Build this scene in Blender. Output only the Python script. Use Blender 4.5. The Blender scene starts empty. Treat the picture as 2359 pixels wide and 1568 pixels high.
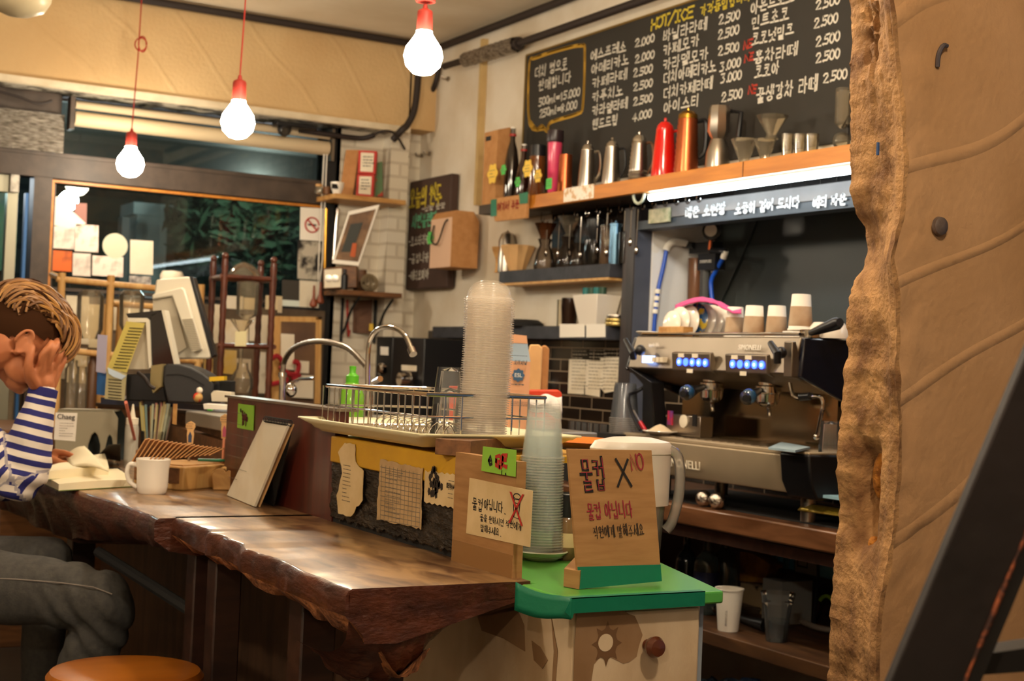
import bpy, bmesh, math, random
from math import sin, cos, pi, radians, sqrt, atan2
from mathutils import Vector, Matrix, noise
random.seed(7)
SC = bpy.context.scene
COL = SC.collection
# ------------------------------------------------------------------ camera (50 mm, seated eye height, slight roll)
F, CX, CY, EYE = 3300.0, 1179.5, 784.0, 1.12
def _n(v): return v.normalized()
_Y = _n(Vector((-700 - CX, 760 - CY, F)))
_U = _n(_Y.cross(Vector((1, .042, 0))))
if _U.y > 0: _U = -_U
_X = _n(_Y.cross(_U))
if _X.x < 0: _X = -_X
RW = Matrix((_X, _Y, _U))                       # photo axes (right, down, forward) -> world
cam_d = bpy.data.cameras.new('camera'); cam = bpy.data.objects.new('camera', cam_d); COL.objects.link(cam)
_r, _d, _f = RW.col[0], RW.col[1], RW.col[2]
cam.matrix_world = Matrix(((_r.x, -_d.x, -_f.x, 0), (_r.y, -_d.y, -_f.y, 0), (_r.z, -_d.z, -_f.z, EYE), (0, 0, 0, 1)))
cam_d.sensor_width = 36.0; cam_d.lens = F / 2359 * 36; cam_d.clip_start = .05; cam_d.clip_end = 200
cam_d.dof.use_dof = True; cam_d.dof.focus_distance = 2.55; cam_d.dof.aperture_fstop = 7.1
SC.camera = cam
SC.view_settings.view_transform = 'Standard'; SC.view_settings.look = 'None'
SC.view_settings.gamma = 1; SC.view_settings.use_curve_mapping = False
SC.view_settings.exposure = 1.2
SC.cycles.transparent_max_bounces = 48; SC.cycles.max_bounces = 10; SC.cycles.sample_clamp_indirect = 4
# ------------------------------------------------------------------ night sky
W = bpy.data.worlds.new('night'); SC.world = W; W.use_nodes = True
W.node_tree.nodes['Background'].inputs[0].default_value = (.10, .14, .19, 1)
W.node_tree.nodes['Background'].inputs[1].default_value = .35

BULB_E = 62.0          # emission of the pendant bulbs
COOL = (.80, .93, 1.0)
TUBE_E = 9.0
FILL_E = 225.0  # emission of the unseen bulbs added as fill light

# ------------------------------------------------------------------ measuring: where the line of sight through a point of the photo meets a real plane
def at(px, py, x=None, y=None, z=None, d=None):
    v = RW @ Vector(((px - CX) / F, (py - CY) / F, 1))
    if d is not None: t = d
    elif x is not None: t = x / v.x
    elif y is not None: t = y / v.y
    else: t = (z - EYE) / v.z
    return Vector((0, 0, EYE)) + v * t
def mpp(p):                                     # metres per photo pixel at a point
    return (Vector(p) - Vector((0, 0, EYE))).dot(_f) / F
# ------------------------------------------------------------------ materials
def lin(h):
    if isinstance(h, str):
        h = [int(h[i:i + 2], 16) / 255 for i in (0, 2, 4)]
        return tuple(c / 12.92 if c <= .04045 else ((c + .055) / 1.055) ** 2.4 for c in h) + (1,)
    return tuple(h) + ((1,) if len(h) == 3 else ())
MATS = {}
def mat(name, col='808080', rough=.5, metal=0, col2=None, nscale=8, nstretch=None, bump=0, bscale=40, emis=None, estr=0,
        alpha=None, trans=0, coat=0, sheen=0, ndetail=4, ramp=(.35, .65), ior=1.45, spec=.5, kind='noise', bdist=.01):
    if name in MATS: return MATS[name]
    m = bpy.data.materials.new(name); m.use_nodes = True; MATS[name] = m
    nt = m.node_tree; b = nt.nodes['Principled BSDF']; L = nt.links.new
    b.inputs['Base Color'].default_value = lin(col); b.inputs['Roughness'].default_value = rough
    b.inputs['Metallic'].default_value = metal; b.inputs['IOR'].default_value = ior
    b.inputs['Specular IOR Level'].default_value = spec
    if trans: b.inputs['Transmission Weight'].default_value = trans
    if coat: b.inputs['Coat Weight'].default_value = coat; b.inputs['Coat Roughness'].default_value = .12
    if sheen: b.inputs['Sheen Weight'].default_value = sheen
    if emis: b.inputs['Emission Color'].default_value = lin(emis); b.inputs['Emission Strength'].default_value = estr
    if alpha is not None: b.inputs['Alpha'].default_value = alpha
    if col2 or bump:
        tc = nt.nodes.new('ShaderNodeTexCoord'); mp = nt.nodes.new('ShaderNodeMapping'); L(tc.outputs['Object'], mp.inputs[0])
        if nstretch: mp.inputs['Scale'].default_value = nstretch
    if col2:
        if kind == 'wood':
            n = nt.nodes.new('ShaderNodeTexNoise'); n.inputs['Scale'].default_value = nscale; n.inputs['Detail'].default_value = 8; n.inputs['Distortion'].default_value = .6
        else:
            n = nt.nodes.new('ShaderNodeTexNoise'); n.inputs['Scale'].default_value = nscale; n.inputs['Detail'].default_value = ndetail
        r = nt.nodes.new('ShaderNodeValToRGB'); r.color_ramp.elements[0].position = ramp[0]; r.color_ramp.elements[1].position = ramp[1]
        r.color_ramp.elements[0].color = lin(col); r.color_ramp.elements[1].color = lin(col2)
        L(mp.outputs[0], n.inputs['Vector']); L(n.outputs['Fac'], r.inputs[0]); L(r.outputs[0], b.inputs['Base Color'])
    if bump:
        n2 = nt.nodes.new('ShaderNodeTexNoise'); n2.inputs['Scale'].default_value = bscale; n2.inputs['Detail'].default_value = 5
        bp = nt.nodes.new('ShaderNodeBump'); bp.inputs['Strength'].default_value = bump; bp.inputs['Distance'].default_value = bdist
        L(mp.outputs[0], n2.inputs['Vector']); L(n2.outputs['Fac'], bp.inputs['Height']); L(bp.outputs[0], b.inputs['Normal'])
    return m
def clear(name, tint='ffffff', body=.10, bodycol='ffffff', gloss=.9, rough=.06):
    """thin clear glass or plastic: see-through, a little body of its own, fresnel gloss"""
    if name in MATS: return MATS[name]
    m = bpy.data.materials.new(name); m.use_nodes = True; MATS[name] = m
    nt = m.node_tree; nt.nodes.remove(nt.nodes['Principled BSDF']); out = nt.nodes['Material Output']; L = nt.links.new
    t = nt.nodes.new('ShaderNodeBsdfTransparent'); t.inputs[0].default_value = lin(tint)
    d = nt.nodes.new('ShaderNodeBsdfDiffuse'); d.inputs[0].default_value = lin(bodycol)
    g = nt.nodes.new('ShaderNodeBsdfGlossy'); g.inputs['Roughness'].default_value = rough
    a = nt.nodes.new('ShaderNodeMixShader'); a.inputs[0].default_value = body; L(t.outputs[0], a.inputs[1])
    tl = nt.nodes.new('ShaderNodeBsdfTranslucent'); tl.inputs[0].default_value = lin(bodycol); dm = nt.nodes.new('ShaderNodeMixShader'); dm.inputs[0].default_value = .5
    L(d.outputs[0], dm.inputs[1]); L(tl.outputs[0], dm.inputs[2]); L(dm.outputs[0], a.inputs[2])
    fr = nt.nodes.new('ShaderNodeFresnel'); fr.inputs[0].default_value = 1.45
    mu = nt.nodes.new('ShaderNodeMath'); mu.operation = 'MULTIPLY'; mu.inputs[1].default_value = gloss; L(fr.outputs[0], mu.inputs[0])
    x = nt.nodes.new('ShaderNodeMixShader'); L(mu.outputs[0], x.inputs[0]); L(a.outputs[0], x.inputs[1]); L(g.outputs[0], x.inputs[2])
    L(x.outputs[0], out.inputs[0]); return m
def emit(name, col, s):
    if name in MATS: return MATS[name]
    m = bpy.data.materials.new(name); m.use_nodes = True; MATS[name] = m
    b = m.node_tree.nodes['Principled BSDF']; b.inputs['Base Color'].default_value = lin(col)
    b.inputs['Emission Color'].default_value = lin(col); b.inputs['Emission Strength'].default_value = s; return m
def tiles(name, c1, c2, grout, w, h, rough=.15, axis='yz', mortar=.006, bump=.4, off=.5):
    if name in MATS: return MATS[name]
    m = bpy.data.materials.new(name); m.use_nodes = True; MATS[name] = m
    nt = m.node_tree; b = nt.nodes['Principled BSDF']; L = nt.links.new; b.inputs['Roughness'].default_value = rough
    g = nt.nodes.new('ShaderNodeNewGeometry'); s = nt.nodes.new('ShaderNodeSeparateXYZ'); c = nt.nodes.new('ShaderNodeCombineXYZ')
    L(g.outputs['Position'], s.inputs[0]); L(s.outputs['XYZ'.index(axis[0].upper())], c.inputs[0]); L(s.outputs['XYZ'.index(axis[1].upper())], c.inputs[1])
    br = nt.nodes.new('ShaderNodeTexBrick'); br.offset = off; L(c.outputs[0], br.inputs[0])
    br.inputs['Color1'].default_value = lin(c1); br.inputs['Color2'].default_value = lin(c2); br.inputs['Mortar'].default_value = lin(grout)
    br.inputs['Scale'].default_value = 1; br.inputs['Brick Width'].default_value = w; br.inputs['Row Height'].default_value = h; br.inputs['Mortar Size'].default_value = mortar
    br.inputs['Mortar Smooth'].default_value = .1
    L(br.outputs['Color'], b.inputs['Base Color'])
    bp = nt.nodes.new('ShaderNodeBump'); bp.invert = True; bp.inputs['Strength'].default_value = bump; bp.inputs['Distance'].default_value = .01
    L(br.outputs['Fac'], bp.inputs['Height']); L(bp.outputs[0], b.inputs['Normal']); return m
def trowel(name, c1, c2, scale, strength, wscale, ctr=(0, 0, 0)):
    """plaster with fine sweeping trowel ridges"""
    m = mat(name, c1, .85, col2=c2, nscale=scale, ndetail=5, bump=.25, bscale=60)
    nt = m.node_tree; L = nt.links.new; b = nt.nodes['Principled BSDF']
    old = b.inputs['Normal'].links[0].from_socket
    g = nt.nodes.new('ShaderNodeNewGeometry'); w = nt.nodes.new('ShaderNodeTexWave'); w.wave_type = 'RINGS'; w.rings_direction = 'SPHERICAL'; w.inputs['Scale'].default_value = wscale; w.inputs['Distortion'].default_value = 2.2; w.inputs['Detail'].default_value = 1.2; w.inputs['Detail Scale'].default_value = .8
    n = nt.nodes.new('ShaderNodeTexNoise'); n.inputs['Scale'].default_value = 1.3; n.inputs['Detail'].default_value = 1
    mx = nt.nodes.new('ShaderNodeVectorMath'); mx.operation = 'MULTIPLY_ADD'; mx.inputs[1].default_value = (.35, .35, .35)
    L(g.outputs['Position'], n.inputs['Vector']); L(n.outputs['Color'], mx.inputs[0]); L(g.outputs['Position'], mx.inputs[2]); mo = nt.nodes.new('ShaderNodeVectorMath'); mo.operation = 'SUBTRACT'; mo.inputs[1].default_value = ctr; L(mx.outputs[0], mo.inputs[0]); L(mo.outputs[0], w.inputs['Vector'])
    r = nt.nodes.new('ShaderNodeValToRGB'); r.color_ramp.elements[0].position = .97; r.color_ramp.elements[0].color = (0, 0, 0, 1)
    r.color_ramp.elements[1].position = 1; r.color_ramp.elements[1].color = (1, 1, 1, 1); L(w.outputs['Fac'], r.inputs[0])
    bp = nt.nodes.new('ShaderNodeBump'); bp.inputs['Strength'].default_value = strength; bp.inputs['Distance'].default_value = .005
    L(r.outputs[0], bp.inputs['Height']); L(old, bp.inputs['Normal']); L(bp.outputs[0], b.inputs['Normal']); return m

# ------------------------------------------------------------------ things
LOC = {}
def tag(o, label=None, cat=None, group=None, kind=None):
    if label: o['label'] = label
    if cat: o['category'] = cat
    if group: o['group'] = group
    if kind: o['kind'] = kind
    return o
def thing(name, label, cat, loc=(0, 0, 0), rz=0, group=None):
    o = bpy.data.objects.new(name, None); COL.objects.link(o); o.empty_display_size = .05
    o.location = loc; o.rotation_euler = (0, 0, rz); LOC[o.name] = Vector(loc)
    return tag(o, label, cat, group)
def copy_tree(o, loc, rz=None, label=None, group=None):
    c = o.copy(); COL.objects.link(c); c.location = loc; LOC[c.name] = Vector(loc)
    if rz is not None: c.rotation_euler = (0, 0, rz)
    if label: c['label'] = label
    if group: c['group'] = group
    for ch in list(o.children):
        k = ch.copy(); COL.objects.link(k); k.parent = c
        for g in list(ch.children):
            q = g.copy(); COL.objects.link(q); q.parent = k
    return c
class MB:
    def __init__(s): s.v = []; s.f = []; s.mi = []; s.mats = []; s.M = None; s.cur = 0; s.smooth = []
    def use(s, m):
        if m not in s.mats: s.mats.append(m)
        s.cur = s.mats.index(m); return s
    def add(s, vs, fs, smooth=False):
        n = len(s.v)
        for v in vs:
            v = Vector(v); s.v.append(s.M @ v if s.M else v)
        for f in fs: s.f.append([i + n for i in f]); s.mi.append(s.cur); s.smooth.append(smooth)
        return s
    def box(s, a, b):
        x0, x1 = sorted((a[0], b[0])); y0, y1 = sorted((a[1], b[1])); z0, z1 = sorted((a[2], b[2]))
        return s.add([(x0, y0, z0), (x1, y0, z0), (x1, y1, z0), (x0, y1, z0), (x0, y0, z1), (x1, y0, z1), (x1, y1, z1), (x0, y1, z1)],
                     [(0, 3, 2, 1), (4, 5, 6, 7), (0, 1, 5, 4), (1, 2, 6, 5), (2, 3, 7, 6), (3, 0, 4, 7)])
    def prism(s, pts, ext):                      # closed outline (list of 3-D points) pushed along ext
        n = len(pts); pts = [Vector(p) for p in pts]; e = Vector(ext)
        nr = Vector((0, 0, 0))
        for i in range(n): nr += (pts[i] - pts[0]).cross(pts[(i + 1) % n] - pts[0])
        if nr.dot(e) > 0: pts.reverse()
        vs = pts + [p + e for p in pts]
        return s.add(vs, [tuple(range(n)), tuple(reversed(range(n, 2 * n)))] + [(i, i + n, (i + 1) % n + n, (i + 1) % n) for i in range(n)])
    def quad(s, a, b, c, d, th, n):              # thin slab through four points
        return s.prism([a, b, c, d], Vector(n).normalized() * th)
    def tube(s, pts, r, n=8, cap=True, closed=False):
        pts = [Vector(p) for p in pts]; k = len(pts); rs = r if isinstance(r, (list, tuple)) else [r] * k
        vs = []; fs = []; up = None
        for i, p in enumerate(pts):
            if closed: t = pts[(i + 1) % k] - pts[i - 1]
            else: t = pts[min(i + 1, k - 1)] - pts[max(i - 1, 0)]
            if t.length < 1e-9: t = Vector((0, 0, 1))
            t.normalize()
            if up is None: up = Vector((0, 0, 1)) if abs(t.z) < .9 else Vector((1, 0, 0))
            a = up - t * up.dot(t)
            if a.length < 1e-6: a = t.orthogonal()
            a.normalize(); up = a; b = t.cross(a)
            for j in range(n):
                w = 2 * pi * j / n; vs.append(p + (a * cos(w) + b * sin(w)) * rs[i])
        m = k if closed else k - 1
        for i in range(m):
            for j in range(n):
                i2 = (i + 1) % k
                fs.append((i * n + j, i * n + (j + 1) % n, i2 * n + (j + 1) % n, i2 * n + j))
        if cap and not closed: fs += [tuple(reversed(range(n))), tuple(range((k - 1) * n, k * n))]
        return s.add(vs, fs, True)
    def cyl(s, a, b, r, r2=None, n=20): return s.tube([a, b], [r, r if r2 is None else r2], n)
    def lathe(s, c, prof, n=28, axis=None, cap=True, flute=0, nf=0):
        """prof: [(radius, height)...] about a vertical axis through c (or along axis)"""
        c = Vector(c); ax = Vector(axis).normalized() if axis else Vector((0, 0, 1))
        a = ax.orthogonal().normalized() if axis else Vector((1, 0, 0)); b = ax.cross(a)
        vs = []; fs = []
        for r, h in prof:
            for j in range(n):
                w = 2 * pi * j / n; rr = max(r, 1e-5) * (1 + (flute * cos(nf * w) if nf else 0))
                vs.append(c + ax * h + (a * cos(w) + b * sin(w)) * rr)
        for i in range(len(prof) - 1):
            for j in range(n): fs.append((i * n + j, i * n + (j + 1) % n, (i + 1) * n + (j + 1) % n, (i + 1) * n + j))
        if cap:
            if prof[0][0] > 1e-4: fs.append(tuple(reversed(range(n))))
            if prof[-1][0] > 1e-4: fs.append(tuple(range((len(prof) - 1) * n, len(prof) * n)))
        return s.add(vs, fs, True)
    def ball(s, c, r, n=16, sc=(1, 1, 1)):
        c = Vector(c); m = n // 2; vs = []; fs = []
        for i in range(m + 1):
            t = pi * i / m
            for j in range(n):
                w = 2 * pi * j / n; vs.append(c + Vector((sin(t) * cos(w) * r * sc[0], sin(t) * sin(w) * r * sc[1], -cos(t) * r * sc[2])))
        for i in range(m):
            for j in range(n): fs.append((i * n + j, i * n + (j + 1) % n, (i + 1) * n + (j + 1) % n, (i + 1) * n + j))
        return s.add(vs, fs, True)
    def grid(s, fn, nu, nv, smooth=True):
        vs = [fn(i / nu, j / nv) for j in range(nv + 1) for i in range(nu + 1)]
        return s.add(vs, [(j * (nu + 1) + i, j * (nu + 1) + i + 1, (j + 1) * (nu + 1) + i + 1, (j + 1) * (nu + 1) + i) for j in range(nv) for i in range(nu)], smooth)
    def build(s, name, m=None, parent=None, world=True, bevel=0, sharp=38, solid=0, loc=None, sub=0):
        me = bpy.data.meshes.new(name); off = Vector((0, 0, 0))
        if parent is not None and world:
            off = LOC.get(parent.name, Vector((0, 0, 0)))
        if parent is None:
            if loc is None and s.v:
                xs = [v.x for v in s.v]; ys = [v.y for v in s.v]; zs = [v.z for v in s.v]
                loc = ((min(xs) + max(xs)) / 2, (min(ys) + max(ys)) / 2, min(zs))
            off = Vector(loc or (0, 0, 0))
        me.from_pydata([v - off for v in s.v], [], s.f)
        if m is not None and not s.mats: me.materials.append(m)
        for q in s.mats: me.materials.append(q)
        if s.mats: me.polygons.foreach_set('material_index', s.mi)
        me.polygons.foreach_set('use_smooth', [True] * len(s.f))
        bm = bmesh.new(); bm.from_mesh(me); bmesh.ops.remove_doubles(bm, verts=bm.verts, dist=1e-5)
        if not solid: bmesh.ops.recalc_face_normals(bm, faces=bm.faces)
        bm.to_mesh(me); bm.free()
        try: me.set_sharp_from_angle(angle=radians(sharp))
        except Exception: pass
        o = bpy.data.objects.new(name, me); COL.objects.link(o)
        if parent is not None:
            o.parent = parent; LOC[o.name] = off if world else LOC.get(parent.name, off)
        else:
            o.location = off; LOC[o.name] = off
        if bevel:
            bv = o.modifiers.new('bevel', 'BEVEL'); bv.width = bevel; bv.segments = 2; bv.limit_method = 'ANGLE'; bv.angle_limit = radians(40); bv.harden_normals = False
        if solid:
            sd = o.modifiers.new('solid', 'SOLIDIFY'); sd.thickness = solid; sd.offset = 0
        if sub:
            ss = o.modifiers.new('sub', 'SUBSURF'); ss.levels = sub; ss.render_levels = sub
        return o
def frame(o, u, v=(0, 0, 1)):                    # local frame: x along u, y along v, z = u x v
    u = Vector(u).normalized(); v = Vector(v); v = (v - u * v.dot(u)).normalized(); w = u.cross(v); o = Vector(o)
    return Matrix(((u.x, v.x, w.x, o.x), (u.y, v.y, w.y, o.y), (u.z, v.z, w.z, o.z), (0, 0, 0, 1)))
def arc(c, a, b, r, t0, t1, n=12):
    c = Vector(c); a = Vector(a); b = Vector(b)
    return [c + a * r * cos(radians(t0 + (t1 - t0) * i / n)) + b * r * sin(radians(t0 + (t1 - t0) * i / n)) for i in range(n + 1)]
def smooth_path(pts, k=6):
    pts = [Vector(p) for p in pts]; P = [pts[0]] + pts + [pts[-1]]; out = []
    for i in range(1, len(P) - 2):
        for j in range(k):
            t = j / k; a, b, c, d = P[i - 1], P[i], P[i + 1], P[i + 2]
            out.append(.5 * ((2 * b) + (c - a) * t + (2 * a - 5 * b + 4 * c - d) * t * t + (3 * b - a - 3 * c + d) * t ** 3))
    return out + [pts[-1]]

# ------------------------------------------------------------------ handwriting: strokes for hangul, latin and digits
def _c(cx, cy, r, ry=None, n=10, a0=90, a1=450):
    ry = ry or r
    return [(cx + r * cos(radians(a0 + (a1 - a0) * i / n)), cy + ry * sin(radians(a0 + (a1 - a0) * i / n))) for i in range(n + 1)]
JC = {'g': [[(.1, .9), (.9, .9), (.75, .1)]], 'n': [[(.1, .95), (.1, .15), (.95, .15)]], 'd': [[(.95, .9), (.1, .9), (.1, .1), (.95, .1)]],
      'r': [[(.1, .95), (.9, .95), (.9, .52), (.1, .52), (.1, .05), (.95, .05)]], 'm': [[(.12, .9), (.88, .9), (.88, .1), (.12, .1), (.12, .9)]],
      'b': [[(.15, .95), (.15, .08), (.85, .08), (.85, .95)], [(.15, .5), (.85, .5)]], 's': [[(.5, .95), (.42, .5), (.05, .05)], [(.45, .55), (.95, .05)]],
      'o': [_c(.5, .5, .42)], 'j': [[(.1, .9), (.9, .9), (.1, .05)], [(.48, .48), (.95, .05)]],
      'c': [[(.5, 1.1), (.5, .92)], [(.1, .82), (.9, .82), (.1, .02)], [(.48, .42), (.95, .02)]], 'k': [[(.1, .9), (.88, .9), (.72, .05)], [(.1, .5), (.8, .5)]],
      't': [[(.92, .92), (.1, .92), (.1, .08), (.95, .08)], [(.1, .5), (.85, .5)]], 'p': [[(.08, .9), (.92, .9)], [(.32, .9), (.34, .1)], [(.68, .9), (.66, .1)], [(.05, .1), (.95, .1)]],
      'h': [[(.5, 1.1), (.5, .95)], [(.1, .82), (.9, .82)], _c(.5, .34, .3)]}
JC['kk'] = [[(.02, .9), (.42, .9), (.34, .1)], [(.52, .9), (.95, .9), (.85, .1)]]
JC['tt'] = [[(.44, .9), (.04, .9), (.04, .1), (.44, .1)], [(.96, .9), (.54, .9), (.54, .1), (.96, .1)]]
JC['ss'] = [[(.26, .95), (.2, .5), (.02, .05)], [(.22, .5), (.46, .05)], [(.74, .95), (.68, .5), (.52, .05)], [(.7, .5), (.97, .05)]]
JC['pp'] = JC['b']; JC['jj'] = JC['j']
INI = ['g', 'kk', 'n', 'd', 'tt', 'r', 'm', 'b', 'pp', 's', 'ss', 'o', 'j', 'jj', 'c', 'k', 't', 'p', 'h']
FIN = [None, 'g', 'kk', 'g', 'n', 'n', 'n', 'd', 'r', 'r', 'r', 'r', 'r', 'r', 'r', 'r', 'm', 'b', 'b', 's', 'ss', 'o', 'j', 'c', 'k', 't', 'p', 'h']
V_, A_, E_, AE_, = [(.0, 1), (.0, 0)], 0, 0, 0
def _vow(k):
    """returns (vertical strokes, horizontal strokes) in unit boxes"""
    v = lambda x: [(x, 1), (x, 0)]
    VV = {0: [v(.35), [(.35, .5), (.8, .5)]], 1: [v(.2), v(.8), [(.2, .5), (.8, .5)]], 2: [v(.35), [(.35, .62), (.8, .62)], [(.35, .38), (.8, .38)]],
          3: [v(.2), v(.8), [(.2, .6), (.8, .6)], [(.2, .4), (.8, .4)]], 4: [v(.7), [(.15, .5), (.7, .5)]], 5: [v(.45), v(.9), [(.05, .5), (.45, .5)]],
          6: [v(.7), [(.15, .62), (.7, .62)], [(.15, .38), (.7, .38)]], 7: [v(.45), v(.9), [(.05, .62), (.45, .62)], [(.05, .38), (.45, .38)]], 20: [v(.5)]}
    hz = [(.0, .25), (1, .25)]
    HH = {8: [hz, [(.5, .9), (.5, .25)]], 12: [hz, [(.33, .9), (.33, .25)], [(.67, .9), (.67, .25)]], 13: [[(.0, .7), (1, .7)], [(.5, .7), (.5, 0)]],
          17: [[(.0, .7), (1, .7)], [(.33, .7), (.33, 0)], [(.67, .7), (.67, 0)]], 18: [[(.0, .5), (1, .5)]]}
    MIX = {9: (8, 0), 10: (8, 1), 11: (8, 20), 14: (13, 4), 15: (13, 5), 16: (13, 20), 19: (18, 20)}
    if k in VV: return VV[k], None
    if k in HH: return None, HH[k]
    h, w = MIX[k]; return VV[w], HH[h]
def _fit(st, x0, y0, x1, y1): return [[(x0 + (x1 - x0) * x, y0 + (y1 - y0) * y) for x, y in s] for s in st]
LAT = {'0': [_c(.5, .5, .32, .48)], '1': [[(.35, .8), (.55, 1), (.55, 0)]], '2': [[(.15, .75), (.3, .97), (.65, .97), (.8, .72), (.15, 0), (.88, .02)]],
       '3': [[(.15, .95), (.75, .95), (.42, .58), (.78, .35), (.6, .03), (.12, .05)]], '4': [[(.6, 0), (.6, 1), (.1, .3), (.9, .3)]],
       '5': [[(.25, .95), (.2, .52), (.6, .58), (.8, .32), (.6, .02), (.12, .08)], [(.22, .97), (.85, .97)]], '8': [[(.5, .5), (.2, .75), (.5, 1), (.8, .75), (.2, .25), (.5, 0), (.8, .25), (.5, .5)]],
       '6': [[(.7, 1), (.25, .45), (.3, .05), (.7, .05), (.75, .4), (.28, .42)]], '.': [[(.4, .05), (.5, 0)]], ',': [[(.5, .1), (.4, -.15)]], '=': [[(.15, .6), (.85, .6)], [(.15, .35), (.85, .35)]],
       '/': [[(.1, -.1), (.9, 1.1)]], '-': [[(.2, .5), (.8, .5)]], '*': [[(.5, .55), (.55, .45), (.45, .45), (.5, .55)]], ':': [[(.5, .7), (.5, .65)], [(.5, .3), (.5, .25)]],
       'H': [[(.15, 1), (.15, 0)], [(.85, 1), (.85, 0)], [(.15, .5), (.85, .5)]], 'O': [_c(.5, .5, .4, .5)], 'T': [[(.05, 1), (.95, 1)], [(.5, 1), (.5, 0)]],
       'I': [[(.2, 1), (.8, 1)], [(.5, 1), (.5, 0)], [(.2, 0), (.8, 0)]], 'C': [[(.88, .85), (.5, 1), (.12, .5), (.5, 0), (.88, .15)]], 'E': [[(.88, 1), (.15, 1), (.15, 0), (.88, 0)], [(.15, .52), (.75, .52)]],
       'N': [[(.15, 0), (.15, 1), (.85, 0), (.85, 1)]], 'X': [[(.85, 1), (.1, 0)], [(.15, 1), (.9, 0)]], 'm': [[(.1, 0), (.1, .6), (.35, .6), (.45, 0), (.5, .6), (.8, .6), (.88, 0)]], 'l': [[(.5, 1), (.45, 0), (.65, .05)]],
       'e': [[(.15, .3), (.8, .35), (.5, .62), (.15, .3), (.45, 0), (.8, .1)]], 'w': [[(.05, .6), (.3, 0), (.5, .5), (.7, 0), (.95, .6)]], 'S': [[(.85, .85), (.5, 1), (.2, .75), (.8, .3), (.5, 0), (.12, .15)]],
       'M': [[(.1, 0), (.15, 1), (.5, .3), (.85, 1), (.9, 0)]], 'A': [[(.05, 0), (.5, 1), (.95, 0)], [(.25, .4), (.75, .4)]], 'K': [[(.15, 1), (.15, 0)], [(.85, 1), (.15, .45), (.9, 0)]], 'Y': [[(.1, 1), (.5, .5), (.9, 1)], [(.5, .5), (.5, 0)]]}
def glyph(ch):
    o = ord(ch)
    if 0xAC00 <= o <= 0xD7A3:
        s = o - 0xAC00; i, v, f = INI[s // 588], (s % 588) // 28, FIN[s % 28]
        vv, hh = _vow(v); b = .36 if f else 0; st = []
        top = 1.0
        if hh and not vv:
            m = b + (top - b) * .42; st += _fit(JC[i], .2, m + .02, .8, top) + _fit(hh, .02, b, .98, m)
        elif vv and not hh: st += _fit(JC[i], .03, b + .12, .52, .95) + _fit(vv, .58, b + .03, 1.0, 1.04)
        else:
            m = b + (top - b) * .42; st += _fit(JC[i], .05, m + .02, .55, top) + _fit(hh, .02, b, .66, m) + _fit(vv, .68, b + .02, 1.02, 1.04)
        if f: st += _fit(JC[f], .18, 0, .88, .31)
        return st, 1.12
    if ch == ' ': return [], .5
    return LAT.get(ch, []), (.42 if ch in '.,:*' else .8)
def write(mb, text, M, size, w, slant=.0, jit=.03, wid=1.0, seed=1, lift=.0008):
    """pen or chalk strokes, in the plane of frame M (x along, y up, z out)"""
    rnd = random.Random(seed + len(text)); x = 0; old = mb.M; mb.M = M
    for ch in text:
        st, adv = glyph(ch); jy = rnd.uniform(-jit, jit) * 1.5
        for s in st:
            P = [Vector(((x + (px + slant * py + rnd.uniform(-jit, jit)) * wid) * size, (py + jy + rnd.uniform(-jit, jit)) * size, lift)) for px, py in s]
            vs = []
            for i, p in enumerate(P):
                t = P[min(i + 1, len(P) - 1)] - P[max(i - 1, 0)]
                if t.length < 1e-7: t = Vector((1, 0, 0))
                t.normalize(); n = Vector((-t.y, t.x, 0)) * w * .5
                q = p.copy()
                if i == 0: q -= t * w * .4
                if i == len(P) - 1: q += t * w * .4
                vs += [q - n, q + n]
            mb.add(vs, [(2 * i, 2 * i + 2, 2 * i + 3, 2 * i + 1) for i in range(len(P) - 1)])
        x += adv * wid
    mb.M = old; return x * size
def scribble(mb, M, w, h, rows, size, th, seed=3, fill=.85, lift=.0008):
    """lines of small illegible print"""
    rnd = random.Random(seed); old = mb.M; mb.M = M
    for r in range(rows):
        y = h - (r + .6) * h / rows; x = 0; end = w * (fill if rnd.random() < .7 else fill * rnd.uniform(.4, .9))
        while x < end:
            l = rnd.uniform(.5, 2.4) * size
            mb.add([(x, y, lift), (x + l, y, lift), (x + l, y + th, lift), (x, y + th, lift)], [(0, 1, 2, 3)]); x += l + size * .4
    mb.M = old
def font_text(name, body, M, size, m, parent, extrude=.0005, align='LEFT'):
    c = bpy.data.curves.new(name, 'FONT'); c.body = body; c.size = size; c.extrude = extrude; c.align_x = align; c.materials.append(m); c.resolution_u = 3
    q = bpy.data.objects.new(name, c); COL.objects.link(q); bpy.context.view_layer.update()
    me = bpy.data.meshes.new_from_object(q.evaluated_get(bpy.context.evaluated_depsgraph_get())); bpy.data.objects.remove(q)
    o = bpy.data.objects.new(name, me); COL.objects.link(o); o.parent = parent
    off = LOC.get(parent.name, Vector((0, 0, 0))); M2 = M.copy(); M2.translation = M.translation - off
    o.matrix_local = M2; return o
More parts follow.
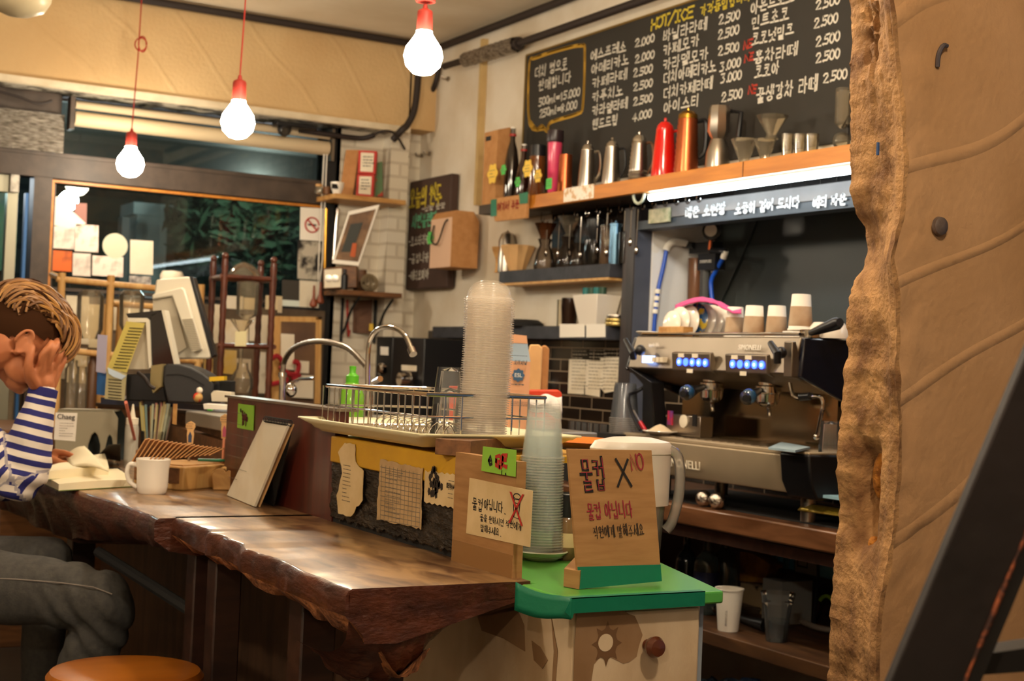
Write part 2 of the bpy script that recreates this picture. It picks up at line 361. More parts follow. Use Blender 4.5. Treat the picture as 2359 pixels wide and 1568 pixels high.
# ------------------------------------------------------------------ palette
XR, YW, ZC = 3.2, 6.8, 2.72
M_ceil = mat('ceiling_paint', 'ddd0b8', .9, col2='d2c2a6', nscale=3, bump=.12, bscale=25)
M_beam = trowel('beam_plaster', 'd2b384', 'c6a474', 2.5, .3, 1.1, (-2, 6.5, -1))
M_rough = mat('rough_edge', 'b0a898', .9, col2='4a4238', nscale=14, ramp=(.42, .6), bump=.6, bscale=50)
M_white = mat('white_wall', 'ddd4c4', .8, col2='cbbda6', nscale=3.2, bump=.2, bscale=18)
M_brickw = tiles('painted_brick', 'ded5c4', 'd6ccb8', 'c6baa6', .21, .068, .7, 'xz', .008, .35)
M_pillar = trowel('tan_plaster', 'b58a60', 'a67c52', 3.5, .55, 1.5, (2.9, 1.9, .2))
M_crumb = mat('broken_plaster', 'b38656', .95, col2='704c2c', nscale=13, ramp=(.38, .66), bump=.9, bscale=90, bdist=.006)
M_frame = mat('window_frame', '4c3f36', .55, col2='3c322b', nscale=12, bump=.1)
M_wdark = mat('dark_wood', '3a2219', .45, col2='26140e', nscale=5, nstretch=(1, 6, 6), kind='wood')
M_bar = mat('bar_wood', '9c7850', .38, col2='553620', nscale=7, nstretch=(3, 1.1, 3), kind='wood', ramp=(.36, .66), coat=.5, bump=.05, bscale=30)
M_bark = mat('live_edge', '5e2f1c', .42, col2='32160d', nscale=9, nstretch=(1.4, 1, 3), ramp=(.3, .7), bump=.5, bscale=30, coat=.3)
M_bark2 = mat('raw_bark', 'a8683a', .85, col2='5b3018', nscale=30, ramp=(.35, .65), bump=1, bscale=60)
M_red = mat('mahogany_board', '5b2217', .38, col2='3d150e', nscale=3, nstretch=(9, 9, .7), kind='wood', ramp=(.35, .65), coat=.25)
M_shelf = mat('honey_wood', 'c9812f', .45, col2='b06c22', nscale=4, nstretch=(6, .8, 8), kind='wood')
M_pine = mat('pine', 'd3a868', .5, col2='bb8a4c', nscale=7, nstretch=(5, 5, .8), kind='wood')
M_cut = mat('light_wood', 'c99b5e', .5, col2='a97840', nscale=7, nstretch=(1, 5, 5), kind='wood')
M_walnut = mat('walnut', '7c5230', .5, col2='57371f', nscale=6, nstretch=(1, 7, 7), kind='wood')
M_black = mat('black_plastic', '17171a', .35)
M_blackm = mat('matt_black', '1b1a1a', .75)
M_slate = mat('slate_paint', '3a3b42', .6, col2='2c2d34', nscale=18, bump=.15)
M_board = mat('chalkboard', '2f2c28', .75, col2='28251f', nscale=3, ramp=(.3, .8))
M_bbrown = mat('brown_chalkboard', '4a362e', .7, col2='402e27', nscale=4)
M_chalk = mat('chalk', 'd9d3c6', .95)
M_chalky = mat('yellow_chalk', 'c9b43a', .95); M_chalkg = mat('green_chalk', '5fae86', .95); M_chalkr = mat('red_chalk', 'b03a2c', .95)
M_chalko = mat('ochre_chalk', 'b98f30', .95)
M_kraft = mat('kraft', 'b98654', .85, col2='ad7a49', nscale=30); M_kraftl = mat('kraft_light', 'd8ab74', .85, col2='caa06c', nscale=12)
M_card = mat('cardboard', 'a4794a', .9, col2='946a3e', nscale=10, nstretch=(1, 1, 8))
M_paper = mat('paper', 'e6dcc8', .85, col2='dccfb6', nscale=8); M_paperw = mat('white_paper', 'f0eadf', .8)
M_cream = mat('cream_plastic', 'd9d0a8', .4); M_ceram = mat('white_ceramic', 'ece4d8', .18, coat=.4)
M_steel = mat('steel', 'b4aca2', .28, 1, col2='a0968a', nscale=3); M_chrome = mat('chrome', 'cfc9c2', .1, 1)
M_mirror = mat('polished_steel', 'a08c70', .14, 1)
M_copper = mat('copper', 'b5603a', .3, .9); M_mach = mat('machine_steel', '8c8071', .4, .92, col2='7c7162', nscale=3); M_reden = mat('red_enamel', 'd0180f', .2, coat=.6)
M_cord = mat('red_cord', 'b0281a', .6); M_redp = mat('red_lampholder', 'b23a30', .5)
M_ink = mat('black_ink', '1c1614', .9); M_inkr = mat('red_ink', 'b02a20', .9); M_inkg = mat('grey_ink', '6e6458', .9)
M_green = mat('green_tape', '0e6b4c', .45, bump=.2, bscale=30); M_greent = mat('green_top', '4f9a3e', .3, col2='5da845', nscale=5, coat=.3)
M_lime = mat('lime_card', '86b83a', .7); M_pipe = mat('black_pipe', '2a211e', .6)
M_glass = clear('clear_glass', body=.04, gloss=1.0); M_lid = clear('clear_plastic', 'ffffff', body=.085, bodycol='fff3e2', gloss=.12, rough=.15)
M_rim = clear('plastic_rim', 'ffffff', body=.30, bodycol='fff6ea', gloss=.5, rough=.2); M_cup = clear('nested_plastic', 'ffffff', body=.075, bodycol='f2fbf6', gloss=.12, rough=.12)
M_pane = clear('window_pane', 'd8e4e0', body=.015, bodycol='8a9a96', gloss=.8, rough=.01)
M_bulb = emit('lit_bulb', (1.0, .85, .64), BULB_E); M_bulb2 = emit('lit_fill_bulb', (1.0, .85, .64), FILL_E); M_tube = emit('lit_tube', COOL, TUBE_E)
M_jean = mat('grey_denim', '474440', .9, col2='3b3937', nscale=60, bump=.15, bscale=200)
M_skin = mat('skin', 'c07a52', .5, col2='b26c46', nscale=9, spec=.35)

def struct(name, mb, m=None, bevel=0): return tag(mb.build(name, m, bevel=bevel), kind='structure')
# ------------------------------------------------------------------ the room
mb = MB().box((-3, -3, -.1), (3.9, 6.9, 0)); struct('floor', mb, mat('floor', '4a4038', .5, col2='3a322b', nscale=2, bump=.1))
mb = MB().box((-3.1, -3.1, ZC), (4.0, 6.9, ZC + .1)); struct('ceiling', mb, M_ceil)
mb = MB().box((-3.1, -3.1, 0), (-3, 6.9, ZC)); struct('wall_left', mb, M_white)
mb = MB().box((-3, -3.1, 0), (4.0, -3, ZC)); struct('wall_front', mb, M_white)
# right wall with the hatch above the coffee machine
HZ0, HZ1, HY0, HY1 = 1.2, 1.74, 2.12, 4.56
mb = MB(); mb.box((XR, 2.0, 0), (XR + .06, YW + .1, HZ0)); mb.box((XR, 2.0, HZ1), (XR + .06, YW + .1, ZC)); mb.box((XR, HY1, HZ0), (XR + .06, YW + .1, HZ1))
mb.box((XR, 2.0, HZ0), (XR + .06, HY0, HZ1)); struct('wall_right', mb, M_white)
mb = MB(); mb.box((XR + .001, HY1 - .006, HZ0), (3.52, HY1 + .02, HZ1)); struct('wall_niche', mb, mat('niche_white', 'f2f0ec', .6))
mb = MB(); mb.box((3.5, 1.9, HZ0 - .02), (3.52, HY1, HZ1 + .3)); mb.box((XR + .06, 1.9, HZ0 - .03), (3.5, HY1, HZ0)); mb.box((XR + .06, 1.9, HZ1 + .2), (3.5, HY1, HZ1 + .23))
mb.prism([at(1745, 500, x=3.497) , at(1749, 500, x=3.497), at(1712, 590, x=3.497), at(1640, 745, x=3.497), at(1636, 745, x=3.497)], (-.006, 0, 0))
struct('partition_hatch', mb, mat('dark_green_panel', '3c423d', .38, col2='34393a', nscale=1.5))
mb = MB(); mb.box((3.488, 1.9, HZ0 - .02), (3.498, 3.75, 1.385)); struct('partition_shutter', mb, mat('brown_panel', '5e4f44', .5, col2='4c4038', nscale=3))
# black tiles
M_tile = tiles('black_tiles', '120e0c', '1a1412', '8f7e6a', .17, .050, .12, 'yz', .0024, .5, off=.5)
M_tile2 = tiles('black_mosaic', '14110f', '201a17', '2c2724', .075, .05, .1, 'yz', .004, .6, off=0)
mb = MB().box((XR - .006, 2.1, .68), (XR, 6.45, 1.255)); struct('wall_tiles', mb, M_tile)
mb = MB().box((XR - .006, 2.1, 1.74), (XR, 5.3, 1.80)); mb.box((XR - .006, HY1 + .1, 1.53), (XR, 5.3, 1.74)); struct('wall_mosaic', mb, M_tile2)
# back wall: beam over the window front
mb = MB().box((-3, 6.5, 2.28), (3.06, YW, ZC)); struct('beam_window', mb, M_beam)
mb = MB(); mb.box((-3, 6.49, 2.255), (3.06, 6.53, 2.285)); struct('trim_1', mb, mat('cream_edge', 'e0d2b8', .8, col2='cdbda0', nscale=9, bump=.4, bscale=30))
mb = MB()
def _u(u, v):
    p = Vector((-2 + u * 5.0, 6.53 + v * .22, 2.262 + .012 * noise.noise(Vector((u * 60, v * 3, 0))))); return p
mb.grid(_u, 160, 6); struct('beam_soffit', mb, M_rough)
mb = MB().box((-3, 6.75, 0), (2.74, 6.85, 1.325)); struct('wall_back', mb, mat('low_wall', 'a8957c', .85, col2='8b7860', nscale=3, bump=.2))
struct('wall_pinboard', MB().box((1.38, 6.625, .83), (2.70, 6.655, 1.345)), mat('pinboard', '6e5c48', .85, col2='4c3e30', nscale=5))
mb = MB().box((2.74, 6.66, 0), (XR, 6.9, 2.28)); mb.box((2.99, 6.56, 0), (3.09, 6.66, 2.27)); struct('wall_brick', mb, M_brickw)
mb = MB().box((3.05, 6.5, 2.28), (XR, 6.9, ZC)); struct('beam_corner', mb, M_beam)
# rough plaster edge right of the brick
# window frames
def win(name, x0, x1, z0, z1, fr=.03, pane=True, y=6.76, mf=None):
    b = MB()
    b.box((x0 - fr, y - .03, z0 - fr), (x0, y + .03, z1 + fr)); b.box((x1, y - .03, z0 - fr), (x1 + fr, y + .03, z1 + fr))
    b.box((x0, y - .03, z0 - fr), (x1, y + .03, z0)); b.box((x0, y - .03, z1), (x1, y + .03, z1 + fr))
    w = struct(name, b, mf or M_frame)
    p = MB().box((x0, y - .003, z0), (x1, y + .003, z1)).build('pane', M_pane, w); return w
win('window_1', 1.40, 2.69, 1.385, 1.865, .015)
win('window_2', 1.40, 2.69, 2.0, 2.24, .012)
win('window_3', -.6, 1.27, 2.0, 2.24, .012)
mb = MB().box((-3, 6.69, 1.878), (2.74, 6.79, 1.988)); mb.box((-3, 6.68, 1.975), (2.74, 6.70, 1.99)); struct('trim_transom', mb, M_frame)
mb = MB().box((1.295, 6.69, 0), (1.375, 6.79, 1.88)); struct('trim_post', mb, M_frame)
mb = MB().box((1.375, 6.70, 1.86), (2.74, 6.74, 1.872)); mb.box((1.375, 6.70, 1.38), (1.387, 6.74, 1.86)); struct('trim_bead', mb, M_shelf)
mb = MB().box((1.375, 6.68, 1.315), (2.74, 6.82, 1.36)); struct('trim_sill', mb, M_blackm)
mb = MB().box((2.69, 6.66, 0), (2.76, 6.8, 2.27)); struct('trim_jamb', mb, M_blackm)
# sliding door left of the post
b = MB(); b.box((1.19, 6.73, 0), (1.235, 6.79, 1.88)); b.box((-.3, 6.73, 0), (-.25, 6.79, 1.88)); b.box((-.25, 6.73, 0), (1.19, 6.79, .12)); b.box((-.25, 6.73, 1.80), (1.19, 6.79, 1.88))
dr = struct('door_1', b, mat('grey_alu', '8e8a78', .4, .6)); MB().box((-.25, 6.757, .12), (1.19, 6.763, 1.80)).build('pane', M_pane, dr)
hd = MB(); hd.box((1.195, 6.70, 1.80), (1.232, 6.735, 1.90)); hd.build('door_handle', mat('worn_white', 'c9c1b4', .6, col2='8a8278', nscale=30), dr)
mb = MB().box((1.262, 6.7, 0), (1.275, 6.74, 1.8)); struct('trim_blue', mb, mat('blue_strip', '2a5f9a', .5))
# roller blind in its cassette
t = thing('roller_blind', 'cream roller blind rolled up under the beam above the window', 'blind', (2.07, 6.64, 2.07))
MB().cyl((1.45, 6.655, 2.155), (2.69, 6.655, 2.155), .033, n=20).build('roll', mat('blind_fabric', 'c8b493', .8), t)
MB().cyl((1.45, 6.645, 2.215), (2.69, 6.645, 2.215), .018, n=16).build('upper_roll', mat('blind_fabric2', 'b9a78a', .8), t)
MB().box((1.425, 6.62, 2.10), (1.445, 6.69, 2.25)).build('bracket', M_frame, t); MB().box((2.695, 6.62, 2.09), (2.71, 6.69, 2.25)).build('bracket', M_steel, t)
MB().tube([(2.66, 6.63, 2.12), (2.66, 6.64, 1.6), (2.665, 6.64, 1.4), (2.68, 6.64, 1.6), (2.675, 6.63, 2.12)], .003, 5).build('pull_cord', M_paperw, t)
MB().box((1.45, 6.645, 2.118), (2.69, 6.652, 2.135)).build('bottom_bar', mat('blind_bar', '9a8a70', .6), t)
# foil insulation
M_foil = mat('foil', 'b3aba0', .35, .85, col2='6e665c', nscale=42, nstretch=(.6, 1, 3), ramp=(.35, .65), bump=1, bscale=90)
mb = MB(); mb.grid(lambda u, v: Vector((.55 + u * .86, 6.665 + .008 * noise.noise(Vector((u * 30, v * 24, 3))), 1.99 + v * .175)), 60, 22)
tag(mb.build('foil_sheet', M_foil, solid=.004), 'crinkled silver foil insulation sheet over the window left of the blind', 'insulation')
mb = MB(); mb.box((-1, 6.69, 2.17), (1.40, 6.75, 2.262)); struct('trim_2', mb, M_frame)
# ------------------------------------------------------------------ the big broken wall end on the right
EDGE = [(-60, 1958), (0, 1960), (60, 1965), (150, 1958), (250, 1960), (380, 1960), (450, 1962), (480, 1975), (500, 1990), (560, 2001), (600, 1990), (640, 1968), (680, 1956), (740, 1949), (800, 1955), (860, 1943), (960, 1938), (1000, 1931), (1100, 1926), (1180, 1935), (1230, 1930), (1270, 1924), (1400, 1914), (1500, 1910), (1568, 1907), (1700, 1903), (2100, 1895), (2700, 1880), (3300, 1870)]
RIDGE = [(-60, 2044), (0, 2046), (100, 2058), (200, 2068), (300, 2078), (400, 2082), (470, 2078), (520, 2070), (600, 2050), (680, 2062), (760, 2066), (850, 2062), (960, 2072), (1040, 2070), (1150, 2062), (1230, 2055), (1300, 2040), (1400, 2022), (1480, 2018), (1568, 2020), (1700, 2010), (2100, 2000), (2700, 1990), (3300, 1980)]
def lerp(T, y):
    if y <= T[0][0]: return T[0][1]
    for (a, p), (b2, q) in zip(T, T[1:]):
        if y <= b2: return p + (q - p) * (y - a) / (b2 - a)
    return T[-1][1]
YB, YF = 2.10, 1.92
NR, NC = 330, 26
mb = MB(); rows = []
for i in range(NR + 1):
    z = ZC * (1 - i / NR)
    pyb = 0
    # photo height of this level at the wall end
    v = RW.transposed() @ Vector((1.9, 2.0, z - EYE)); py = CY + F * v.y / v.z
    xb = at(lerp(EDGE, py), py, y=YB).x; xf = at(lerp(RIDGE, py), py, y=YF).x
    xb += .006 * noise.noise(Vector((0, 0, z * 40))) + .003 * noise.noise(Vector((3, 0, z * 110)))
    row = []
    for j in range(NC + 1):
        u = j / NC; y = YB + (YF - YB) * u; x = xb + (xf - xb) * u
        n1 = noise.noise(Vector((y * 18, z * 14, 1))); n2 = noise.noise(Vector((y * 60, z * 50, 5))); n3 = noise.noise(Vector((y * 6, z * 5, 9)))
        a = min(1, u * 3) * sin(pi * min(1, max(0, u))) ** .5
        mask = max(0.0, min(1.0, .5 + 2.2 * noise.noise(Vector((y * 3, z * 3.1, 21)))))
        x += a * (.006 + .007 * n1 + .006 * n2 * mask - .009 * n3 + .003 * noise.noise(Vector((y * 130, z * 120, 4)))); y += .004 * n2
        if u > .8: x -= .006 * (1 - abs(u - .9) / .1) * (1 + n1)
        cav = math.exp(-((u - .48) / .17) ** 4) * math.exp(-((py - 1140) / 108) ** 4); x += .06 * cav
        cav2 = math.exp(-((u - .45) / .16) ** 2) * math.exp(-((py - 40) / 90) ** 2); x += .022 * cav2 * (1 + n2)
        row.append(Vector((x, y, z)))
    for j in range(1, 70):                         # smooth face towards us
        u = j / 69; x = xf + (3.9 - xf) * u ** 1.25
        y = YF + .010 * noise.noise(Vector((x * 2, z * 2, 7))) * min(1, u * 20) + (.006 * noise.noise(Vector((x * 22, z * 20, 8))) if u < .08 else 0)
        row.append(Vector((x, y, z)))
    rows.append(row)
w = len(rows[0]); vs = [p for r in rows for p in r]
mb.use(M_crumb); mb.mats.append(M_pillar); n0 = NC
fa = [(i * w + j, i * w + j + 1, (i + 1) * w + j + 1, (i + 1) * w + j) for i in range(NR) for j in range(w - 1)]
mb.add(vs, fa, True)
k = 0
for i in range(NR):
    for j in range(w - 1):
        if j >= NC + 1: mb.mi[k] = 1
        k += 1
# back side of the wall
nb = len(mb.v); mb.add([r[0] for r in rows] + [Vector((3.9, YB, r[0].z)) for r in rows], [(i, i + 1, NR + 2 + i, NR + 1 + i) for i in range(NR)])
struct('wall_pillar', mb)
# things stuck in and on it
P = at(2163, 521, y=YF - .006)
mb = MB(); mb.lathe(P, [(.0, .012), (.010, .011), (.0165, .007), (.018, 0)], 24, axis=(0, -1, 0)); tag(mb.build('round_plug', mat('grey_metal', '6b5a52', .5, .3, col2='4c3e38', nscale=40)), 'small round grey plug set in the plaster pillar', 'plug')
P = at(2168, 118, y=YF - .004); s = mpp(P)
mb = MB(); mb.tube(smooth_path([P + Vector((-.008, 0, -.03)), P + Vector((-.010, -.004, -.008)), P + Vector((-.004, -.008, .008)), P + Vector((.008, -.006, .010))]), .0045, 8)
tag(mb.build('wall_hook', mat('grey_hook', '5a5152', .5, .5)), 'bent grey hook high on the plaster pillar', 'hook')
mb = MB(); P = at(2026, 343, y=2.0) ; P.x -= .004; mb.box(P - Vector((.002, .002, .012)), P + Vector((.002, .002, .012))); tag(mb.build('blue_wall_mark', mat('blue_plastic', '2d4a78', .5)), 'tiny blue peg in the crumbling wall edge', 'peg')
mb = MB(); P = at(2003, 1252, y=2.01); mb.ball(P + Vector((.012, 0, 0)), .012, 12, (1, 1, 1.2)); P2 = at(2005, 1095, y=2.01); mb.ball(P2 + Vector((.035, 0, 0)), .022, 12, (1, 1, 2.2))
tag(mb.build('expanding_foam', mat('orange_foam', 'c07a28', .9, col2='7a4512', nscale=40, bump=1, bscale=60)), 'orange foam filling inside the hole of the broken wall edge', 'foam')
# ------------------------------------------------------------------ outside, seen through the glass
mb = MB().box((-6, 6.95, -.15), (12, 22, -.05)); struct('ground_street', mb, mat('asphalt', '3a3b3c', .9))
mb = MB().box((-6, 15, -.1), (16, 15.2, 7)); struct('wall_across_street', mb, tiles('street_wall', '55604e', '4a5446', '3a4238', .6, .3, .8, 'xz', .03, .3))
g = thing('street_column', 'pale grey concrete column standing outside the window', 'column', (at(330, 600, y=9.5).x, 9.5, -.05))
a0, a1 = at(302, 600, y=9.5).x, at(372, 600, y=9.5).x
MB().box((a0, 9.4, -.05), (a1, 9.7, 2.06)).build('shaft', mat('pale_concrete', 'a8b0ac', .8, col2='8e9a96', nscale=4), g)
MB().box((a0 - .03, 9.38, 2.0), (a1 + .03, 9.72, 2.08)).build('capital', mat('pale_concrete', 'a8b0ac'), g)
b0, b1 = at(268, 600, y=9.2).x, at(285, 600, y=9.2).x
tag(MB().box((b0, 9.1, -.05), (b1, 9.2, 1.95)).build('gate_post', mat('grey_post', '5d5b56', .7)), 'thin dark post outside just left of the pale column', 'post')
mb = MB().box((-3, 6.95, 2.38), (4.5, 8.6, 2.44)); mb.box((-3, 8.55, 2.2), (4.5, 8.6, 2.44)); struct('ceiling_canopy', mb, mat('canopy', '35322c', .8))
M_leaf = mat('leaves', '33492e', .6, col2='1c2e1c', nscale=4); 
def leaves(mb, c, rad, n, rnd, s=.07):
    for _ in range(n):
        while True:
            q = Vector((rnd.uniform(-1, 1), rnd.uniform(-1, 1), rnd.uniform(-1, 1)))
            if q.length < 1: break
        p = Vector(c) + Vector((q.x * rad[0], q.y * rad[1], q.z * rad[2]))
        a = Vector((rnd.gauss(0, 1), rnd.gauss(0, 1), rnd.gauss(0, .6))).normalized(); b2 = a.orthogonal().normalized(); l = s * rnd.uniform(.6, 1.3)
        mb.add([p - a * l, p + b2 * l * .45, p + a * l, p - b2 * l * .45], [(0, 1, 2, 3)])
rnd = random.Random(4)
t = thing('street_tree', 'leafy green tree outside the right half of the window', 'tree', (at(610, 700, y=9.3).x, 9.3, -.05))
bx = LOC[t.name].x
MB().tube([(bx, 9.3, -.05), (bx + .02, 9.3, 1.2), (bx - .1, 9.3, 2.0), (bx - .2, 9.4, 3.0)], [.09, .07, .055, .03], 10).build('trunk', mat('trunk', '3c3226', .9, bump=.5), t)
mb = MB()
for (px, py, r, n) in [(690, 400, .28, 500), (620, 520, .34, 600), (560, 490, .3, 450), (500, 560, .3, 400), (470, 500, .25, 250), (650, 470, .3, 500), (710, 380, .25, 300), (600, 600, .25, 250)]:
    leaves(mb, at(px, py, y=9.2), (r, .3, r * .8), n, rnd)
mb.build('foliage', M_leaf, t, solid=0)
t = thing('street_hedge', 'dark low hedge outside behind the dark wooden drip stand', 'hedge', (3.0, 10.6, -.05))
mb = MB()
for k in range(14): leaves(mb, (2.3 + k * .2, 10.6, .6 + .35 * (k % 3)), (.35, .3, .6), 160, rnd, .08)
mb.build('foliage', mat('hedge_leaf', '2c4426', .7, col2='1a2a18', nscale=4), t)
def street_lamp(px, py, y, r, lab, e=26, col=(1, .95, .8)):
    P = at(px, py, y=y); t = thing('street_lamp', lab, 'lamp', (P.x, y, -.05))
    MB().cyl((P.x, y, -.05), (P.x, y, P.z - r), .03, n=10).build('pole', M_blackm, t)
    MB().ball(P, r, 16).build('globe', emit('globe%d' % e, col, e), t)
street_lamp(556, 568, 12.5, .05, 'small yellow street light glowing through the tree leaves', 14, (1, .9, .6))
street_lamp(158, 462, 8.2, .055, 'bright white street light outside above the window posters', 60, (.95, .97, 1))
t = thing('street_sign', 'dim blue and green lit shop sign outside the glass door', 'sign', (at(25, 460, y=9).x, 9, -.05))
MB().box(at(-40, 620, y=9), at(45, 400, y=9) + Vector((0, .08, 0))).build('panel', mat('blue_panel', '24506a', .6, col2='2d6a4a', nscale=2, ramp=(.45, .55)), t)
MB().cyl((LOC[t.name].x, 9.05, -.05), (LOC[t.name].x, 9.05, 1.7), .04).build('pole', M_blackm, t)
l = bpy.data.lights.new('street_light', 'POINT'); l.energy = 14; l.color = (.9, .95, 1); l.shadow_soft_size = .1; lo = bpy.data.objects.new('street_light', l); lo.location = (3.0, 8.5, 2.15); COL.objects.link(lo)
l = bpy.data.lights.new('street_light', 'POINT'); l.energy = 8; l.color = (.85, .95, 1); l.shadow_soft_size = .1; lo = bpy.data.objects.new('street_light', l); lo.location = (1.0, 8.0, 2.0); COL.objects.link(lo)
# ------------------------------------------------------------------ pendant bulbs
def pendant(cx, cy, rpx, d, topx, topy, neck, lab, loop=False, rose=False, disc=False):
    c = at(cx, cy, d=d); s = d / F; r = rpx * s
    t = thing('pendant_lamp', lab, 'pendant lamp', (c.x, c.y, c.z - r), 0, 'bare pendant bulbs on red cords')
    MB().lathe(c, [(0, -r), (r * .5, -r * .87), (r * .87, -r * .5), (r, 0), (r * .9, r * .45), (r * .62, r * .85), (r * .42, r * 1.15), (r * .40, r * 1.3)], 28).build('bulb', M_bulb, t)
    hz = c.z + r * 1.2; n = neck * s
    MB().lathe((c.x, c.y, hz), [(r * .36, 0), (r * .40, .004), (r * .40, n * .72), (r * .36, n * .78), (r * .14, n * .86), (r * .1, n)], 20).build('lampholder', M_redp, t)
    if disc: MB().lathe((c.x, c.y, hz + n * 1.05), [(r * .1, 0), (r * .5, .004), (r * .52, .01), (r * .3, .018), (r * .12, .03)], 20).build('cord_collar', M_redp, t)
    top = Vector((c.x + (topx - cx) * s * .3, c.y, ZC)); a = Vector((c.x, c.y, hz + n))
    MB().tube([a, a * .5 + top * .5 + Vector((.004, 0, 0)), top], .0028, 6).build('cord', M_cord, t)
    if loop:
        q = a * .42 + top * .58
        MB().tube(arc(q + Vector((.012, 0, 0)), (.8, -.5, 0), (0, 0, 1), .028, 0, 350, 20), [.003] * 21, 6).build('cord_loop', M_cord, t)
        MB().tube([p + Vector((.005, 0, .002)) for p in arc(q + Vector((.014, 0, 0)), (.8, .5, 0), (0, 0, 1.3), .026, 0, 350, 20)], .003, 6).build('cord_loop', M_cord, t)
    if rose: MB().lathe((top.x, top.y, ZC - .03), [(.0, 0), (.05, .0), (.06, .01), (.06, .03)], 24).build('ceiling_rose', M_redp, t)
    return t
pendant(300, 378, 31, 6.25, 330, 0, 45, 'pendant bulb farthest left with a loop in its red cord and a red ceiling rose', loop=True, rose=True)
pendant(548, 282, 39, 5.0, 571, 0, 62, 'lit pendant bulb hanging before the roller blind on a plain red cord')
pendant(975, 130, 45, 4.3, 980, 0, 66, 'nearest lit pendant bulb hanging in front of the room corner', disc=True)
def fill_bulb(loc, lab, e=1):  # unseen bulbs added to brighten the plaster wall end and the room
    c = Vector(loc); t = thing('pendant_lamp', lab, 'pendant lamp', (c.x, c.y, c.z - .055), 0, 'bare pendant bulbs on red cords')
    MB().lathe(c, [(0, -.055), (.03, -.047), (.048, -.027), (.055, 0), (.05, .025), (.034, .047), (.022, .063)], 20).build('bulb', M_bulb2, t)
    MB().cyl(c + Vector((0, 0, .06)), c + Vector((0, 0, .13)), .022).build('lampholder', M_redp, t)
    MB().cyl(c + Vector((0, 0, .13)), (c.x, c.y, ZC), .003, n=6).build('cord', M_cord, t)
fill_bulb((1.05, .75, 2.22), 'added fill bulb above the near end of the room outside the view')
fill_bulb((-.9, 2.6, 2.15), 'added fill bulb over the seats left of the bar outside the view')
fill_bulb((-1.2, -.8, 2.2), 'added fill bulb behind the viewer outside the view')
fill_bulb((1.75, 2.75, 2.45), 'added fill bulb above the dish rack just outside the top of the view')
# ribbed glass shade, top left
c = at(45, -22, d=4.6); t = thing('glass_ceiling_light', 'unlit ribbed white glass shade in the top left corner', 'lampshade', (c.x, c.y, c.z - .09))
MB().lathe(c, [(0, -.085), (.04, -.08), (.08, -.062), (.098, -.03), (.10, 0), (.09, .03), (.05, .06)], 60, flute=.012, nf=30).build('glass_shade', mat('ribbed_glass', 'd8c9a4', .35, alpha=.92), t)
MB().cyl((c.x, c.y, c.z + .05), (c.x, c.y, ZC), .02).build('stem', M_paperw, t)
# ------------------------------------------------------------------ pipes and cables
def pipe(name, lab, pts, r, m=M_pipe, cat='pipe', clips=()):
    mb = MB().tube(pts, r, 12); return tag(mb.build(name, m), lab, cat)
pipe('ceiling_pipe', 'black pipe along the ceiling above the window beam', [(-1, 6.46, 2.695), (3.12, 6.46, 2.695)], .018)
a = at(1030, 100, x=3.17); b = at(1330, -6, x=3.17); zz = 2.69
pipe('ceiling_pipe', 'black pipe along the ceiling edge over the chalk menu', [(3.17, 6.5, zz), (3.17, 2.3, zz)], .018)
p0 = at(1190, 102, x=3.14); p1 = at(1500, 2, x=3.14)
pipe('wall_pipe', 'black pipe running from the foil wrapped pipe toward the menu top', [p0, Vector((3.14, 2.3, p0.z))], .017)
q0 = at(1072, 138, x=3.14); mb = MB()
mb.grid(lambda u, v: (lambda w, rr: q0 + (p0 - q0) * v + Vector((cos(w) * rr, 0, sin(w) * rr)))(2 * pi * u, .034 + .006 * noise.noise(Vector((u * 12, v * 30, 0)))), 28, 40)
t = thing('foil_wrapped_pipe', 'silver foil wrapped pipe section high in the room corner', 'pipe', q0)
mb.build('foil_wrap', M_foil, t); MB().cyl(q0 + (q0 - p0) * .45, q0, .016).build('pipe_end', M_pipe, t); MB().cyl(p0 - (p0 - q0).normalized() * .02, p0 + (p0 - q0).normalized() * .03, .028).build('coupling', M_pipe, t)
B = lambda *q: [at(a, b, y=y) for a, b, y in q]
pipe('corner_cable', 'thick black cable dropping down the beam end in the corner', smooth_path(B((965, 95, 6.47), (963, 180, 6.47), (955, 250, 6.46), (940, 285, 6.46), (925, 300, 6.46), (905, 322, 6.5))), .017, cat='cable')
mb = MB().tube(smooth_path([at(1012, 150, x=3.18), at(1000, 200, x=3.18), at(966, 262, x=3.18), at(956, 310, x=3.18), at(952, 425, x=3.18)]), .013, 10)
for py in (385, 345): q = at(954, py, x=3.18); mb.use(M_pipe); mb.use(M_paperw); mb.tube([q, q + Vector((0, 0, .02))], .017, 10)
for i, f in enumerate(mb.f):
    pass
tag(mb.build('corner_cable', M_pipe), 'curved black cable joining the corner wall pipe above the small chalkboard', 'cable')
pipe('loose_wire', 'thin black wire crossing from the beam end to the corner', smooth_path([at(860, 312, y=6.5), at(880, 302, y=6.45), at(905, 305, y=6.45), at(925, 330, y=6.5), at(945, 370, x=3.17)]), .006, cat='wire')
pipe('loose_wire', 'bundle of black wires running under the beam right of the camera', smooth_path([at(690, 300, y=6.6), at(760, 310, y=6.6), at(830, 318, y=6.6), at(862, 311, y=6.55)]), .013, cat='wire')
pipe('loose_wire', 'black wire with yellow tape under the beam far left', smooth_path([at(-20, 205, y=6.6), at(40, 222, y=6.6), at(85, 238, y=6.6), at(120, 232, y=6.6)]), .006, cat='wire')
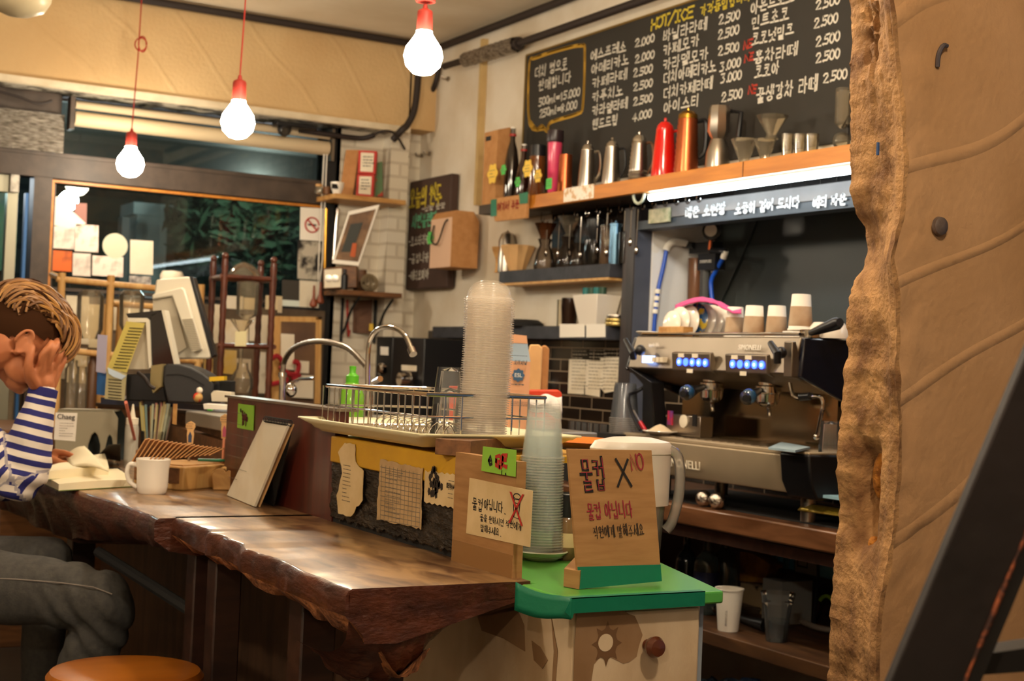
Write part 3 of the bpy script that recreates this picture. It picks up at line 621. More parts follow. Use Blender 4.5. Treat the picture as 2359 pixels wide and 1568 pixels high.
# security camera
c = at(655, 298, y=6.56); t = thing('security_camera', 'small black dome camera mounted under the beam', 'camera', c)
MB().box((c.x - .05, c.y - .03, c.z + .012), (c.x + .16, c.y + .04, c.z + .035)).build('mount', M_black, t, bevel=.005)
MB().ball(c, .034, 18).build('body', M_black, t); MB().cyl(c + Vector((-.005, -.025, -.01)), c + Vector((-.012, -.045, -.018)), .018).build('lens', mat('lens', '9a8f80', .1, .9), t)
# vertical batten and little wall hooks
p = at(1114, 90, x=3.18); q = at(1112, 470, x=3.18)
tag(MB().box((3.17, p.y - .012, q.z), (3.2, p.y + .012, p.z)).build('wall_batten', mat('batten', 'c9ac78', .7, col2='b89a66', nscale=8)), 'vertical pale wooden batten on the wall left of the menu board', 'batten')
for i, (px, py) in enumerate([(972, 358), (990, 354), (1032, 182)]):
    c = at(px, py, x=3.19); mb = MB().tube([c, c + Vector((-.03, 0, -.004)), c + Vector((-.036, 0, .012))], .005, 8); mb.cyl(c, c + Vector((-.004, 0, 0)), .012)
    tag(mb.build('wall_peg', M_steel), ['left small metal peg above the small chalkboard', 'right small metal peg above the small chalkboard', 'metal peg in the wall beside the nearest bulb'][i], 'peg')
# ------------------------------------------------------------------ the big chalk menu
X = 3.185; FB = lambda px, py, x=X, up=(0, 0, 1): frame(at(px, py, x=x), (0, -1, 0), up)
a = at(1213, 128, x=X); bz = at(1210, 318, x=X).z
menu = thing('menu_board', 'large black chalk menu board with prices above the wooden shelf', 'menu board', (X, a.y, bz))
yr = at(1963, 100, x=X).y - .6
MB().box((X, yr, bz - .25), (3.2, a.y, a.z)).build('panel', M_board, menu)
mb = MB(); mb.box((X - .004, yr, a.z - .004), (X + .004, a.y, a.z + .004)); mb.box((X - .004, a.y - .004, bz - .25), (X + .004, a.y + .004, a.z)); mb.build('edge_trim', mat('brass_edge', '8a6f3a', .5, .5), menu)
rows1 = [('에스프레소', '2.000', 1360, 142, 1462, 110), ('아메리카노', '2.000', 1362, 172, 1462, 146), ('카페라떼', '2.500', 1364, 204, 1458, 178), ('카푸치노', '2.500', 1364, 236, 1458, 210), ('카라멜라떼', '2.500', 1364, 268, 1458, 244), ('핸드드립', '4.000', 1364, 300, 1456, 280)]
rows2 = [('바닐라라떼', '2.500', 1527, 97, 1655, 58), ('카페모카', '2.500', 1527, 130, 1653, 92), ('카라멜모카', '2.500', 1527, 163, 1653, 130), ('더치아메리카노', '3.000', 1528, 195, 1657, 165), ('더치카페라떼', '3.000', 1528, 230, 1659, 193), ('아이스티', '2.500', 1528, 262, 1661, 235)]
rows3 = [('아몬드초코', '2.500', 1729, 34, 1878, 24), ('민트초코', '2.500', 1731, 69, 1874, 66), ('코코넛밀크', '2.500', 1731, 107, 1878, 108), ('홍차라떼', '2.500', 1736, 150, 1878, 146), ('코코아', '', 1738, 182, 0, 0), ('꿀생강차 라떼', '2.500', 1742, 238, 1895, 192)]
def fit(mb, text, px, py, px2, hpx, x, w, seed=1, slant=.06, jit=.03, up=(0, 0, 1)):
    a = at(px, py, x=x); b = at(px2, py, x=x); tot = sum(glyph(c)[1] for c in text) or 1
    size = hpx * mpp(a); write(mb, text, frame(a, (0, -1, 0), up), size, w, slant, jit, wid=(a.y - b.y) / tot / size, seed=seed, lift=.001)
mb = MB(); k = 0
ends = [[1443, 1449, 1445, 1436, 1446, 1424], [1629, 1612, 1632, 1650, 1642, 1612], [1830, 1818, 1829, 1838, 1796, 1884]]
for ci, R_ in enumerate((rows1, rows2, rows3)):
    for ri, (nm, pr, px, py, qx, qy) in enumerate(R_):
        k += 1; fit(mb, nm, px, py, ends[ci][ri], (23, 26, 28)[ci] if (ci, ri) != (2, 5) else 34, X, .0062, seed=k)
        if pr: fit(mb, pr, qx, qy, qx + (44, 48, 55)[ci], (18, 21, 22)[ci], X, .0062, seed=k + 40)
mb.build('chalk_writing', M_chalk, menu)
mb = MB(); fit(mb, 'HOT/ICE', 1498, 70, 1594, 24, X, .0085); fit(mb, '가격동일합니다', 1612, 38, 1730, 24, X, .006); mb.build('heading', M_chalky, menu)
mb = MB()
for i, (px, py) in enumerate([(1712, 112), (1715, 142), (1722, 218)]): fit(mb, 'NEW', px, py, px + 28, 18, X, .008, seed=i, jit=.1, up=(0, .35, 1))
mb.build('red_notes', M_chalkr, menu)
mb = MB(); pts = [(1255, 296), (1220, 285), (1219, 150), (1235, 133), (1300, 112), (1340, 105), (1347, 118), (1343, 240), (1330, 262), (1268, 282), (1262, 303), (1248, 290), (1236, 298), (1222, 280)]
pp = smooth_path([at(x, y, x=X - .0012) for x, y in pts], 4); old = None
for w_, off in ((.016, 0), (.006, .012)):
    for i in range(len(pp) - 1):
        t_ = (pp[i + 1] - pp[i]); 
        if t_.length < 1e-6: continue
        t_.normalize(); n_ = Vector((0, -t_.z, t_.y)) * w_ * .5; o_ = Vector((0, 0, off * .3))
        mb.add([pp[i] - n_ + o_, pp[i + 1] - n_ + o_, pp[i + 1] + n_ + o_, pp[i] + n_ + o_], [(0, 1, 2, 3)])
mb.build('speech_bubble', M_chalko, menu)
mb = MB()
for i, (tx, px, py, p2, hp) in enumerate([('더치 병으로', 1232, 182, 1307, 26), ('판매합니다', 1240, 211, 1316, 24), ('500ml=15.000', 1240, 245, 1334, 18), ('250ml=8.000', 1242, 271, 1328, 18)]): fit(mb, tx, px, py, p2, hp, X, .0058, seed=i)
mb.build('bubble_writing', M_chalk, menu)
# ------------------------------------------------------------------ small brown chalkboard
a = at(932, 421, x=3.15); b_ = at(1040, 402, x=3.15); zb = at(925, 668, x=3.15).z
t = thing('small_chalkboard', 'small brown chalkboard with coloured writing on the wall by the corner', 'chalkboard', (3.17, (a.y + b_.y) / 2, zb))
MB().box((3.15, b_.y, zb), (3.195, a.y, a.z)).build('panel', M_bbrown, t, bevel=.008)
G = lambda px, py: frame(at(px, py, x=3.149), (0, -1, 0))
mb = MB(); fit(mb, '오늘의 원두', 943, 480, 1017, 44, 3.149, .014); mb.build('yellow_writing', M_chalky, t)
mb = MB(); fit(mb, '시연블렌딩', 949, 527, 1006, 30, 3.149, .009); mb.build('green_writing', M_chalkg, t)
mb = MB()
for i, (tx, px, py) in enumerate([('-신맛 단맛', 970, 488), ('-코스타리카', 940, 568), ('-공정니카', 940, 608), ('-에티오피아', 940, 646)]): fit(mb, tx, px, py, px + (56 if i == 0 else 48), 12 if i == 0 else 22, 3.149, .0055, seed=i)
mb.build('chalk_writing', M_chalk, t)
# ------------------------------------------------------------------ gift bag hung beside it
c0 = at(998, 612, x=3.0); y1 = at(1045, 560, x=3.04).y; t = thing('paper_gift_bag', 'brown kraft gift box bag hanging on the wall over the small chalkboard', 'gift bag', (3.1, y1 + .1, 1.56))
zb = at(1045, 614, x=3.04).z; zt = at(1045, 500, x=3.04).z; x0, x1 = 3.03, 3.17; ya, yb = y1, y1 + .22
mb = MB(); mb.use(M_kraft); mb.prism([(x0, ya, zb), (x1, ya, zb), (x1, ya, zt - .01), (x1 - .02, ya + .02, zt + .035), (x0 + .03, ya + .02, zt + .035), (x0, ya, zt)], (0, yb - ya, 0))
mb.build('body', M_kraft, t); MB().box((x0 - .002, ya + .004, zb), (x0, yb, zt)).build('front_panel', mat('pale_card', 'd4b095', .8), t)
MB().tube(smooth_path([(x0 - .006, yb - .04, zt - .03), (x0 - .02, yb - .045, zt - .10), (x0 - .02, ya + .11, zt - .12), (x0 - .012, ya + .06, zt - .03), (x0 - .005, ya + .04, zt - .01)]), .004, 8).build('handle', M_ink, t)
def note(px, py, r, x, m, lab, shape='flower', group=None, text=None):
    c = at(px, py, x=x); n = 36; pts = []
    for i in range(n):
        w = 2 * pi * i / n; rr = r * (1 + (.13 * cos(6 * w) if shape == 'flower' else 0))
        if shape == 'square': rr = r / max(abs(cos(w)), abs(sin(w))) * .85
        pts.append(c + Vector((0, cos(w) * rr, sin(w) * rr)))
    t = thing('paper_note', lab, 'note', c - Vector((0, 0, r)), 0, group)
    MB().prism(pts, (-.0015, 0, 0)).build('paper', m, t)
    mb = MB(); scribble(mb, frame(c + Vector((-.0016, r * .6, -r * .5)), (0, -1, 0)), r * 1.2, r, 3, .008, .003, seed=int(px), lift=.0006); mb.build('writing', M_inkg, t)
M_ny = mat('yellow_note', 'ecc554', .8); M_ng = mat('green_note', '55c05a', .8)
note(991, 548, .03, 3.02, M_ng, 'green paper note stuck to the hanging kraft gift bag')
# ------------------------------------------------------------------ wooden wall shelf
zt, zb_ = 1.814, 1.762; yl = at(1216, 452, x=2.95).y
t = thing('wall_shelf', 'long honey coloured wooden shelf under the chalk menu', 'shelf', (3.07, 3.6, zb_))
MB().box((2.95, 2.14, zb_), (2.975, yl, zt + .002)).build('front_board', M_shelf, t, bevel=.002)
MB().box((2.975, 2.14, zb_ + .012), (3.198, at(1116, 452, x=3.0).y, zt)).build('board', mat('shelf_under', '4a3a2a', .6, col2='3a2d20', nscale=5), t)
MB().box((2.948, at(1712, 380, x=2.95).y - .002, zb_), (2.95, at(1712, 380, x=2.95).y + .001, zt)).build('joint', M_walnut, t)
# tube lamp under it
ya, yb = at(1500, 440, x=3.0).y, 2.2
t = thing('tube_light', 'cool white tube light fixed under the wooden shelf', 'tube light', (2.99, 3.3, 1.70), 0)
MB().box((2.98, yb, 1.755), (3.01, ya, 1.762)).build('housing', M_paperw, t); MB().cyl((2.985, yb + .02, 1.744), (2.985, ya - .02, 1.744), .0115, n=14).build('tube', M_tube, t)
# coiled pale cable end under the shelf
c = at(1472, 447, x=2.97); mb = MB().tube(arc(c, (0, -1, 0), (0, 0, 1), .034, 180, 360, 14), .0055, 8); tag(mb.build('cable_loop', mat('pale_cable', 'b9c0ae', .5)), 'pale cable looping below the wooden shelf', 'cable')
# row of hooks with spoons below the shelf
for i in range(15):
    px = 1248 + i * 25.5; c = at(px, 478 - i * 1.2, x=3.12); t = thing('cup_hook', 'small brass cup hook in the row under the wooden shelf', 'hook', (c.x, c.y, 1.72), 0, 'row of hooks under the wooden shelf')
    MB().tube([(c.x, c.y, 1.774), (c.x, c.y, 1.745)] + arc((c.x, c.y - .012, 1.745), (0, 1, 0), (0, 0, 1), .012, 0, -200, 8), .0022, 6).build('hook', M_chrome, t)
rn = random.Random(5)
for i, px in enumerate([1262, 1290, 1315, 1340, 1378, 1400, 1440, 1455, 1470]):
    c = at(px, 500, x=3.12); l = rn.uniform(.08, .15); t = thing('hanging_spoon', 'metal spoon hanging from the hook row against the dark tiles', 'spoon', (c.x, c.y, 1.735 - l), 0, 'spoons hanging under the wooden shelf')
    MB().tube([(c.x, c.y, 1.735), (c.x, c.y + .003, 1.735 - l)], [.003, .0022], 6).build('handle', M_chrome, t)
    MB().ball((c.x, c.y + .003, 1.735 - l - .012), .016, 10, (.35, .8, 1.1)).build('bowl', M_chrome, t)
# lit lintel sign over the hatch
za, zb2 = 1.692, 1.741
t = thing('hatch_sign', 'long grey chalk sign with white writing over the hatch', 'sign', (3.13, 3.5, za))
MB().box((3.125, 2.12, za), (3.15, at(1505, 500, x=3.125).y, zb2)).build('panel', mat('sign_grey', '8c8684', .6, col2='7c7674', nscale=6), t)
mb = MB()
for tx, px, py in (('매운 소원방', 1578, 503), ('소중히 걸어 드시다', 1693, 494), ('에티 파운', 1872, 479)): fit(mb, tx, px, py, {1578: 1672, 1693: 1842, 1872: 1950}[px], 24, 3.124, .007, seed=px)
mb.build('chalk_writing', mat('bright_chalk', 'f4f6f8', .9), t)
MB().box((3.13, 2.12, za - .035), (3.2, HY1 + .07, za - .002)).build('lower_rail', mat('slate_rail', '3d444c', .5), t)
c = at(1500, 515, x=3.12); t = thing('photo_card', 'small pale photo card at the left end of the hatch sign', 'card', (3.12, c.y, c.z)); MB().box((3.114, at(1545, 500, x=3.12).y, c.z), (3.121, at(1497, 500, x=3.12).y, at(1500, 483, x=3.12).z)).build('card', mat('card_print', 'd9cfae', .6, col2='8f946c', nscale=25), t)
# frame post of the hatch
mb = MB(); mb.box((3.12, HY1, .75), (3.2, HY1 + .075, 1.745)); t = tag(mb.build('hatch_post', mat('post_wood', '3b3230', .45, col2='2c2626', nscale=6, nstretch=(6, 6, 1))), 'dark wooden post at the left side of the hatch', 'post')
LOC['hatch_post'] = LOC[t.name]; MB().box((3.124, HY1 - .003, .76), (3.198, HY1, 1.66)).build('inner_face', mat('post_lit_side', '5a5e6c', .5, col2='4c505c', nscale=5), t)  # lit side of the dark post, its light put into a paler slate colour
c = at(1510, 573, y=HY1 - .004); tag(MB().lathe(c, [(.017, 0), (.017, .003), (0, .0035)], 24, axis=(0, -1, 0)).build('round_sticker', M_paperw), 'round white sticker on the dark hatch post', 'sticker')
# ------------------------------------------------------------------ the bar: two thick live-edge slabs
BT = .75
bar = thing('wooden_bar', 'dark live edge wooden bar made of two thick slabs', 'bar', (1.05, 3.1, 0))
KB = lambda y: min(1, .3 + max(0, y - 2.12) * 1.4)
def slab(name, FE, xb, T, bark, seed):
    """FE: [(y, x)] of the front edge; T(y) thickness; slabs run along y"""
    ys = [p[0] for p in FE]; n = 120; mb = MB(); secs = []
    for i in range(n + 1):
        y = ys[0] + (ys[-1] - ys[0]) * i / n
        for (a, p), (b2, q) in zip(FE, FE[1:]):
            if a <= y <= b2: xf = p + (q - p) * (y - a) / (b2 - a)
        t = T(y); nz = lambda f, k: noise.noise(Vector((y * f, k * 3.1, seed)))
        xf += .004 * nz(14, 0)
        secs.append([(xb, y, BT), (xf + .008, y, BT), (xf + .001, y, BT - .004), (xf - .003, y, BT - .012), (xf - .002 + .006 * nz(9, 1), y, BT - .045 - .012 * nz(6, 2)),
                     (xf + .025 + .02 * nz(12, 3), y, BT - .06 - .4 * (t - .06) + .008 * nz(20, 4)), (xf + .045 + .03 * nz(14, 5), y, BT - t * .9 + .012 * nz(16, 6)),
                     (xf + .09 + .02 * nz(9, 7), y, BT - t), (xb, y, BT - t * KB(y))])
    k = len(secs[0])
    for m in (M_bar, M_bark, bark): mb.use(m)
    vs = [p for s in secs for p in s]
    for i in range(n):
        for j in range(k):
            j2 = (j + 1) % k
            mb.mi.append(0 if j in (0,) else (1 if j < 4 else (2 if j < 6 else 1))); mb.smooth.append(True); mb.f.append([i * k + j, i * k + j2, (i + 1) * k + j2, (i + 1) * k + j])
    mb.v = [Vector(v) for v in vs]
    mb.f += [list(range(k)), list(range(n * k, n * k + k))]; mb.mi += [1, 1]; mb.smooth += [False, False]
    return mb.build(name, None, bar, sharp=50)
# near slab; its near end drops in a belly
FEb = [(2.118, .921), (2.292, .918), (2.45, .93), (2.56, .922), (2.60, .914), (2.68, .935), (2.80, .938), (2.861, .928), (2.90, .945), (3.139, .93)]
slab('near_slab', FEb, 1.262, lambda y: .075 + .02 * math.exp(-((y - 2.2) / .2) ** 2), M_bark2, 1)
mb = MB()
def belly(u, v):                                   # end grain belly under the near end
    x = .926 + (1.262 - .926) * u; d = (.035 + .10 * math.exp(-((u - .30) / .22) ** 2) * (1 + .2 * noise.noise(Vector((u * 20, 0, 2)))) + .055 * (1 - u)) * (1 - u ** 4 * .7)
    a = pi * .5 * v
    return Vector((x + .012 * v, 2.114 + .004 * noise.noise(Vector((u * 30, v * 9, 3))) + .22 * (v ** 3) + .03 * v, BT - .004 - d * sin(a) - .02 * (v > 0)))
mb.grid(belly, 60, 16); mb.build('end_face', M_bark, bar)
mb = MB(); mb.grid(lambda u, v: Vector((.99 + .09 * u, 2.125 + .10 * v + .012 * noise.noise(Vector((u * 9, v * 9, 1))), BT - .105 - .045 * sin(pi * u) * (1 - v * .2) - .03 * v)), 24, 14); mb.build('bark_lump', M_bark2, bar)
FEa = [(3.113, .895), (3.3, .893), (3.45, .887), (3.60, .872), (3.728, .864), (3.9, .855), (4.11, .846), (4.5, .83), (5.2, .80)]
slab('far_slab', FEa, 1.33, lambda y: .085 + .085 * min(1, max(0, (y - 3.3) / .7)), M_bark, 5)
mb = MB(); mb.box((.99, 2.98, 0), (1.05, 3.04, BT - .08)); mb.build('leg', M_wdark, bar, bevel=.004)
MB().box((.99, 3.13, 0), (1.05, 3.19, BT - .08)).build('leg', M_wdark, bar, bevel=.004)
MB().box((1.0, 2.50, 0), (1.07, 2.57, BT - .08)).build('leg', M_wdark, bar, bevel=.004)
MB().box((1.0, 2.20, 0), (1.07, 2.27, BT - .09)).build('leg', M_wdark, bar, bevel=.004)
MB().box((1.0, 4.35, 0), (1.07, 4.42, BT - .09)).build('leg', M_wdark, bar, bevel=.004)
MB().box((1.06, 2.57, .30), (1.10, 2.98, .38)).build('brace', M_wdark, bar)
MB().tube([(.93, 3.75, BT - .16), (1.02, 3.17, .52)], .014, 8).build('brace', M_blackm, bar)
MB().box((1.30, 2.76, 0), (1.33, 5.2, BT - .02)).build('back_panel', mat('bar_back', '5a3d29', .6, col2='3f2a1c', nscale=4, nstretch=(1, 6, 1), kind='wood'), bar)
# divider boards standing on the bar
t = thing('bar_divider', 'reddish brown wooden divider board standing on the bar', 'divider', (1.27, 3.4, BT))
MB().box((1.262, 2.995, BT), (1.29, 3.765, .998)).build('board', M_red, t); MB().box((1.255, 2.985, .998), (1.31, 3.77, 1.004)).build('steel_cap', M_steel, t)
MB().box((1.258, 2.995, BT), (1.262, 3.02, .998)).build('corner_strip', mat('strip_red', '4a1a12', .4), t)
c = at(566, 960, x=1.26); t = thing('cow_card', 'lime green card with a dark cow stuck on the brown divider', 'card', (1.26, c.y, c.z - .03))
a = at(548, 985, x=1.26); b_ = at(586, 934, x=1.26); MB().box((1.258, b_.y, a.z), (1.2605, a.y, b_.z)).build('card', M_lime, t)
def cowshape(mb, M, s):
    old = mb.M; mb.M = M
    for x0, y0, x1, y1 in ((.1, .35, .8, .7), (.12, .05, .25, .4), (.62, .05, .74, .4), (.3, .1, .42, .4), (.72, .3, .98, .55), (.02, .55, .22, .85), (.4, .62, .5, .8)): mb.add([(x0 * s, y0 * s, .0008), (x1 * s, y0 * s, .0008), (x1 * s, y1 * s, .0008), (x0 * s, y1 * s, .0008)], [(0, 1, 2, 3)])
    mb.M = old
mb = MB(); cowshape(mb, frame(at(556, 982, x=1.257), (0, -1, 0)), .05); mb.build('cow_print', mat('cow_print', '4a1410', .8), t)
mb = MB(); write(mb, 'Ben', frame(at(550, 947, x=1.257), (0, -1, 0)), .014, .004, lift=.0008); mb.build('writing', M_ink, t)
# plastic covered front with pasted papers
t = thing('paper_covered_front', 'black plastic covered front above the bar with a yellow top edge', 'counter front', (1.27, 2.7, BT))
M_bag = mat('black_film', '2b2520', .32, col2='4a4036', nscale=9, nstretch=(1, 2, 6), ramp=(.45, .7), bump=1, bscale=22, bdist=.02)
mb = MB(); mb.grid(lambda u, v: Vector((1.255 + .006 * noise.noise(Vector((u * 14, v * 8, 0))), 2.37 + u * .625, .762 + .012 * noise.noise(Vector((u * 40, 0, 0))) * (1 - v) + v * .135)), 90, 24); mb.build('black_film', M_bag, t, solid=.002)
MB().box((1.262, 2.37, BT), (1.29, 2.995, .93)).build('board', M_blackm, t)
MB().box((1.248, 2.37, .885), (1.262, 2.995, .943)).build('yellow_edge', mat('yellow_foam', 'd2a021', .5, col2='b98a1c', nscale=5), t, bevel=.003)
MB().box((1.262, 2.40, .93), (1.62, 2.995, .943)).build('yellow_top', mat('yellow_foam', 'd2a021'), t)
def sheet(name, lab, cat, px, py, m, x=1.246, marks=None, th=.0012, curl=.0, parent=None, group=None, jag=0):
    """a sheet pasted on the x plane: outline given as photo corners on that plane"""
    P = [at(a, b, x=x) for a, b in zip(px, py)]; c = sum(P, Vector()) / len(P)
    t = thing(name, lab, cat, (x, c.y, min(p.z for p in P)), 0, group)
    if jag:
        Q = []; rn = random.Random(len(lab))
        for i, p in enumerate(P):
            q = P[(i + 1) % len(P)]; k = max(1, int((q - p).length / jag))
            for j in range(k): Q.append(p.lerp(q, j / k) + Vector((0, rn.uniform(-1, 1) * jag * .22, rn.uniform(-1, 1) * jag * .22)))
        P = Q
    MB().prism(P, (-th, 0, 0)).build('paper', m, t)
    if marks:
        mb = MB(); marks(mb, lambda a, b: frame(at(a, b, x=x - th), (0, -1, 0))); mb.build('print', M_inkg if name != 'label' else M_ink, t)
    return t
M_old = mat('old_paper', 'b99a70', .85, col2='a5865c', nscale=20); M_old2 = mat('cream_card', 'd3b98c', .85, col2='c4a878', nscale=14)
sheet('torn_paper', 'torn crumpled paper scrap leftmost on the black covered front', 'paper', [795, 818, 820, 838, 836, 808, 798, 780, 777, 790, 780], [1020, 1022, 1062, 1088, 1150, 1190, 1186, 1180, 1140, 1090, 1040], M_old2, marks=lambda mb, G: scribble(mb, G(788, 1155), .045, .085, 10, .004, .0014, 1), jag=.012)
sheet('drawing_sheet', 'brown sheet with a dense line drawing on the black covered front', 'drawing', [877, 975, 970, 868], [1058, 1078, 1218, 1196], M_old, marks=lambda mb, G: ([mb.tube([G(880 + k * 9, 1070 + k * 2).translation, G(876 + k * 9, 1195 + k * 2).translation], .0006, 4) for k in range(11)], [mb.tube([G(876, 1075 + k * 11).translation, G(968, 1093 + k * 11).translation], .0006, 4) for k in range(12)], scribble(mb, G(885, 1190), .085, .10, 12, .006, .0015, 4)), jag=.01)
t = sheet('coffee_card', 'cream card with zigzag edges and a dark figure marked Kenya', 'card', [980 + i * (1063 - 980) / 13 for i in range(14)] + [1058 - i * (1058 - 978) / 13 for i in range(14)], [1083 + (1092 - 1083) * i / 13 + (4 if i % 2 else 0) for i in range(14)] + [1174 - (1174 - 1158) * i / 13 - (4 if i % 2 else 0) for i in range(14)], M_old2, marks=lambda mb, G: scribble(mb, G(1032, 1150), .022, .04, 5, .004, .0012, 8))
mb = MB(); write(mb, 'KENYA AA', frame(at(1029, 1122, x=1.2445), (0, -1, 0)), .0085, .0018, wid=.62, lift=.0006); mb.build('title', M_ink, t)
mb = MB(); rn = random.Random(3)
for k in range(26):
    c = at(1004 + rn.gauss(0, 7), 1118 + rn.gauss(0, 17), x=1.2445); mb.prism([c + Vector((0, cos(w_) * .006, sin(w_) * .008)) for w_ in (0, 1.2, 2.4, 3.8, 5)], (-.0005, 0, 0))
mb.build('figure_print', mat('figure_ink', '2a2018', .8), t)
# cardboard panel with the no-cups drawing
t = thing('cardboard_notice', 'cardboard panel upright at the near end of the bar marked with a crossed out cup', 'sign', (1.25, 2.25, BT))
MB().box((1.243, 2.148, BT), (1.262, 2.378, .952)).build('panel', M_card, t)
MB().box((1.2425, 2.15, BT), (1.2432, 2.376, .79)).build('lower_tape', mat('brown_tape', '8a6236', .35, coat=.4), t)
MB().prism([at(a, b, x=1.2425) for a, b in ((1083, 1100), (1228, 1130), (1222, 1260), (1075, 1228))], (-.0012, 0, 0)).build('paper', M_old2, t)
mb = MB(); G = lambda a, b: frame(at(a, b, x=1.2412), (0, -1, .0))
write(mb, '물컵', G(1088, 1172), .022, .0022, wid=.85, lift=.0006, seed=2); write(mb, '아닙니다.', G(1115, 1172), .0185, .0022, wid=.85, lift=.0006, seed=3)
write(mb, '물을 원하시면 직원에게', G(1106, 1199), .0125, .0015, wid=.98, lift=.0006, seed=4); write(mb, '말해주세요.', G(1107, 1223), .0125, .0015, wid=1.0, lift=.0006, seed=5); mb.build('writing', M_ink, t)
mb = MB(); c = at(1190, 1170, x=1.241)
mb.tube([c + Vector((0, cos(a) * .012, sin(a) * .005 + .02)) for a in [2 * pi * i / 14 for i in range(15)]], .0009, 5, closed=False)
mb.tube([c + Vector((0, cos(a) * .009, sin(a) * .004 + .012)) for a in [2 * pi * i / 14 for i in range(15)]], .0008, 5)
mb.tube([c + Vector((0, .012, .02)), c + Vector((0, .008, -.016)), c + Vector((0, -.008, -.018)), c + Vector((0, -.012, .02))], .0009, 5); mb.build('cup_drawing', M_ink, t)
mb = MB()
for s_ in (1, -1): mb.quad(c + Vector((-.0008, .022 * s_ - .003, .026)), c + Vector((-.0008, .022 * s_ + .003, .026)), c + Vector((-.0008, -.022 * s_ + .003, -.028)), c + Vector((-.0008, -.022 * s_ - .003, -.028)), .0004, (-1, 0, 0))
mb.build('red_cross', M_inkr, t)
a = at(1112, 1030, x=1.235); t = thing('green_label', 'lime green label with black and red writing on top of the cardboard panel', 'label', (1.236, 2.28, .93))
mb = MB(); P = [at(a, b, x=1.238) for a, b in ((1114, 1028), (1190, 1036), (1188, 1098), (1110, 1084))]; mb.prism(P, (-.0012, 0, 0)); mb.build('card', M_lime, t)
mb = MB(); write(mb, 'Be', frame(at(1116, 1068, x=1.2366), (0, -1, 0)), .024, .006, lift=.0006, wid=.7); write(mb, 'ilo bent', frame(at(1152, 1092, x=1.2366), (0, -1, 0)), .007, .002, lift=.0006, wid=.7); mb.build('black_writing', M_ink, t)
mb = MB(); write(mb, 'ESE', frame(at(1142, 1072, x=1.2366), (0, -1, 0)), .020, .008, lift=.0006, wid=.75, jit=.12); mb.build('red_writing', M_inkr, t)
# calendar
t = thing('desk_calendar', 'spiral desk calendar leaning open on the bar', 'calendar', (1.2, 3.1, BT))
P0 = at(522, 1140, z=BT + .002); P1 = at(585, 1166, z=BT + .002); d_ = (P1 - P0); top = at(606, 966, x=1.18); topb = at(664, 975, x=1.225)
q = [P0, P1, topb, top]
MB().quad(*q, .006, (1, 0, -.2)).build('pages', M_paper, t)
sh = Vector((.012, 0, -.001)); MB().quad(*[p + sh for p in q], .004, (1, 0, -.2)).build('back_pages', M_kraftl, t)
MB().quad(P1 + Vector((.05, .0, 0)), P0 + Vector((.05, .03, 0)), top + sh, topb + sh, .002, (1, 0, .3)).build('stand', M_blackm, t)
mb = MB()
for i in range(16): c = top.lerp(topb, (i + .5) / 16); mb.tube(arc(c + Vector((.006, 0, .001)), (1, 0, 0), (0, 0, 1), .007, 0, 360, 10), .0011, 5)
mb.build('spiral', M_blackm, t)
M = frame(P0, d_, top - P0); L_ = (top - P0).length; M2 = M @ Matrix.Translation((d_.length * .1, L_ * .1, .001)); mb = MB()
nrm = M.to_3x3().col[2]
if nrm.dot(Vector((0, 0, EYE)) - P0) < 0: pass
old = mb.M; write(mb, '10', M @ Matrix.Translation((d_.length * .5, L_ * .78, .004)), .018, .0020); scribble(mb, M2, d_.length * .75, L_ * .5, 7, .0022, .0014, 6, fill=.9, lift=.004); mb.build('print', M_inkg, t)
# mug
c = at(350, 1136, z=BT); s = mpp(c); t = thing('coffee_mug', 'white ceramic coffee mug with a handle on the bar', 'mug', (c.x, c.y, BT))
h = .088; r = .0415
MB().lathe(c, [(.0, .004), (r * .80, .0), (r * .88, .004), (r * .95, .02), (r * .97, h * .7), (r * 1.06, h), (r * 1.02, h + .002), (r * .92, h * .7), (r * .9, .02), (0, .008)], 40).build('body', M_ceram, t)
hd = Vector((-.868, .495, 0)); MB().tube(smooth_path([c + hd * r * .9 + Vector((0, 0, h * .80)), c + hd * (r + .018) + Vector((0, 0, h * .82)), c + hd * (r + .025) + Vector((0, 0, h * .6)), c + hd * (r + .017) + Vector((0, 0, h * .32)), c + hd * r * .92 + Vector((0, 0, h * .16))]), .0062, 10).build('handle', M_ceram, t)
# wooden box with craft paper sleeves
A = at(422, 1130, z=BT); Bq = at(385, 1108, z=BT); Cq = at(530, 1120, z=BT)
t = thing('wooden_box', 'light wooden box with a walnut side on the bar behind the mug', 'box', (1.1, 3.6, BT))
u = (Cq - A); u.z = 0; w_ = Vector((-u.y, u.x, 0)).normalized() * .17; w_ = w_ if w_.y > 0 else -w_
H_ = .062
MB().prism([A, A + u, A + u + w_, A + w_], (0, 0, H_)).build('body', M_pine, t, bevel=.004)
MB().prism([A + Vector((-.001, 0, .018)) + w_ * .08, A + Vector((-.001, 0, .018)) + w_ * .96, A + w_ * .96 + Vector((-.001, 0, H_ - .004)), A + w_ * .08 + Vector((-.001, 0, H_ - .004))], (-.004, -.0012, 0)).build('side_panel', M_walnut, t)
MB().prism([A + u * .10 + w_ * .12 + Vector((0, 0, H_)), A + u * .92 + w_ * .12 + Vector((0, 0, H_)), A + u * .92 + w_ * .9 + Vector((0, 0, H_)), A + u * .1 + w_ * .9 + Vector((0, 0, H_))], (0, 0, .003)).build('lid', M_cut, t)
tc = A + u * .8 + w_ * .35 + Vector((0, 0, H_ + .009)); tag(MB().cyl(tc - Vector((.02, .0, 0)), tc + Vector((.06, -.02, .0)), .004).build('green_pen', mat('green_plastic', '1f6b4a', .3)), 'green pen lying on the wooden box', 'pen')
base = A + w_ * .9 + u * .0 + Vector((-.02, .02, H_ + .004))
up = Vector((-.25, 0, .97))
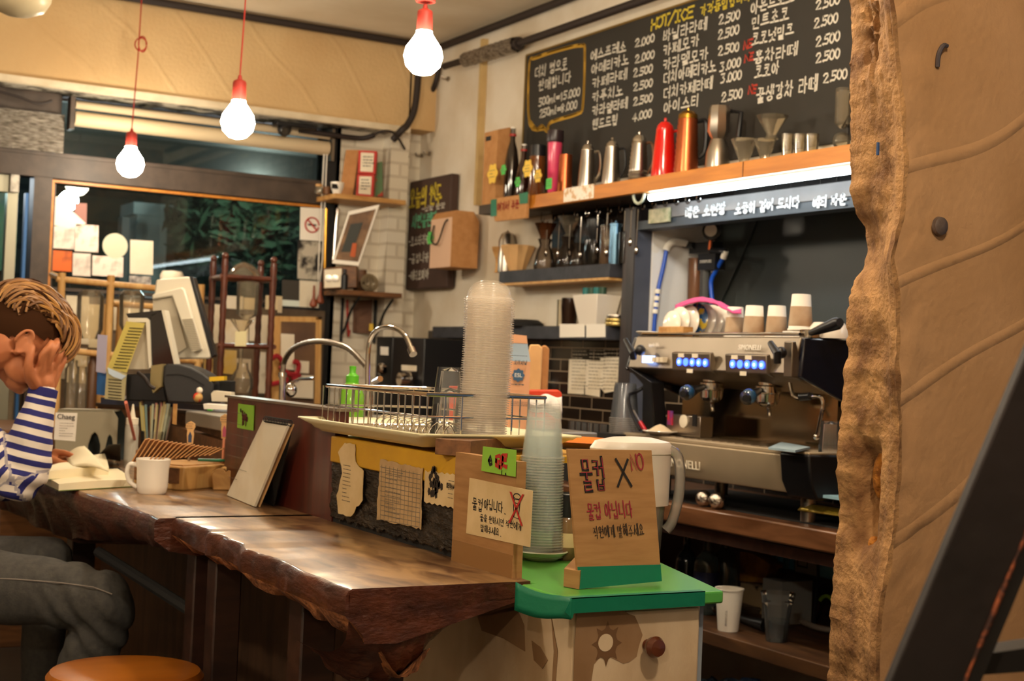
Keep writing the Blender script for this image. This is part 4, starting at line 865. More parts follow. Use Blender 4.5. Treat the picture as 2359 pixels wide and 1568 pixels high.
for i in range(18):                                  # fan of brown cup sleeves
    c = at(316 + i * 10.5, 1040 - 0 * i, d=3.72); a = radians(62 - i * 2.0); dr_ = Vector((cos(a) * .868, -cos(a) * .495, sin(a))); pr_ = Vector((-sin(a) * .868, sin(a) * .495, cos(a)))
    hh = .038 - .0012 * i
    mb = MB().prism([c - dr_ * hh - pr_ * .003, c + dr_ * hh - pr_ * .003, c + dr_ * hh + pr_ * .0, c - dr_ * hh + pr_ * .0], Vector((.495, .868, 0)) * .05)
    if i < 1: lab = 'brown paper cup sleeve at the left end of the fanned stack'
    else: lab = 'brown paper cup sleeve in the fanned stack beside the wooden box'
    tag(mb.build('cup_sleeve', M_kraft), lab, 'cup sleeve', 'brown cup sleeves fanned beside the wooden box')
# holder under the sleeves
c = at(350, 1075, z=BT); tag(MB().box((c.x - .06, c.y - .02, BT), (c.x + .09, c.y + .07, BT + .055)).build('sleeve_tray', M_walnut, bevel=.003), 'dark wooden tray holding the brown cup sleeves', 'tray')
# small rounded wooden holder
A = at(490, 1128, z=BT); t = thing('wooden_holder', 'small rounded wooden holder with a carved top beside the calendar', 'holder', A)
u = Vector((.868, -.495, 0)); pts = [(0, 0), (.062, -.0), (.070, .035), (.052, .052), (.038, .055), (.034, .048), (.026, .057), (.008, .057), (-.006, .045)]
MB().prism([A + u * a + Vector((0, 0, b)) for a, b in pts], Vector((.495, .868, 0)) * .022).build('front', M_cut, t, bevel=.003)
MB().prism([A + u * a + Vector((0, 0, b)) + Vector((.495, .868, 0)) * .03 for a, b in [(0, 0), (.085, 0), (.08, .05), (.02, .062), (0, .05)]], Vector((.495, .868, 0)) * .03).build('back', M_pine, t, bevel=.003)
# open book and second volume
M_page = mat('book_pages', 'efe3c2', .8)
def pagebook(name, lab, P, th, curl, m, flip=None):
    a, b2, c2, d2 = P; t = thing(name, lab, 'book', (a + c2) / 2)
    mb = MB(); mb.grid(lambda u, v: a.lerp(b2, u).lerp(d2.lerp(c2, u), v) + Vector((0, 0, th + curl * sin(pi * u) * .6 + .004 * sin(pi * v))), 16, 6)
    lo = len(mb.v)
    mb.grid(lambda u, v: a.lerp(b2, u).lerp(d2.lerp(c2, u), v) + Vector((0, 0, .002)), 16, 6)
    n = 17; m_ = 7
    rim = [i for i in range(n)] + [j * n + n - 1 for j in range(1, m_)] + [(m_ - 1) * n + i for i in range(n - 2, -1, -1)] + [j * n for j in range(m_ - 2, 0, -1)]
    for i in range(len(rim)):
        a1, b1 = rim[i], rim[(i + 1) % len(rim)]; mb.f.append([a1, b1, b1 + lo, a1 + lo]); mb.mi.append(0); mb.smooth.append(False)
    mb.build('pages', m, t); MB().prism([p + Vector((0, 0, 0)) for p in P], (0, 0, .002)).build('cover', mat('book_cover', '6b7a3a', .6), t)
    return t
Z = BT + .001; P = [at(95, 1112, z=Z), at(135, 1131, z=Z), at(305, 1121, z=Z), at(270, 1093, z=Z)]
pagebook('open_book', 'open book with cream pages lying flat at the bar edge', [P[0], P[1], P[2], P[3]], .018, .004, M_page)
P = [at(100, 1095, z=Z + .02), at(102, 1106, z=Z + .02), at(250, 1096, z=Z + .02), at(240, 1060, z=Z + .02)]
tb = pagebook('open_book', 'upper open book held by the reader with one page lifted', P, .022, .006, M_page)
mb = MB(); a = at(165, 1075, z=Z + .045); b2 = at(250, 1085, z=Z + .045); c2 = at(195, 1028, d=4.05); d2 = at(150, 1052, d=4.05)
mb.grid(lambda u, v: a.lerp(b2, u).lerp(d2.lerp(c2, u), v) + Vector((0, 0, .008 * sin(pi * u))), 8, 8); mb.build('lifted_page', M_page, tb, solid=.004)
# bottle, straws, stick signs
c = at(300, 1075, z=BT); t = thing('squeeze_bottle', 'frosted white squeeze bottle with a pointed nozzle on the bar', 'bottle', (c.x, c.y, BT)); s = mpp(c)
MB().lathe(c, [(.0, 0), (15 * s, 0), (15.5 * s, 4 * s), (15.5 * s, 88 * s), (14 * s, 96 * s), (11 * s, 100 * s)], 24).build('body', mat('frosted', 'b9b3a4', .5, alpha=.9), t)
MB().lathe(c, [(14 * s, 98 * s), (14 * s, 112 * s), (7 * s, 114 * s), (4 * s, 130 * s), (2 * s, 144 * s), (0, 145 * s)], 20).build('nozzle', M_paper, t)
c = at(350, 1062, z=BT); t = thing('straw_glass', 'clear tumbler full of drinking straws on the bar', 'tumbler', (c.x, c.y, BT)); s = mpp(c)
MB().lathe(c, [(.0, 0), (24 * s, 0), (30 * s, 70 * s), (29 * s, 70 * s), (23 * s, 3 * s), (0, 3 * s)], 24).build('glass', M_glass, t)
cols = ['e6d789', 'e9dfae', '9fc0c4', 'dfc98f', 'e8a39a', 'd7dcc0', 'c2d6d8', 'e9c6b4']; rn = random.Random(9)
for i in range(30):
    a = rn.uniform(-1, 1); b2 = rn.uniform(-.7, .7); dark = i % 5 == 2
    p = c + Vector((.868, -.495, 0)) * a * 18 * s + Vector((.495, .868, 0)) * b2 * 16 * s + Vector((0, 0, .006)); L_ = (rn.uniform(92, 100) if dark else rn.uniform(122, 136)) * s
    q = p + Vector((.868, -.495, 0)) * a * 22 * s + Vector((0, 0, L_))
    tag(MB().tube([p, q], .0042 if not dark else .0034, 7).build('drinking_straw', mat('straw_black', '241c1a', .4) if dark else mat('straw%d' % (i % 8), cols[i % 8], .4)), ('short dark brown drinking straw in the tumbler on the bar' if dark else 'long pastel drinking straw standing in the tumbler on the bar'), 'straw', 'dark straws in the tumbler' if dark else 'pastel straws in the tumbler')
p = at(322, 1062, z=BT); q = at(290, 926, d=4.1); tag(MB().tube([p.lerp(q, .25), q], .005, 8).build('drinking_straw', mat('straw_pink', 'e08474', .4)), 'pink straw leaning far left out of the tumbler', 'straw')
def sticksign(px, py, top, lab, m, d=3.98):
    c = at(px, py, d=d); s = mpp(c); t = thing('stick_sign', lab, 'sign', (c.x, c.y, BT + .01))
    MB().cyl((c.x, c.y, BT + .01), c, .004, n=8).build('stick', mat('pink_stick', 'd98c6c', .5) if m == 'p' else M_steel, t)
    U = Vector((.868, -.495, 0)); pts = [(-7, 0), (8, 0), (10, 30), (8, 40), (13, 52), (12, 62), (0, 70), (-12, 62), (-13, 52), (-8, 40), (-9, 30)]
    MB().prism([c + U * a * s * .85 + Vector((0, 0, b * s * top)) for a, b in pts], Vector((.495, .868, 0)) * .004).build('plaque', M_kraftl, t)
    mb = MB(); P = [c + U * a * s * .5 + Vector((0, 0, b * s * top)) - Vector((.495, .868, 0)) * .001 for a, b in [(-7, 5), (8, 5), (9, 25), (0, 38), (-8, 25)]]; mb.prism(P, -Vector((.495, .868, 0)) * .0008)
    mb.build('painted_figure', mat('pink_paint', 'b0506a', .7) if m == 'p' else mat('blue_paint', '2f3f5f', .7), t)
    mb = MB(); scribble(mb, frame(c + Vector((0, 0, 44 * s * top)) - U * 9 * s - Vector((.495, .868, 0)) * .001, U), 18 * s, 16 * s, 3, .003, .0015, 4); mb.build('writing', M_inkg, t)
sticksign(437, 1022, .75, 'left stick sign with a dark blue painted figure', 'b'); sticksign(516, 1010, .82, 'right stick sign with a pink painted figure', 'p')
t = thing('napkin_bundle', 'crumpled kraft paper behind the wooden holder', 'paper', at(560, 1060, z=BT)); c = LOC[t.name]
mb = MB(); mb.grid(lambda u, v: c + Vector((.868, -.495, 0)) * (u - .5) * .07 + Vector((.495, .868, 0)) * .02 * noise.noise(Vector((u * 6, v * 6, 2))) + Vector((0, 0, v * .13 * (1 - .2 * sin(pi * u)))), 12, 14); mb.build('sheet', M_card, t, solid=.003)
# low ledge behind and magazine file
a = at(385, 976, z=.87); b2 = at(535, 1022, z=.87); tag(MB().prism([a, b2, b2 + Vector((.03, .02, 0)), a + Vector((.03, .02, 0))], (0, 0, -.12)).build('low_ledge', M_walnut), 'low dark wooden ledge between the bar and the cash desk', 'ledge')
t = thing('magazine_file', 'grey plastic magazine file with arched openings on the bar', 'magazine file', at(195, 1060, z=BT)); c = LOC[t.name]; s = mpp(c)
U = Vector((.868, -.495, 0)); Wd = Vector((.495, .868, 0))
out = [(-70, 0), (72, 0), (72, 100), (60, 118), (-66, 116), (-72, 100)]
def arch(x0, w, h): return [(x0 - w, 0), (x0 - w, h * .55), (x0 - w * .5, h * .9), (x0, h), (x0 + w * .5, h * .9), (x0 + w, h * .55), (x0 + w, 0)]
pts = [(-70, 0)] + arch(20, 14, 66)[0:] + arch(55, 9, 62) + [(72, 0), (72, 100), (60, 118), (-66, 116), (-72, 100)]
MB().prism([c + U * a * s + Vector((0, 0, b * s)) for a, b in pts], Wd * .006).build('side', mat('grey_plastic', '9a927c', .45), t, bevel=.002)
MB().prism([c + U * a * s + Vector((0, 0, b * s)) + Wd * .09 for a, b in out], Wd * .004).build('side', mat('dark_inside', '2e3636', .6), t)
MB().prism([c + U * -66 * s + Vector((0, 0, 112 * s)), c + U * 60 * s + Vector((0, 0, 114 * s)), c + U * 60 * s + Vector((0, 0, 118 * s)), c + U * -66 * s + Vector((0, 0, 116 * s))], Wd * .09).build('top', mat('grey_plastic', ''), t)
t = thing('printed_card', 'white printed card in front of the grey magazine file', 'card', at(152, 1030, d=4.25)); P = [at(a, b, d=4.25) for a, b in ((128, 950), (178, 951), (173, 1016), (124, 1012))]
MB().prism(P, Wd * .002).build('card', M_paperw, t); mb = MB(); M = frame(at(131, 964, d=4.247), U); write(mb, 'Chaeg', M, .0, .0); 
old = None; font_text('title', 'Chaeg', M, .021, M_ink, t, .0003); scribble(mb, frame(at(136, 1006, d=4.247), U), .045, .045, 6, .003, .0012, 4); mb.build('print', M_inkg, t)
t = thing('black_folder', 'open black folder standing behind the lifted page', 'folder', at(250, 1065, z=BT)); MB().prism([at(222, 1052, z=BT + .01), at(276, 1062, z=BT + .01), at(276, 1022, d=4.1), at(250, 1024, d=4.15)], Wd * .01).build('cover', M_blackm, t)
tag(MB().lathe(at(262, 1086, z=BT), [(0, 0), (.02, 0), (.022, .006), (.015, .012), (0, .012)], 18).build('phone_holder', M_black), 'small dark gadget lying beside the books', 'gadget')
# ------------------------------------------------------------------ dish tray, rack, glasses, lids, cups
TZ = .95
t = thing('drip_tray', 'cream plastic drip tray under the dish rack', 'tray', (1.35, 2.75, TZ))
mb = MB()
def tray(u, v):
    y = 2.44 + .64 * u; x = 1.20 + .36 * v; e = max(abs(u - .5), abs(v - .5)) * 2
    return Vector((x, y, TZ + .004 + .026 * max(0, (e - .84) / .16) ** .7))
mb.grid(tray, 40, 30); mb.build('tray', M_cream, t, solid=.004)
t = thing('dish_rack', 'steel wire dish rack standing in the cream tray', 'dish rack', (1.34, 2.74, TZ + .01)); x0, x1, y0, y1 = 1.235, 1.50, 2.49, 3.02; z0, z1 = TZ + .018, TZ + .105
RR = lambda z: [(x0, y0, z), (x0, y1 - .02, z), (x0 + .02, y1, z), (x1 - .02, y1, z), (x1, y1 - .02, z), (x1, y0, z)]
mb = MB(); mb.tube(RR(z1), .0042, 8, closed=True); mb.build('top_rail', M_chrome, t); mb = MB(); mb.tube(RR(z0), .003, 8, closed=True); mb.build('bottom_rail', M_chrome, t)
mb = MB(); mb.tube(RR((z0 + z1) / 2), .0022, 6, closed=True); mb.build('middle_rail', M_chrome, t)
mb = MB()
for i in range(17): y = y0 + (y1 - y0) * i / 16; mb.tube([(x0, y, z1), (x0, y, z0), (x1, y, z0), (x1, y, z1)], .002, 6)
for i in range(1, 7): x = x0 + (x1 - x0) * i / 7; mb.tube([(x, y0, z1), (x, y0, z0), (x, y1, z0), (x, y1, z1)], .002, 6)
mb.build('wires', M_chrome, t)
mb = MB()
for i in range(12): y = y0 + .03 + .03 * i; mb.tube([(x0 + .04, y, z0)] + arc((x0 + .08, y, z0), (-1, 0, 0), (0, 0, 1), .03, 0, 180, 8) + [(x0 + .12, y, z0)], .0016, 5)
mb.build('plate_loops', M_chrome, t)
def tumbler(c, r0, r1, h, lab, name='drinking_glass', grp=None, m=None):
    t = thing(name, lab, 'glass', c, 0, grp)
    MB().lathe(c, [(r0, 0), (r0 * 1.01, .004), (r1, h), (0, h), (r1 * .9, h - .008), (r0 * .94, .002)], 30, flute=.02, nf=10, cap=False).build('glass', m or M_glass, t); return t
c = Vector((1.335, 2.59, TZ + .022)); tumbler(c, .038, .031, .095, 'lower upturned ribbed glass in the dish rack')
tumbler(c + Vector((0, 0, .062)), .034, .027, .075, 'upper upturned ribbed glass stacked in the dish rack')
tumbler(Vector((1.42, 2.66, TZ + .022)), .034, .028, .10, 'upturned clear glass at the back of the dish rack')
t = thing('wooden_block', 'flat dark wooden block under the dome lid stack', 'block', (1.35, 2.42, .943))
P = [at(1003, 1012, z=.972), at(1085, 1018, z=.972), at(1178, 1008, z=.972)]; P.append(P[0] + (P[2] - P[1])); MB().prism([Vector((p.x, p.y, .944)) for p in P], (0, 0, .030)).build('block', M_walnut, t, bevel=.001)
M_dl = mat('x_dark_line', '3c2412', .7); 
sc_ = at(1108, 1002, z=.976); R_ = 52 * mpp(sc_) 
lid0 = thing('dome_lid', 'clear plastic dome lid in the tall nested stack', 'lid', (sc_.x, sc_.y, .975), 0, 'dome lids nested in the tall stack')
R_ = .0475
MB().lathe((sc_.x, sc_.y, .975), [(R_ * .95, .006), (R_ * .90, .018), (R_ * .74, .030), (R_ * .45, .038), (R_ * .2, .040)], 34, cap=False).build('dome', M_lid, lid0)
MB().lathe((sc_.x, sc_.y, .975), [(R_ * .96, .006), (R_ * 1.0, .0032), (R_ * 1.07, .0026), (R_ * 1.075, .0010), (R_ * 1.0, .0)], 34, cap=False).build('rim', M_rim, lid0)
rn = random.Random(2)
for i in range(1, 60):
    z = .975 + i * .0046; dx = .006 * sin(i / 60 * 2.2) + rn.uniform(-.0006, .0006)
    copy_tree(lid0, (sc_.x + dx, sc_.y - dx * .3, z), label='clear plastic dome lid topping the tall stack' if i == 59 else None)
# nested clear cups on the saucer
cc = at(1246, 1286, z=.748); t = thing('green_saucer', 'white and green saucer under the nested cup stack', 'saucer', (cc.x, cc.y, .745))
MB().lathe((cc.x, cc.y, .745), [(.0, .0), (.028, 0), (.034, .004), (.052, .018), (.05, .02), (.03, .007), (0, .006)], 36).build('dish', mat('saucer_white', 'd8dcc8', .25, coat=.4), t)
cup0 = thing('plastic_cup', 'clear plastic cup nested upside down in the stack by the sign', 'cup', (cc.x, cc.y, .752), 0, 'clear cups nested in the stack by the sign')
def cupmesh(c, r, h, t, m, flute=0):
    MB().lathe(c, [(r * .97, 0), (r * 1.04, .0006), (r * 1.04, .0026), (r * .96, .0034)], 32, cap=False).build('rim', M_rim, t)
    return MB().lathe(c, [(r * .96, .0034), (r * .93, .02), (r * .78, h * .86), (r * .72, h), (r * .5, h - .002), (0, h - .002)], 32, cap=False).build('cup', m, t)
_=cupmesh((cc.x, cc.y, .752), .0415, .105, cup0, M_cup)
for i in range(1, 37):
    z = .752 + i * .0053; copy_tree(cup0, (cc.x - .006 * sin(i * .05) , cc.y, z), label='clear plastic cup topping the nested stack by the sign' if i == 36 else None)
# ------------------------------------------------------------------ green topped white cabinet
M_cab = mat('cabinet_paint', 'd2b896', .6, col2='b08e68', nscale=5, nstretch=(1, 1, .6), ramp=(.45, .72), bump=.2); M_peel = mat('peeled', '94714f', .8, col2='85623f', nscale=12)
t = thing('white_cabinet', 'white painted cabinet with peeling paint and a green top', 'cabinet', (1.44, 2.3, 0))
cab_ = t; MB().prism([(1.272, 1.99, 0), (1.53, 1.99, 0), (1.62, 2.5, 0), (1.62, 2.75, 0), (1.272, 2.75, 0)], (0, 0, .724)).build('body', M_cab, t, bevel=.003)
MB().prism([(1.24, 1.96, .724), (1.556, 1.96, .724), (1.70, 2.42, .724), (1.70, 2.8, .724), (1.266, 2.8, .724), (1.266, 2.114, .724), (1.24, 2.114, .724)], (0, 0, .022)).build('green_top', M_greent, t, bevel=.004)
dwr = MB().box((1.285, 1.982, .36), (1.522, 1.99, .715)).build('drawer', M_cab, t, bevel=.002)
c = at(1490, 1484, y=1.98); MB().lathe(c, [(.009, 0), (.007, .008), (.016, .016), (.0185, .025), (.014, .034), (0, .037)], 24, axis=(0, -1, 0)).build('knob', mat('knob_wood', '5a2c18', .3, coat=.3), dwr)
px = [(1330, 1390), (1428, 1384), (1429, 1400), (1436, 1406), (1450, 1414), (1462, 1418), (1472, 1440), (1480, 1462), (1472, 1486), (1466, 1512), (1450, 1524), (1436, 1528), (1404, 1512), (1384, 1510), (1368, 1530), (1362, 1568), (1320, 1620), (1322, 1500)]
MB().prism([at(a, b, y=1.9818) for a, b in px], (0, -.0006, 0)).build('bare_patch', M_peel, t)
c = at(1398, 1482, y=1.9812); pts = []
for i in range(32):
    a = 2 * pi * i / 32; rr = .030 if i % 4 == 0 else (.020 if i % 2 == 0 else .021); pts.append(c + Vector((cos(a) * rr, 0, sin(a) * rr * 1.25)))
MB().prism(pts, (0, -.0005, 0)).build('sun_outline', mat('sun_dark', '6b4a2c', .8), t); MB().lathe(c + Vector((-.003, -.0005, .002)), [(.0145, 0), (.0145, .0008), (0, .0008)], 24, axis=(0, -1, 0)).build('sun_center', M_cab, t)
# worn patches on the cabinet side
mb = MB()
for P_ in ([(1100, 1418), (1190, 1395), (1208, 1440), (1210, 1500), (1196, 1492), (1160, 1470), (1110, 1452)], [(1100, 1398), (1200, 1385), (1250, 1392), (1205, 1402), (1105, 1420)], [(1270, 1420), (1285, 1500), (1280, 1568), (1272, 1568), (1276, 1500)], [(1225, 1475), (1245, 1490), (1262, 1520), (1250, 1540), (1230, 1520)]): mb.prism([at(a, b, x=1.2712) for a, b in P_], (-.0005, 0, 0))
mb.build('bare_patch', M_peel, t)
# tape
t = thing('green_tape_strip', 'dark green tape band along the front edge of the green top', 'tape', (1.4, 2.0, .72))
MB().box((1.24, 1.9585, .7225), (1.515, 1.96, .7475)).build('front_strip', M_green, t)
MB().box((1.24, 1.9585, .746), (1.515, 1.975, .7475)).build('top_strip', M_green, t)
t = thing('green_tape_strip', 'loose green tape flap joining the bar to the cabinet', 'tape', (1.25, 2.06, .70))
a = [at(*p, y=2.03) for p in ((1188, 1340), (1298, 1362), (1292, 1378), (1270, 1402), (1190, 1392))]
mb = MB(); mb.grid(lambda u, v: a[0].lerp(at(1318, 1384, y=1.955), u) + Vector((0, -.01 * sin(pi * u), -(.046 - .012 * u) * v - .004 * sin(5 * u))), 16, 4); mb.build('flap', M_green, t, solid=.0008)
mb = MB(); mb.quad(at(1312, 1385, y=1.957), at(1330, 1385, y=1.957), at(1318, 1424, y=1.957), at(1300, 1408, y=1.957), .0008, (0, -1, 0)); mb.build('hanging_end', M_green, t)
tag(MB().prism([at(a, b, z=.751) for a, b in ((1050, 1278), (1090, 1300), (1085, 1290), (1065, 1276))], (0, 0, .001)).build('green_tape_strip', M_green), 'small green tape scrap at the foot of the cardboard panel', 'tape')
# cardboard sign
t = thing('cardboard_sign', 'brown cardboard sign standing on the green cabinet top', 'sign', (1.42, 2.07, .746))
PQ = [at(1308, 1034, y=2.10), at(1501, 1037, y=2.10), at(1524, 1338, y=2.04), at(1334, 1356, y=2.04)]
MB().prism(PQ, (0, .006, 0)).build('board', M_card, t)
q = [PQ[3].lerp(PQ[0], .155), PQ[2].lerp(PQ[1], .125), PQ[2], PQ[3]]; MB().prism([p + Vector((0, -.0012, 0)) for p in q], (0, .001, 0)).build('tape_base', M_green, t)
U = (PQ[1] - PQ[0]).normalized(); V = (PQ[0] - PQ[3]).normalized(); Nn = U.cross(V).normalized()
def S(u, v): o = PQ[3] + (PQ[2] - PQ[3]) * u + V * (PQ[0] - PQ[3]).length * v - Vector((0, .0010, 0)); return frame(o, PQ[2] - PQ[3], V)
mb = MB(); write(mb, '물컵', S(.13, .685), .056, .0052, wid=.42, lift=.0004, jit=.015); write(mb, 'X', S(.55, .70), .048, .0046, wid=.72, lift=.0004); mb.build('black_writing', M_ink, t)
mb = MB(); write(mb, 'NO', S(.74, .83), .028, .0028, wid=.6, lift=.0006); write(mb, '물컵 아닙니다', S(.17, .48), .028, .0024, wid=.47, lift=.0006, jit=.02, seed=4)
write(mb, '물컵', S(.135, .69), .056, .0016, wid=.42, lift=.0009, jit=.02, seed=8); mb.build('red_writing', mat('wine_ink', '8e2230', .8), t)
mb = MB(); write(mb, '직원에게 말해주세요', S(.22, .345), .020, .0014, wid=.50, lift=.0006, jit=.03, seed=6); mb.build('small_writing', M_ink, t)
tag(MB().prism([at(1298, 1350, z=.747), at(1334, 1357, z=.747), at(1360, 1330, z=.747), at(1322, 1322, z=.747)], (0, 0, .03)).build('cardboard_box', M_card), 'small open cardboard box behind the foot of the cardboard sign', 'box')
# jar with dark lid and water jug behind the sign
c = at(1303, 1287, z=.746); c.z = .746; s = mpp(c); t = thing('coffee_jar', 'glass coffee jar with a black lid between cups and sign', 'jar', c)
r = 32 * s; MB().lathe(c, [(0, 0), (r * .9, 0), (r, .005), (r, 88 * s), (r * .9, 98 * s), (r * .85, 100 * s)], 26).build('glass', mat('jar_brown', '8a6a48', .15, coat=.6, col2='5b3f28', nscale=20), t)
MB().lathe(c, [(r * .92, 98 * s), (r * .95, 99 * s), (r * .95, 150 * s), (r * .85, 152 * s), (0, 152 * s)], 26).build('lid', M_black, t); MB().lathe(c, [(r * 1.01, 30 * s), (r * 1.01, 62 * s)], 26, cap=False).build('label', M_old2, t)
c = at(1462, 1285, z=.746); c.y += .06; c.x += .025; s = mpp(c); t = thing('water_jug', 'clear water filter jug with a white lid behind the sign', 'jug', c)
M_jug = clear('jug_plastic', 'f4f0ea', .3, 'ece4da', 1, .1)
def oval(c, a, b, prof, mb, n=36):
    vs = []; 
    for rr, h in prof:
        for j in range(n): w2 = 2 * pi * j / n; vs.append(Vector(c) + Vector((cos(w2) * a * rr, sin(w2) * b * rr, h)))
    fs = [(i * n + j, i * n + (j + 1) % n, (i + 1) * n + (j + 1) % n, (i + 1) * n + j) for i in range(len(prof) - 1) for j in range(n)]
    fs += [tuple(reversed(range(n))), tuple(range((len(prof) - 1) * n, len(prof) * n))]; mb.add(vs, fs, True); return mb
oval(c, .085, .055, [(.8, 0), (.86, .01), (.98, .15), (1, .20)], MB()).build('body', M_jug, t)
oval(c, .087, .057, [(1.0, .10), (1.02, .19), (1.04, .205)], MB()).build('funnel', mat('white_plastic', 'ded2c6', .35), t)
oval(c, .092, .06, [(1.02, .205), (1.03, .214), (.92, .228), (.5, .236), (.1, .238)], MB()).build('lid', mat('white_plastic', 'ded2c6'), t)
hU = Vector((.9, -.45, 0)).normalized(); MB().tube(smooth_path([c + hU * .075 + Vector((0, 0, .215)), c + hU * .096 + Vector((0, 0, .195)), c + hU * .100 + Vector((0, 0, .13)), c + hU * .088 + Vector((0, 0, .07)), c + hU * .075 + Vector((0, 0, .05))]), .011, 10).build('handle', M_jug, t)
MB().prism([(1.534, 2.0, 0), (1.545, 2.0, 0), (1.636, 2.5, 0), (1.622, 2.5, 0)], (0, 0, .72)).build('side_board', mat('grey_side', '8c9096', .7, col2='747880', nscale=8), cab_)
# ------------------------------------------------------------------ the work counter along the right wall
t = thing('work_counter', 'dark wooden work counter under the coffee machine', 'counter', (2.9, 3.4, .60))
MB().box((2.60, 2.12, .660), (3.19, 6.3, .718)).build('worktop', mat('counter_wood', '7a5236', .3, col2='54341f', nscale=5, nstretch=(6, .8, 6), kind='wood', coat=.3), t, bevel=.006)
MB().box((2.62, 2.12, .622), (2.64, 6.3, .66)).build('apron', M_wdark, t)
wc_ = t; MB().box((2.62, 2.12, .322), (3.19, 4.6, .362)).build('lower_shelf', mat('low_shelf', '5f4128', .5, col2='402a1a', nscale=5, nstretch=(6, .8, 6), kind='wood'), t, bevel=.003)
MB().box((2.66, 3.95, 0), (2.72, 4.0, .66)).build('leg', M_wdark, t)
mb = MB().box((2.66, 2.12, 0), (3.19, 4.5, .02)); tag(mb.build('floor_board', M_wdark), 'dark board on the floor under the low shelf', 'board')
mb = MB().box((3.175, 2.12, .363), (3.189, 4.5, .62)); mb.build('back_panel', mat('wine_panel', '3a1a18', .5, col2='2a1210', nscale=3), wc_)
# ------------------------------------------------------------------ coffee machine
M_base = mat('brushed_base', 'b3a186', .45, .3, col2='a4947a', nscale=3); MX = 2.60; YN, YFa = 3.02, 3.81
t = thing('coffee_machine', 'stainless steel two group coffee machine with black side panels', 'coffee machine', (2.85, 3.4, .72))
MB().prism([(2.63, YN, 1.228), (3.10, YN, 1.228), (3.10, YN, 1.04), (2.86, YN, 1.06), (2.64, YN, 1.105), (2.60, YN, 1.125)], (0, YFa - YN, 0)).build('upper_body', M_mach, t, bevel=.004)
MB().prism([(2.596, YN - .004, 1.214), (2.61, YN - .004, 1.216), (2.64, YN - .004, 1.112), (2.598, YN - .004, 1.116)], (0, .035, 0)).build('end_trim', M_mach, t, bevel=.003)
MB().prism([(2.63, YN - .016, 1.226), (3.08, YN - .016, 1.226), (3.08, YN - .016, .985), (2.80, YN - .016, 1.045), (2.62, YN - .016, 1.118)], (0, .016, 0)).build('side_panel', mat('black_panel', '0e1220', .25, coat=.5), t, bevel=.004)
MB().prism([(2.63, YFa, 1.226), (3.08, YFa, 1.226), (3.08, YFa, .985), (2.80, YFa, 1.045), (2.60, YFa, 1.118)], (0, .016, 0)).build('side_panel', mat('black_panel', ''), t, bevel=.004)
mb = MB(); r_ = []
for a in ((2.64, YN + .02), (3.06, YN + .02), (3.06, YFa - .02), (2.64, YFa - .02)): r_.append(Vector((a[0], a[1], 1.236)))
mb.tube(r_, .005, 8, closed=True); mb.build('cup_rail', M_chrome, t)
MB().box((2.80, YN + .03, .90), (2.82, YFa - .03, 1.10)).build('back_plate', M_mirror, t)
MB().box((2.595, YN - .09, .905), (3.05, YFa + .01, .918)).build('drip_tray', M_base, t, bevel=.003)
mb = MB()
for i in range(22): y = YN + .0 + i * (YFa - YN) / 22; mb.box((2.62, y, .917), (2.80, y + .006, .921))
mb.build('tray_slats', M_chrome, t)
MB().prism([(2.59, YN + .02, .905), (2.60, YN + .02, .84), (2.62, YN + .02, .80), (3.0, YN + .02, .80), (3.0, YN + .02, .905)], (0, YFa - YN - .02, 0)).build('base_front', M_base, t, bevel=.004)
MB().prism([(2.585, YN - .10, .912), (2.595, YN - .10, .835), (2.62, YN - .10, .79), (3.0, YN - .10, .79), (3.0, YN - .10, .912)], (0, .12, 0)).build('base_corner', M_black, t, bevel=.006)
for yy in (YN, YFa - .06):
    for xx in (2.68, 2.95): MB().cyl((xx, yy, .7225), (xx, yy, .80), .022).build('foot', M_steel, t)
M_chl = emit('lit_button', (.03, .08, 1.0), 3.0); M_chw = emit('lit_button_core', (.25, .4, 1.0), 2.5)
def onmach(px, py, x=2.592): return at(px, py, x=x)
for k, (x0, x1, y0, y1) in enumerate(((1551, 1638, 812, 856), (1674, 1768, 816, 862))):
    a = onmach(x0, y0); b2 = onmach(x1, y1); yb_, ya_ = a.y, b2.y; zt_, zb3 = a.z, onmach(x1, y1).z
    pod = MB().prism([(2.600, ya_, zt_ + .004), (2.585, ya_, zt_), (2.590, ya_, zb3), (2.62, ya_, zb3 - .01)], (0, yb_ - ya_, 0)).build('button_pod', M_mach, t, bevel=.003)
    for j in range(5):
        c = onmach(x0 + 14 + j * (x1 - x0 - 27) / 4, (y0 + y1) / 2 - 1 + j * .6, 2.586); mb = MB().lathe(c, [(.0115, 0), (.0115, .002)], 18, axis=(-1, 0, 0)); mb.build('button', M_chl if not (j == 1 and k == 0) else M_chl, pod)
        if j % 4 != 1: MB().lathe(c - Vector((.0022, 0, 0)), [(.005, 0), (.005, .0006)], 12, axis=(-1, 0, 0)).build('button_light', M_chw, pod)
    for (lx, ly) in ((x0 + 18, y0 + 6), (x0 + 50, y0 + 7), (x0 + 38, y1 - 2)):
        c = onmach(lx, ly, 2.585); MB().box(c + Vector((-.001, -.014, -.006)), c + Vector((.001, .014, .006))).build('paper_label', M_paper, pod)
c = onmach(1489, 827); MB().box(c + Vector((-.003, -.018, -.011)), c + Vector((.02, .018, .011))).build('power_button', M_chw, t)
for i in range(3): c = onmach(1505 + i * 10, 828); MB().box(c + Vector((-.002, -.006, -.008)), c + Vector((.02, .006, .008))).build('rocker', M_paper, t)
